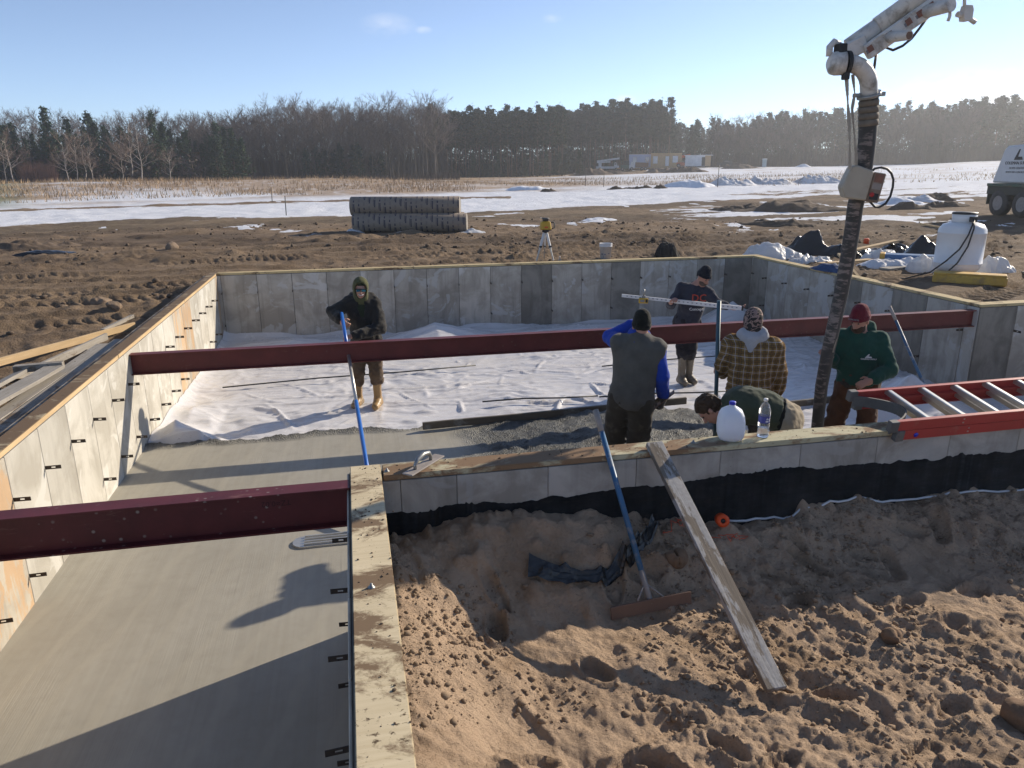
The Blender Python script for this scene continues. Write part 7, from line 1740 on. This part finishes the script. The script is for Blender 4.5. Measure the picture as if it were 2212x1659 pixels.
class Tri:
    def __init__(s): s.v, s.f = [], []
    def seg(s, a, b, ra, rb, n=4):
        a, b = np.array(a), np.array(b); d = nrm(b - a); x = np.cross(d, [0.3, 0.2, 0.93]); x = nrm(x); y = np.cross(d, x); k0 = len(s.v)
        for p, r in ((a, ra), (b, rb)):
            for k in range(n): an = 2 * math.pi * k / n; s.v.append(p + (x * math.cos(an) + y * math.sin(an)) * r)
        for k in range(n): k2 = (k + 1) % n; s.f += [(k0 + k, k0 + k2, k0 + n + k2), (k0 + k, k0 + n + k2, k0 + n + k)]
    def spike(s, a, b, w, side):
        k0 = len(s.v); sd_ = nrm(np.cross(np.array(b) - np.array(a), side)) * w; s.v += [np.array(a) - sd_, np.array(a) + sd_, np.array(b)]; s.f.append((k0, k0 + 1, k0 + 2))
    def tri(s, c, r, rg):
        k0 = len(s.v); q = rg.normal(0, 1, (3, 3)); q /= np.linalg.norm(q, axis=1)[:, None]; s.v += list(np.array(c) + q * r); s.f.append((k0, k0 + 1, k0 + 2))
    def mesh(s, name, mat): return mesh_np(name, np.array(s.v), np.array(s.f), mat, False)
def bare_proto(seed, H, tw, mats, spread=1.0, ntw=5):
    rg = np.random.default_rng(seed); T, C = Tri(), Tri(); lean = rg.normal(0, 0.02, 2)
    top = np.array([lean[0] * H, lean[1] * H, H * 0.9]); fork = H * rg.uniform(0.30, 0.45)
    pts = [np.array([0, 0, 0.0])]
    for k in range(1, 7): t_ = k / 6; pts.append(np.array([lean[0] * H * t_ + rg.normal(0, 0.10), lean[1] * H * t_ + rg.normal(0, 0.10), H * 0.9 * t_]))
    for k in range(6): T.seg(pts[k], pts[k + 1], tw * (1 - 0.15 * k), tw * (1 - 0.15 * (k + 1)), 5)
    def branch(p, d, L, r, depth):
        q = p + d * L * 0.5 + rg.normal(0, 0.05 * L, 3); e = q + nrm(d + rg.normal(0, 0.22, 3) + [0, 0, 0.18]) * L * 0.5
        (T if depth == 0 else C).seg(p, q, r, r * 0.7, 3); (T if depth == 0 else C).seg(q, e, r * 0.7, r * 0.4, 3)
        if depth >= 2:
            for k in range(ntw):
                b = p + (e - p) * rg.uniform(0.2, 1); dd = nrm(d + rg.normal(0, 0.55, 3) + [0, 0, 0.25]); C.spike(b, b + dd * rg.uniform(0.5, 1.3), 0.022, rg.normal(0, 1, 3))
            return
        for k in range(4 if depth == 0 else 3):
            b = p + (e - p) * rg.uniform(0.35, 1); branch(b, nrm(d + rg.normal(0, 0.42, 3) + [0, 0, 0.25]), L * rg.uniform(0.45, 0.65), r * 0.5, depth + 1)
    for k in range(13):
        t_ = rg.uniform(0.32, 0.97); p = pts[0] + (top - pts[0]) * t_; an = rg.uniform(0, 2 * math.pi); up_ = rg.uniform(0.55, 1.3)
        branch(p, nrm([math.cos(an) * spread, math.sin(an) * spread, up_]), H * 0.30 * (1.15 - 0.55 * t_), tw * 0.34, 0)
    return T.mesh('trunk', MAT[mats[0]]), C.mesh('crown', MAT[mats[1]]), H
def pine_proto(seed, H, crown0, wid, mats, dens=1.0, conical=False, dead=14):
    rg = np.random.default_rng(seed); T, C = Tri(), Tri(); tw = 0.17
    for k in range(5): T.seg((rg.normal(0, 0.04), rg.normal(0, 0.04), H * 0.96 * k / 5), (rg.normal(0, 0.04), rg.normal(0, 0.04), H * 0.96 * (k + 1) / 5), tw * (1 - 0.17 * k), tw * (1 - 0.17 * (k + 1)), 6)
    for k in range(dead):
        z = rg.uniform(min(0.04, crown0 * 0.5), crown0) * H; an = rg.uniform(0, 6.28); T.spike((0, 0, z), (math.cos(an) * 1.3, math.sin(an) * 1.3, z + rg.uniform(-0.3, 0.3)), 0.04, [0, 0, 1])
    z = crown0 * H
    while z < H:
        t_ = (z / H - crown0) / (1 - crown0)
        w = wid * ((1 - t_) ** 0.85 + 0.06) if conical else wid * (math.sin(math.pi * min(0.12 + 0.88 * t_, 1)) ** 0.6 * 0.9 + 0.15) * (1 - 0.35 * t_)
        for k in range(rg.integers(3, 6)):
            an = rg.uniform(0, 6.28); L = w * rg.uniform(0.55, 1.15); d = np.array([math.cos(an), math.sin(an), rg.uniform(-0.15, 0.35) if conical else rg.uniform(0.05, 0.45)])
            tip = np.array([0, 0, z]) + d * L; T.seg((0, 0, z), tip, 0.045, 0.015, 3)
            for m in range(int(7 * dens)):
                f_ = rg.uniform(0.25, 1.05); c = np.array([0, 0, z]) + d * L * f_ + rg.normal(0, 0.16, 3) * (0.6 + f_)
                for _ in range(2): C.tri(c + rg.normal(0, 0.12, 3), rg.uniform(0.22, 0.46), rg)
        z += rg.uniform(0.35, 0.6) * (1.0 if not conical else 0.9)
    return T.mesh('trunk', MAT[mats[0]]), C.mesh('crown', MAT[mats[1]]), H
BARE = [bare_proto(100 + i, 18.0, 0.24, ('bark', 'twig')) for i in range(6)]
BIRCH = [bare_proto(200 + i, 10.0, 0.12, ('birch', 'birch_twig'), 1.1, 3) for i in range(3)]
RPINE = [pine_proto(300 + i, 18.0, 0.48, 2.3, ('pine_bark', 'pine')) for i in range(5)]
WPINE = [pine_proto(400 + i, 14.0, 0.10, 2.9, ('pine_bark', 'wpine'), 1.0, True, 3) for i in range(4)]
SPRUCE = [pine_proto(500 + i, 7.0, 0.04, 1.5, ('pine_bark', 'spruce'), 1.1, True, 0) for i in range(3)]
trs = random.Random(77)
def tree(name, proto, px, D, H, label, group):
    x_, y_, z_ = far_pos(px, D); o_ = thing(name, label, 'tree', (x_, y_, z_ - 0.15), trs.uniform(0, 6.28), group); s_ = H / proto[2]; w_ = s_ * trs.uniform(0.9, 1.15); o_.scale = (w_, w_, s_)
    put('trunk', proto[0], o_); put('crown', proto[1], o_); return o_
def wood(name, protos, n, px0, px1, D0, D1, h0, h1, label, group, hf=None):
    for i in range(n):
        px = px0 + (px1 - px0) * (i + trs.random()) / n; D = trs.uniform(D0, D1); H = trs.uniform(h0, h1) * (hf(px) if hf else 1); tree(name, trs.choice(protos), px, D, H, label, group)
wood('bare_tree', BARE, 75, -150, 470, 190, 235, 13.5, 16.0, 'bare hardwood tree behind the evergreens at the left', 'bare trees behind the left evergreens')
wood('white_pine', WPINE, 72, -150, 560, 166, 195, 8.0, 12.6, 'dark evergreen in the mixed woods at the left', 'evergreens in the left woods')
tree('white_pine', WPINE[0], 158, 172, 14.6, 'tall pine whose crown tops the woods at far left', None); tree('white_pine', WPINE[1], 374, 170, 14.3, 'tall pine standing proud right of the pale birches', None); tree('white_pine', WPINE[2], 40, 172, 12.6, 'dark pine rising near the left edge of the woods', None); tree('white_pine', WPINE[3], 245, 186, 14.6, 'pine top poking above the left woods between the tall ones', None)
for i, px in enumerate((185, 205, 222, 236, 300, 318, 340, 398)): tree('birch_tree', BIRCH[i % 3], px, 160 + (i % 3) * 3, (8.5, 9.5, 9.0, 8.0, 7.5, 12.0, 11.0, 7.0)[i], 'pale bare birch at the front of the left woods', 'pale birches before the left woods')
for i, px in enumerate((18, 55, 72)): tree('birch_tree', BIRCH[i], px, 158, 9.0, 'thin pale leaning trunk at the far left edge of the woods', 'pale trunks at the far left')
hf = lambda px: 0.80 + 0.20 * (1 / (1 + math.exp(-(px - 590) / 40.0)))
wood('bare_tree', BARE, 165, 440, 965, 196, 262, 16.8, 20.0, 'tall bare hardwood tree in the brown stretch of woods', 'bare trees in the middle woods', hf)
wood('bare_tree', BARE, 26, 460, 960, 188, 197, 13.5, 18.0, 'bare tree at the front edge of the brown woods', 'bare trees along the wood edge', hf)
wood('spruce_tree', SPRUCE, 9, 680, 840, 184, 194, 4.5, 8.5, 'small dark spruce in front of the bare trunks', 'small spruces at the wood edge')
wood('red_pine', RPINE, 85, 935, 1215, 214, 268, 17.0, 19.6, 'tall red pine with bare lower trunk in the dark plantation', 'red pines in the plantation')
wood('red_pine', RPINE, 85, 1200, 1437, 256, 305, 19.4, 22.4, 'tall red pine in the plantation behind the far building site', 'red pines behind the far site')
tree('red_pine', RPINE[2], 948, 208, 19.0, 'lone slender pine at the left end of the plantation', None)
wood('spruce_tree', WPINE, 12, 1020, 1250, 208, 214, 4.0, 7.5, 'low evergreen under the front of the pine plantation', 'low evergreens before the plantation')
hf2 = lambda px: 0.88 if px < 1560 else (0.88 + 0.12 * min((px - 1560) / 130.0, 1.0)) if px < 1700 else 1.0
wood('far_pine', RPINE + WPINE, 190, 1400, 2420, 300, 365, 17.5, 21.0, 'distant pine in the hazy woods on the right', 'distant pines on the right', hf2)
tree('white_pine', WPINE[0], 1487, 275, 16.5, 'big full pine standing in front of the hazy woods right of the framed walls', None); tree('white_pine', WPINE[2], 1478, 279, 15.0, 'full pine just behind the big pine right of the framed walls', None)
wood('bare_tree', BARE, 34, 1520, 1740, 284, 300, 11.0, 18.5, 'bare tree before the hazy pines left of the pump hose', 'bare trees before the right woods')
wood('bare_tree', BARE, 26, 1880, 2060, 284, 300, 12.0, 17.0, 'bare tree before the hazy pines right of the pump hose', 'bare trees beyond the hose')
tree('spruce_tree', WPINE[1], 2196, 262, 15.0, 'airy evergreen beside the truck at the right edge', None); tree('spruce_tree', WPINE[3], 2176, 270, 12.0, 'smaller evergreen left of the airy one by the truck', None)
# low brush and the deep of the wood, beyond counting
def brush(name, label, n, px0, px1, D0, D1, h0, h1, mat, seed, w=0.05, clump=False):
    rg = np.random.default_rng(seed); px = rg.uniform(px0, px1, n); D = rg.uniform(D0, D1, n); a_ = CAM_YAW + np.arctan((px - 1106) / 1609.14); x_, y_ = D * np.sin(a_), D * np.cos(a_); z_ = far_h(x_.copy(), y_.copy())
    h = rg.uniform(h0, h1, n); base = np.stack([x_, y_, z_ + (rg.random(n) * h if clump else 0)], 1)
    if clump: d1, d2 = rg.normal(0, 0.55, (n, 3)), rg.normal(0, 0.55, (n, 3)); V = np.stack([base, base + d1, base + d2], 1)
    else:
        an = rg.uniform(0, 6.28, n); sd_ = np.stack([np.cos(an), np.sin(an), 0 * an], 1) * w * rg.uniform(0.5, 1.3, (n, 1)); tip = base + np.stack([rg.normal(0, 0.14, n) * h, rg.normal(0, 0.14, n) * h, h], 1); V = np.stack([base - sd_, base + sd_, tip], 1)
    o_ = put(name, mesh_np(name, V.reshape(-1, 3), np.arange(3 * n).reshape(-1, 3), mat, False)); return tag(o_, label, 'brush', kind='stuff')
brush('undergrowth', 'dark undergrowth filling the left woods', 16000, -200, 470, 165, 235, 0.5, 7.5, MAT['brush'], 1, clump=True)
brush('undergrowth', 'thin stems and brush between the trunks of the brown woods', 15000, 440, 975, 205, 290, 3.0, 12.0, MAT['brush'], 2, 0.08)
brush('undergrowth', 'dark depth of the pine plantation between the trunks', 20000, 925, 1230, 232, 290, 0.5, 14.0, MAT['spruce'], 3, clump=True)
brush('undergrowth', 'dark depth of the plantation behind the far site', 22000, 1190, 1442, 268, 320, 0.5, 16.0, MAT['spruce'], 13, clump=True)
brush('undergrowth', 'dark depth of the far right woods', 30000, 1400, 2450, 302, 370, 0.5, 15.0, MAT['spruce'], 4, clump=True)
brush('undergrowth', 'low reddish brush at the front of the left woods', 2600, 90, 160, 158, 164, 1.0, 5.0, MAT['brush_red'], 5, 0.05)
brush('undergrowth', 'low brown brush along the wood edge', 9000, -150, 1000, 160, 196, 0.4, 2.2, MAT['brush'], 6, 0.05)
brush('undergrowth', 'brown brush before the right woods', 9000, 1500, 2300, 280, 296, 1.0, 7.0, MAT['brush'], 7, 0.09)
# dry grass standing in the field
MAT['hay'] = bark('hay', (0.50, 0.37, 0.24), (0.38, 0.27, 0.17))
def hay(label, n, px0, px1, D0, D1, h0, h1, seed, thr=-0.1):
    rg = np.random.default_rng(seed); px = rg.uniform(px0, px1, n); D = rg.uniform(D0, D1, n); a_ = CAM_YAW + np.arctan((px - 1106) / 1609.14); x_, y_ = D * np.sin(a_), D * np.cos(a_)
    fade = np.clip(np.minimum(px - px0, px1 - px) / 160.0, 0, 1); k = fbm(x_ / 9, y_ / 5, 55, 3) > thr + rg.normal(0, 0.25, n) + (1 - fade) * 0.9; x_, y_ = x_[k], y_[k]; n = len(x_); z_ = far_h(x_.copy(), y_.copy()); h = rg.uniform(h0, h1, n); base = np.stack([x_, y_, z_ - 0.05], 1); an = rg.uniform(0, 6.28, n)
    sd_ = np.stack([np.cos(an), np.sin(an), 0 * an], 1) * 0.035; tip = base + np.stack([rg.normal(0, 0.12, n), rg.normal(0, 0.12, n), h], 1)
    o_ = put('dry_grass', mesh_np('dry_grass', np.stack([base - sd_, base + sd_, tip], 1).reshape(-1, 3), np.arange(3 * n).reshape(-1, 3), MAT['hay'], False)); return tag(o_, label, 'grass', kind='stuff')
hay('tan dry grass standing on the left rise of the field', 22000, -100, 1060, 72, 120, 0.20, 0.60, 1)
hay('thin tan grass across the middle of the field', 13000, 760, 1900, 84, 130, 0.2, 0.55, 2, 0.05)
hay('sparse dry stalks in the snow on the right', 4000, 1500, 2250, 75, 150, 0.15, 0.4, 3, 0.1)
hay('dry stalks along the farther field before the woods', 12000, -100, 1140, 120, 175, 0.2, 0.6, 4, -0.1)
# ------------------------------------------------------------------ haze in the air
mb = MB(); mb.box((30, 200, 14.0), (1300, 1300, 42.0))
hz = mb.build('haze', None); tag(hz, kind='stuff')
hm = bpy.data.materials.new('haze_air'); hm.use_nodes = True; hn = hm.node_tree.nodes; hn.clear()
ho = hn.new('ShaderNodeOutputMaterial'); hv = hn.new('ShaderNodeVolumePrincipled'); hm.node_tree.links.new(hv.outputs[0], ho.inputs['Volume'])
hv.inputs['Color'].default_value = (0.92, 0.95, 1.0, 1); hv.inputs['Density'].default_value = 0.0006; hv.inputs['Anisotropy'].default_value = 0.5
hz.data.materials.clear(); hz.data.materials.append(hm)
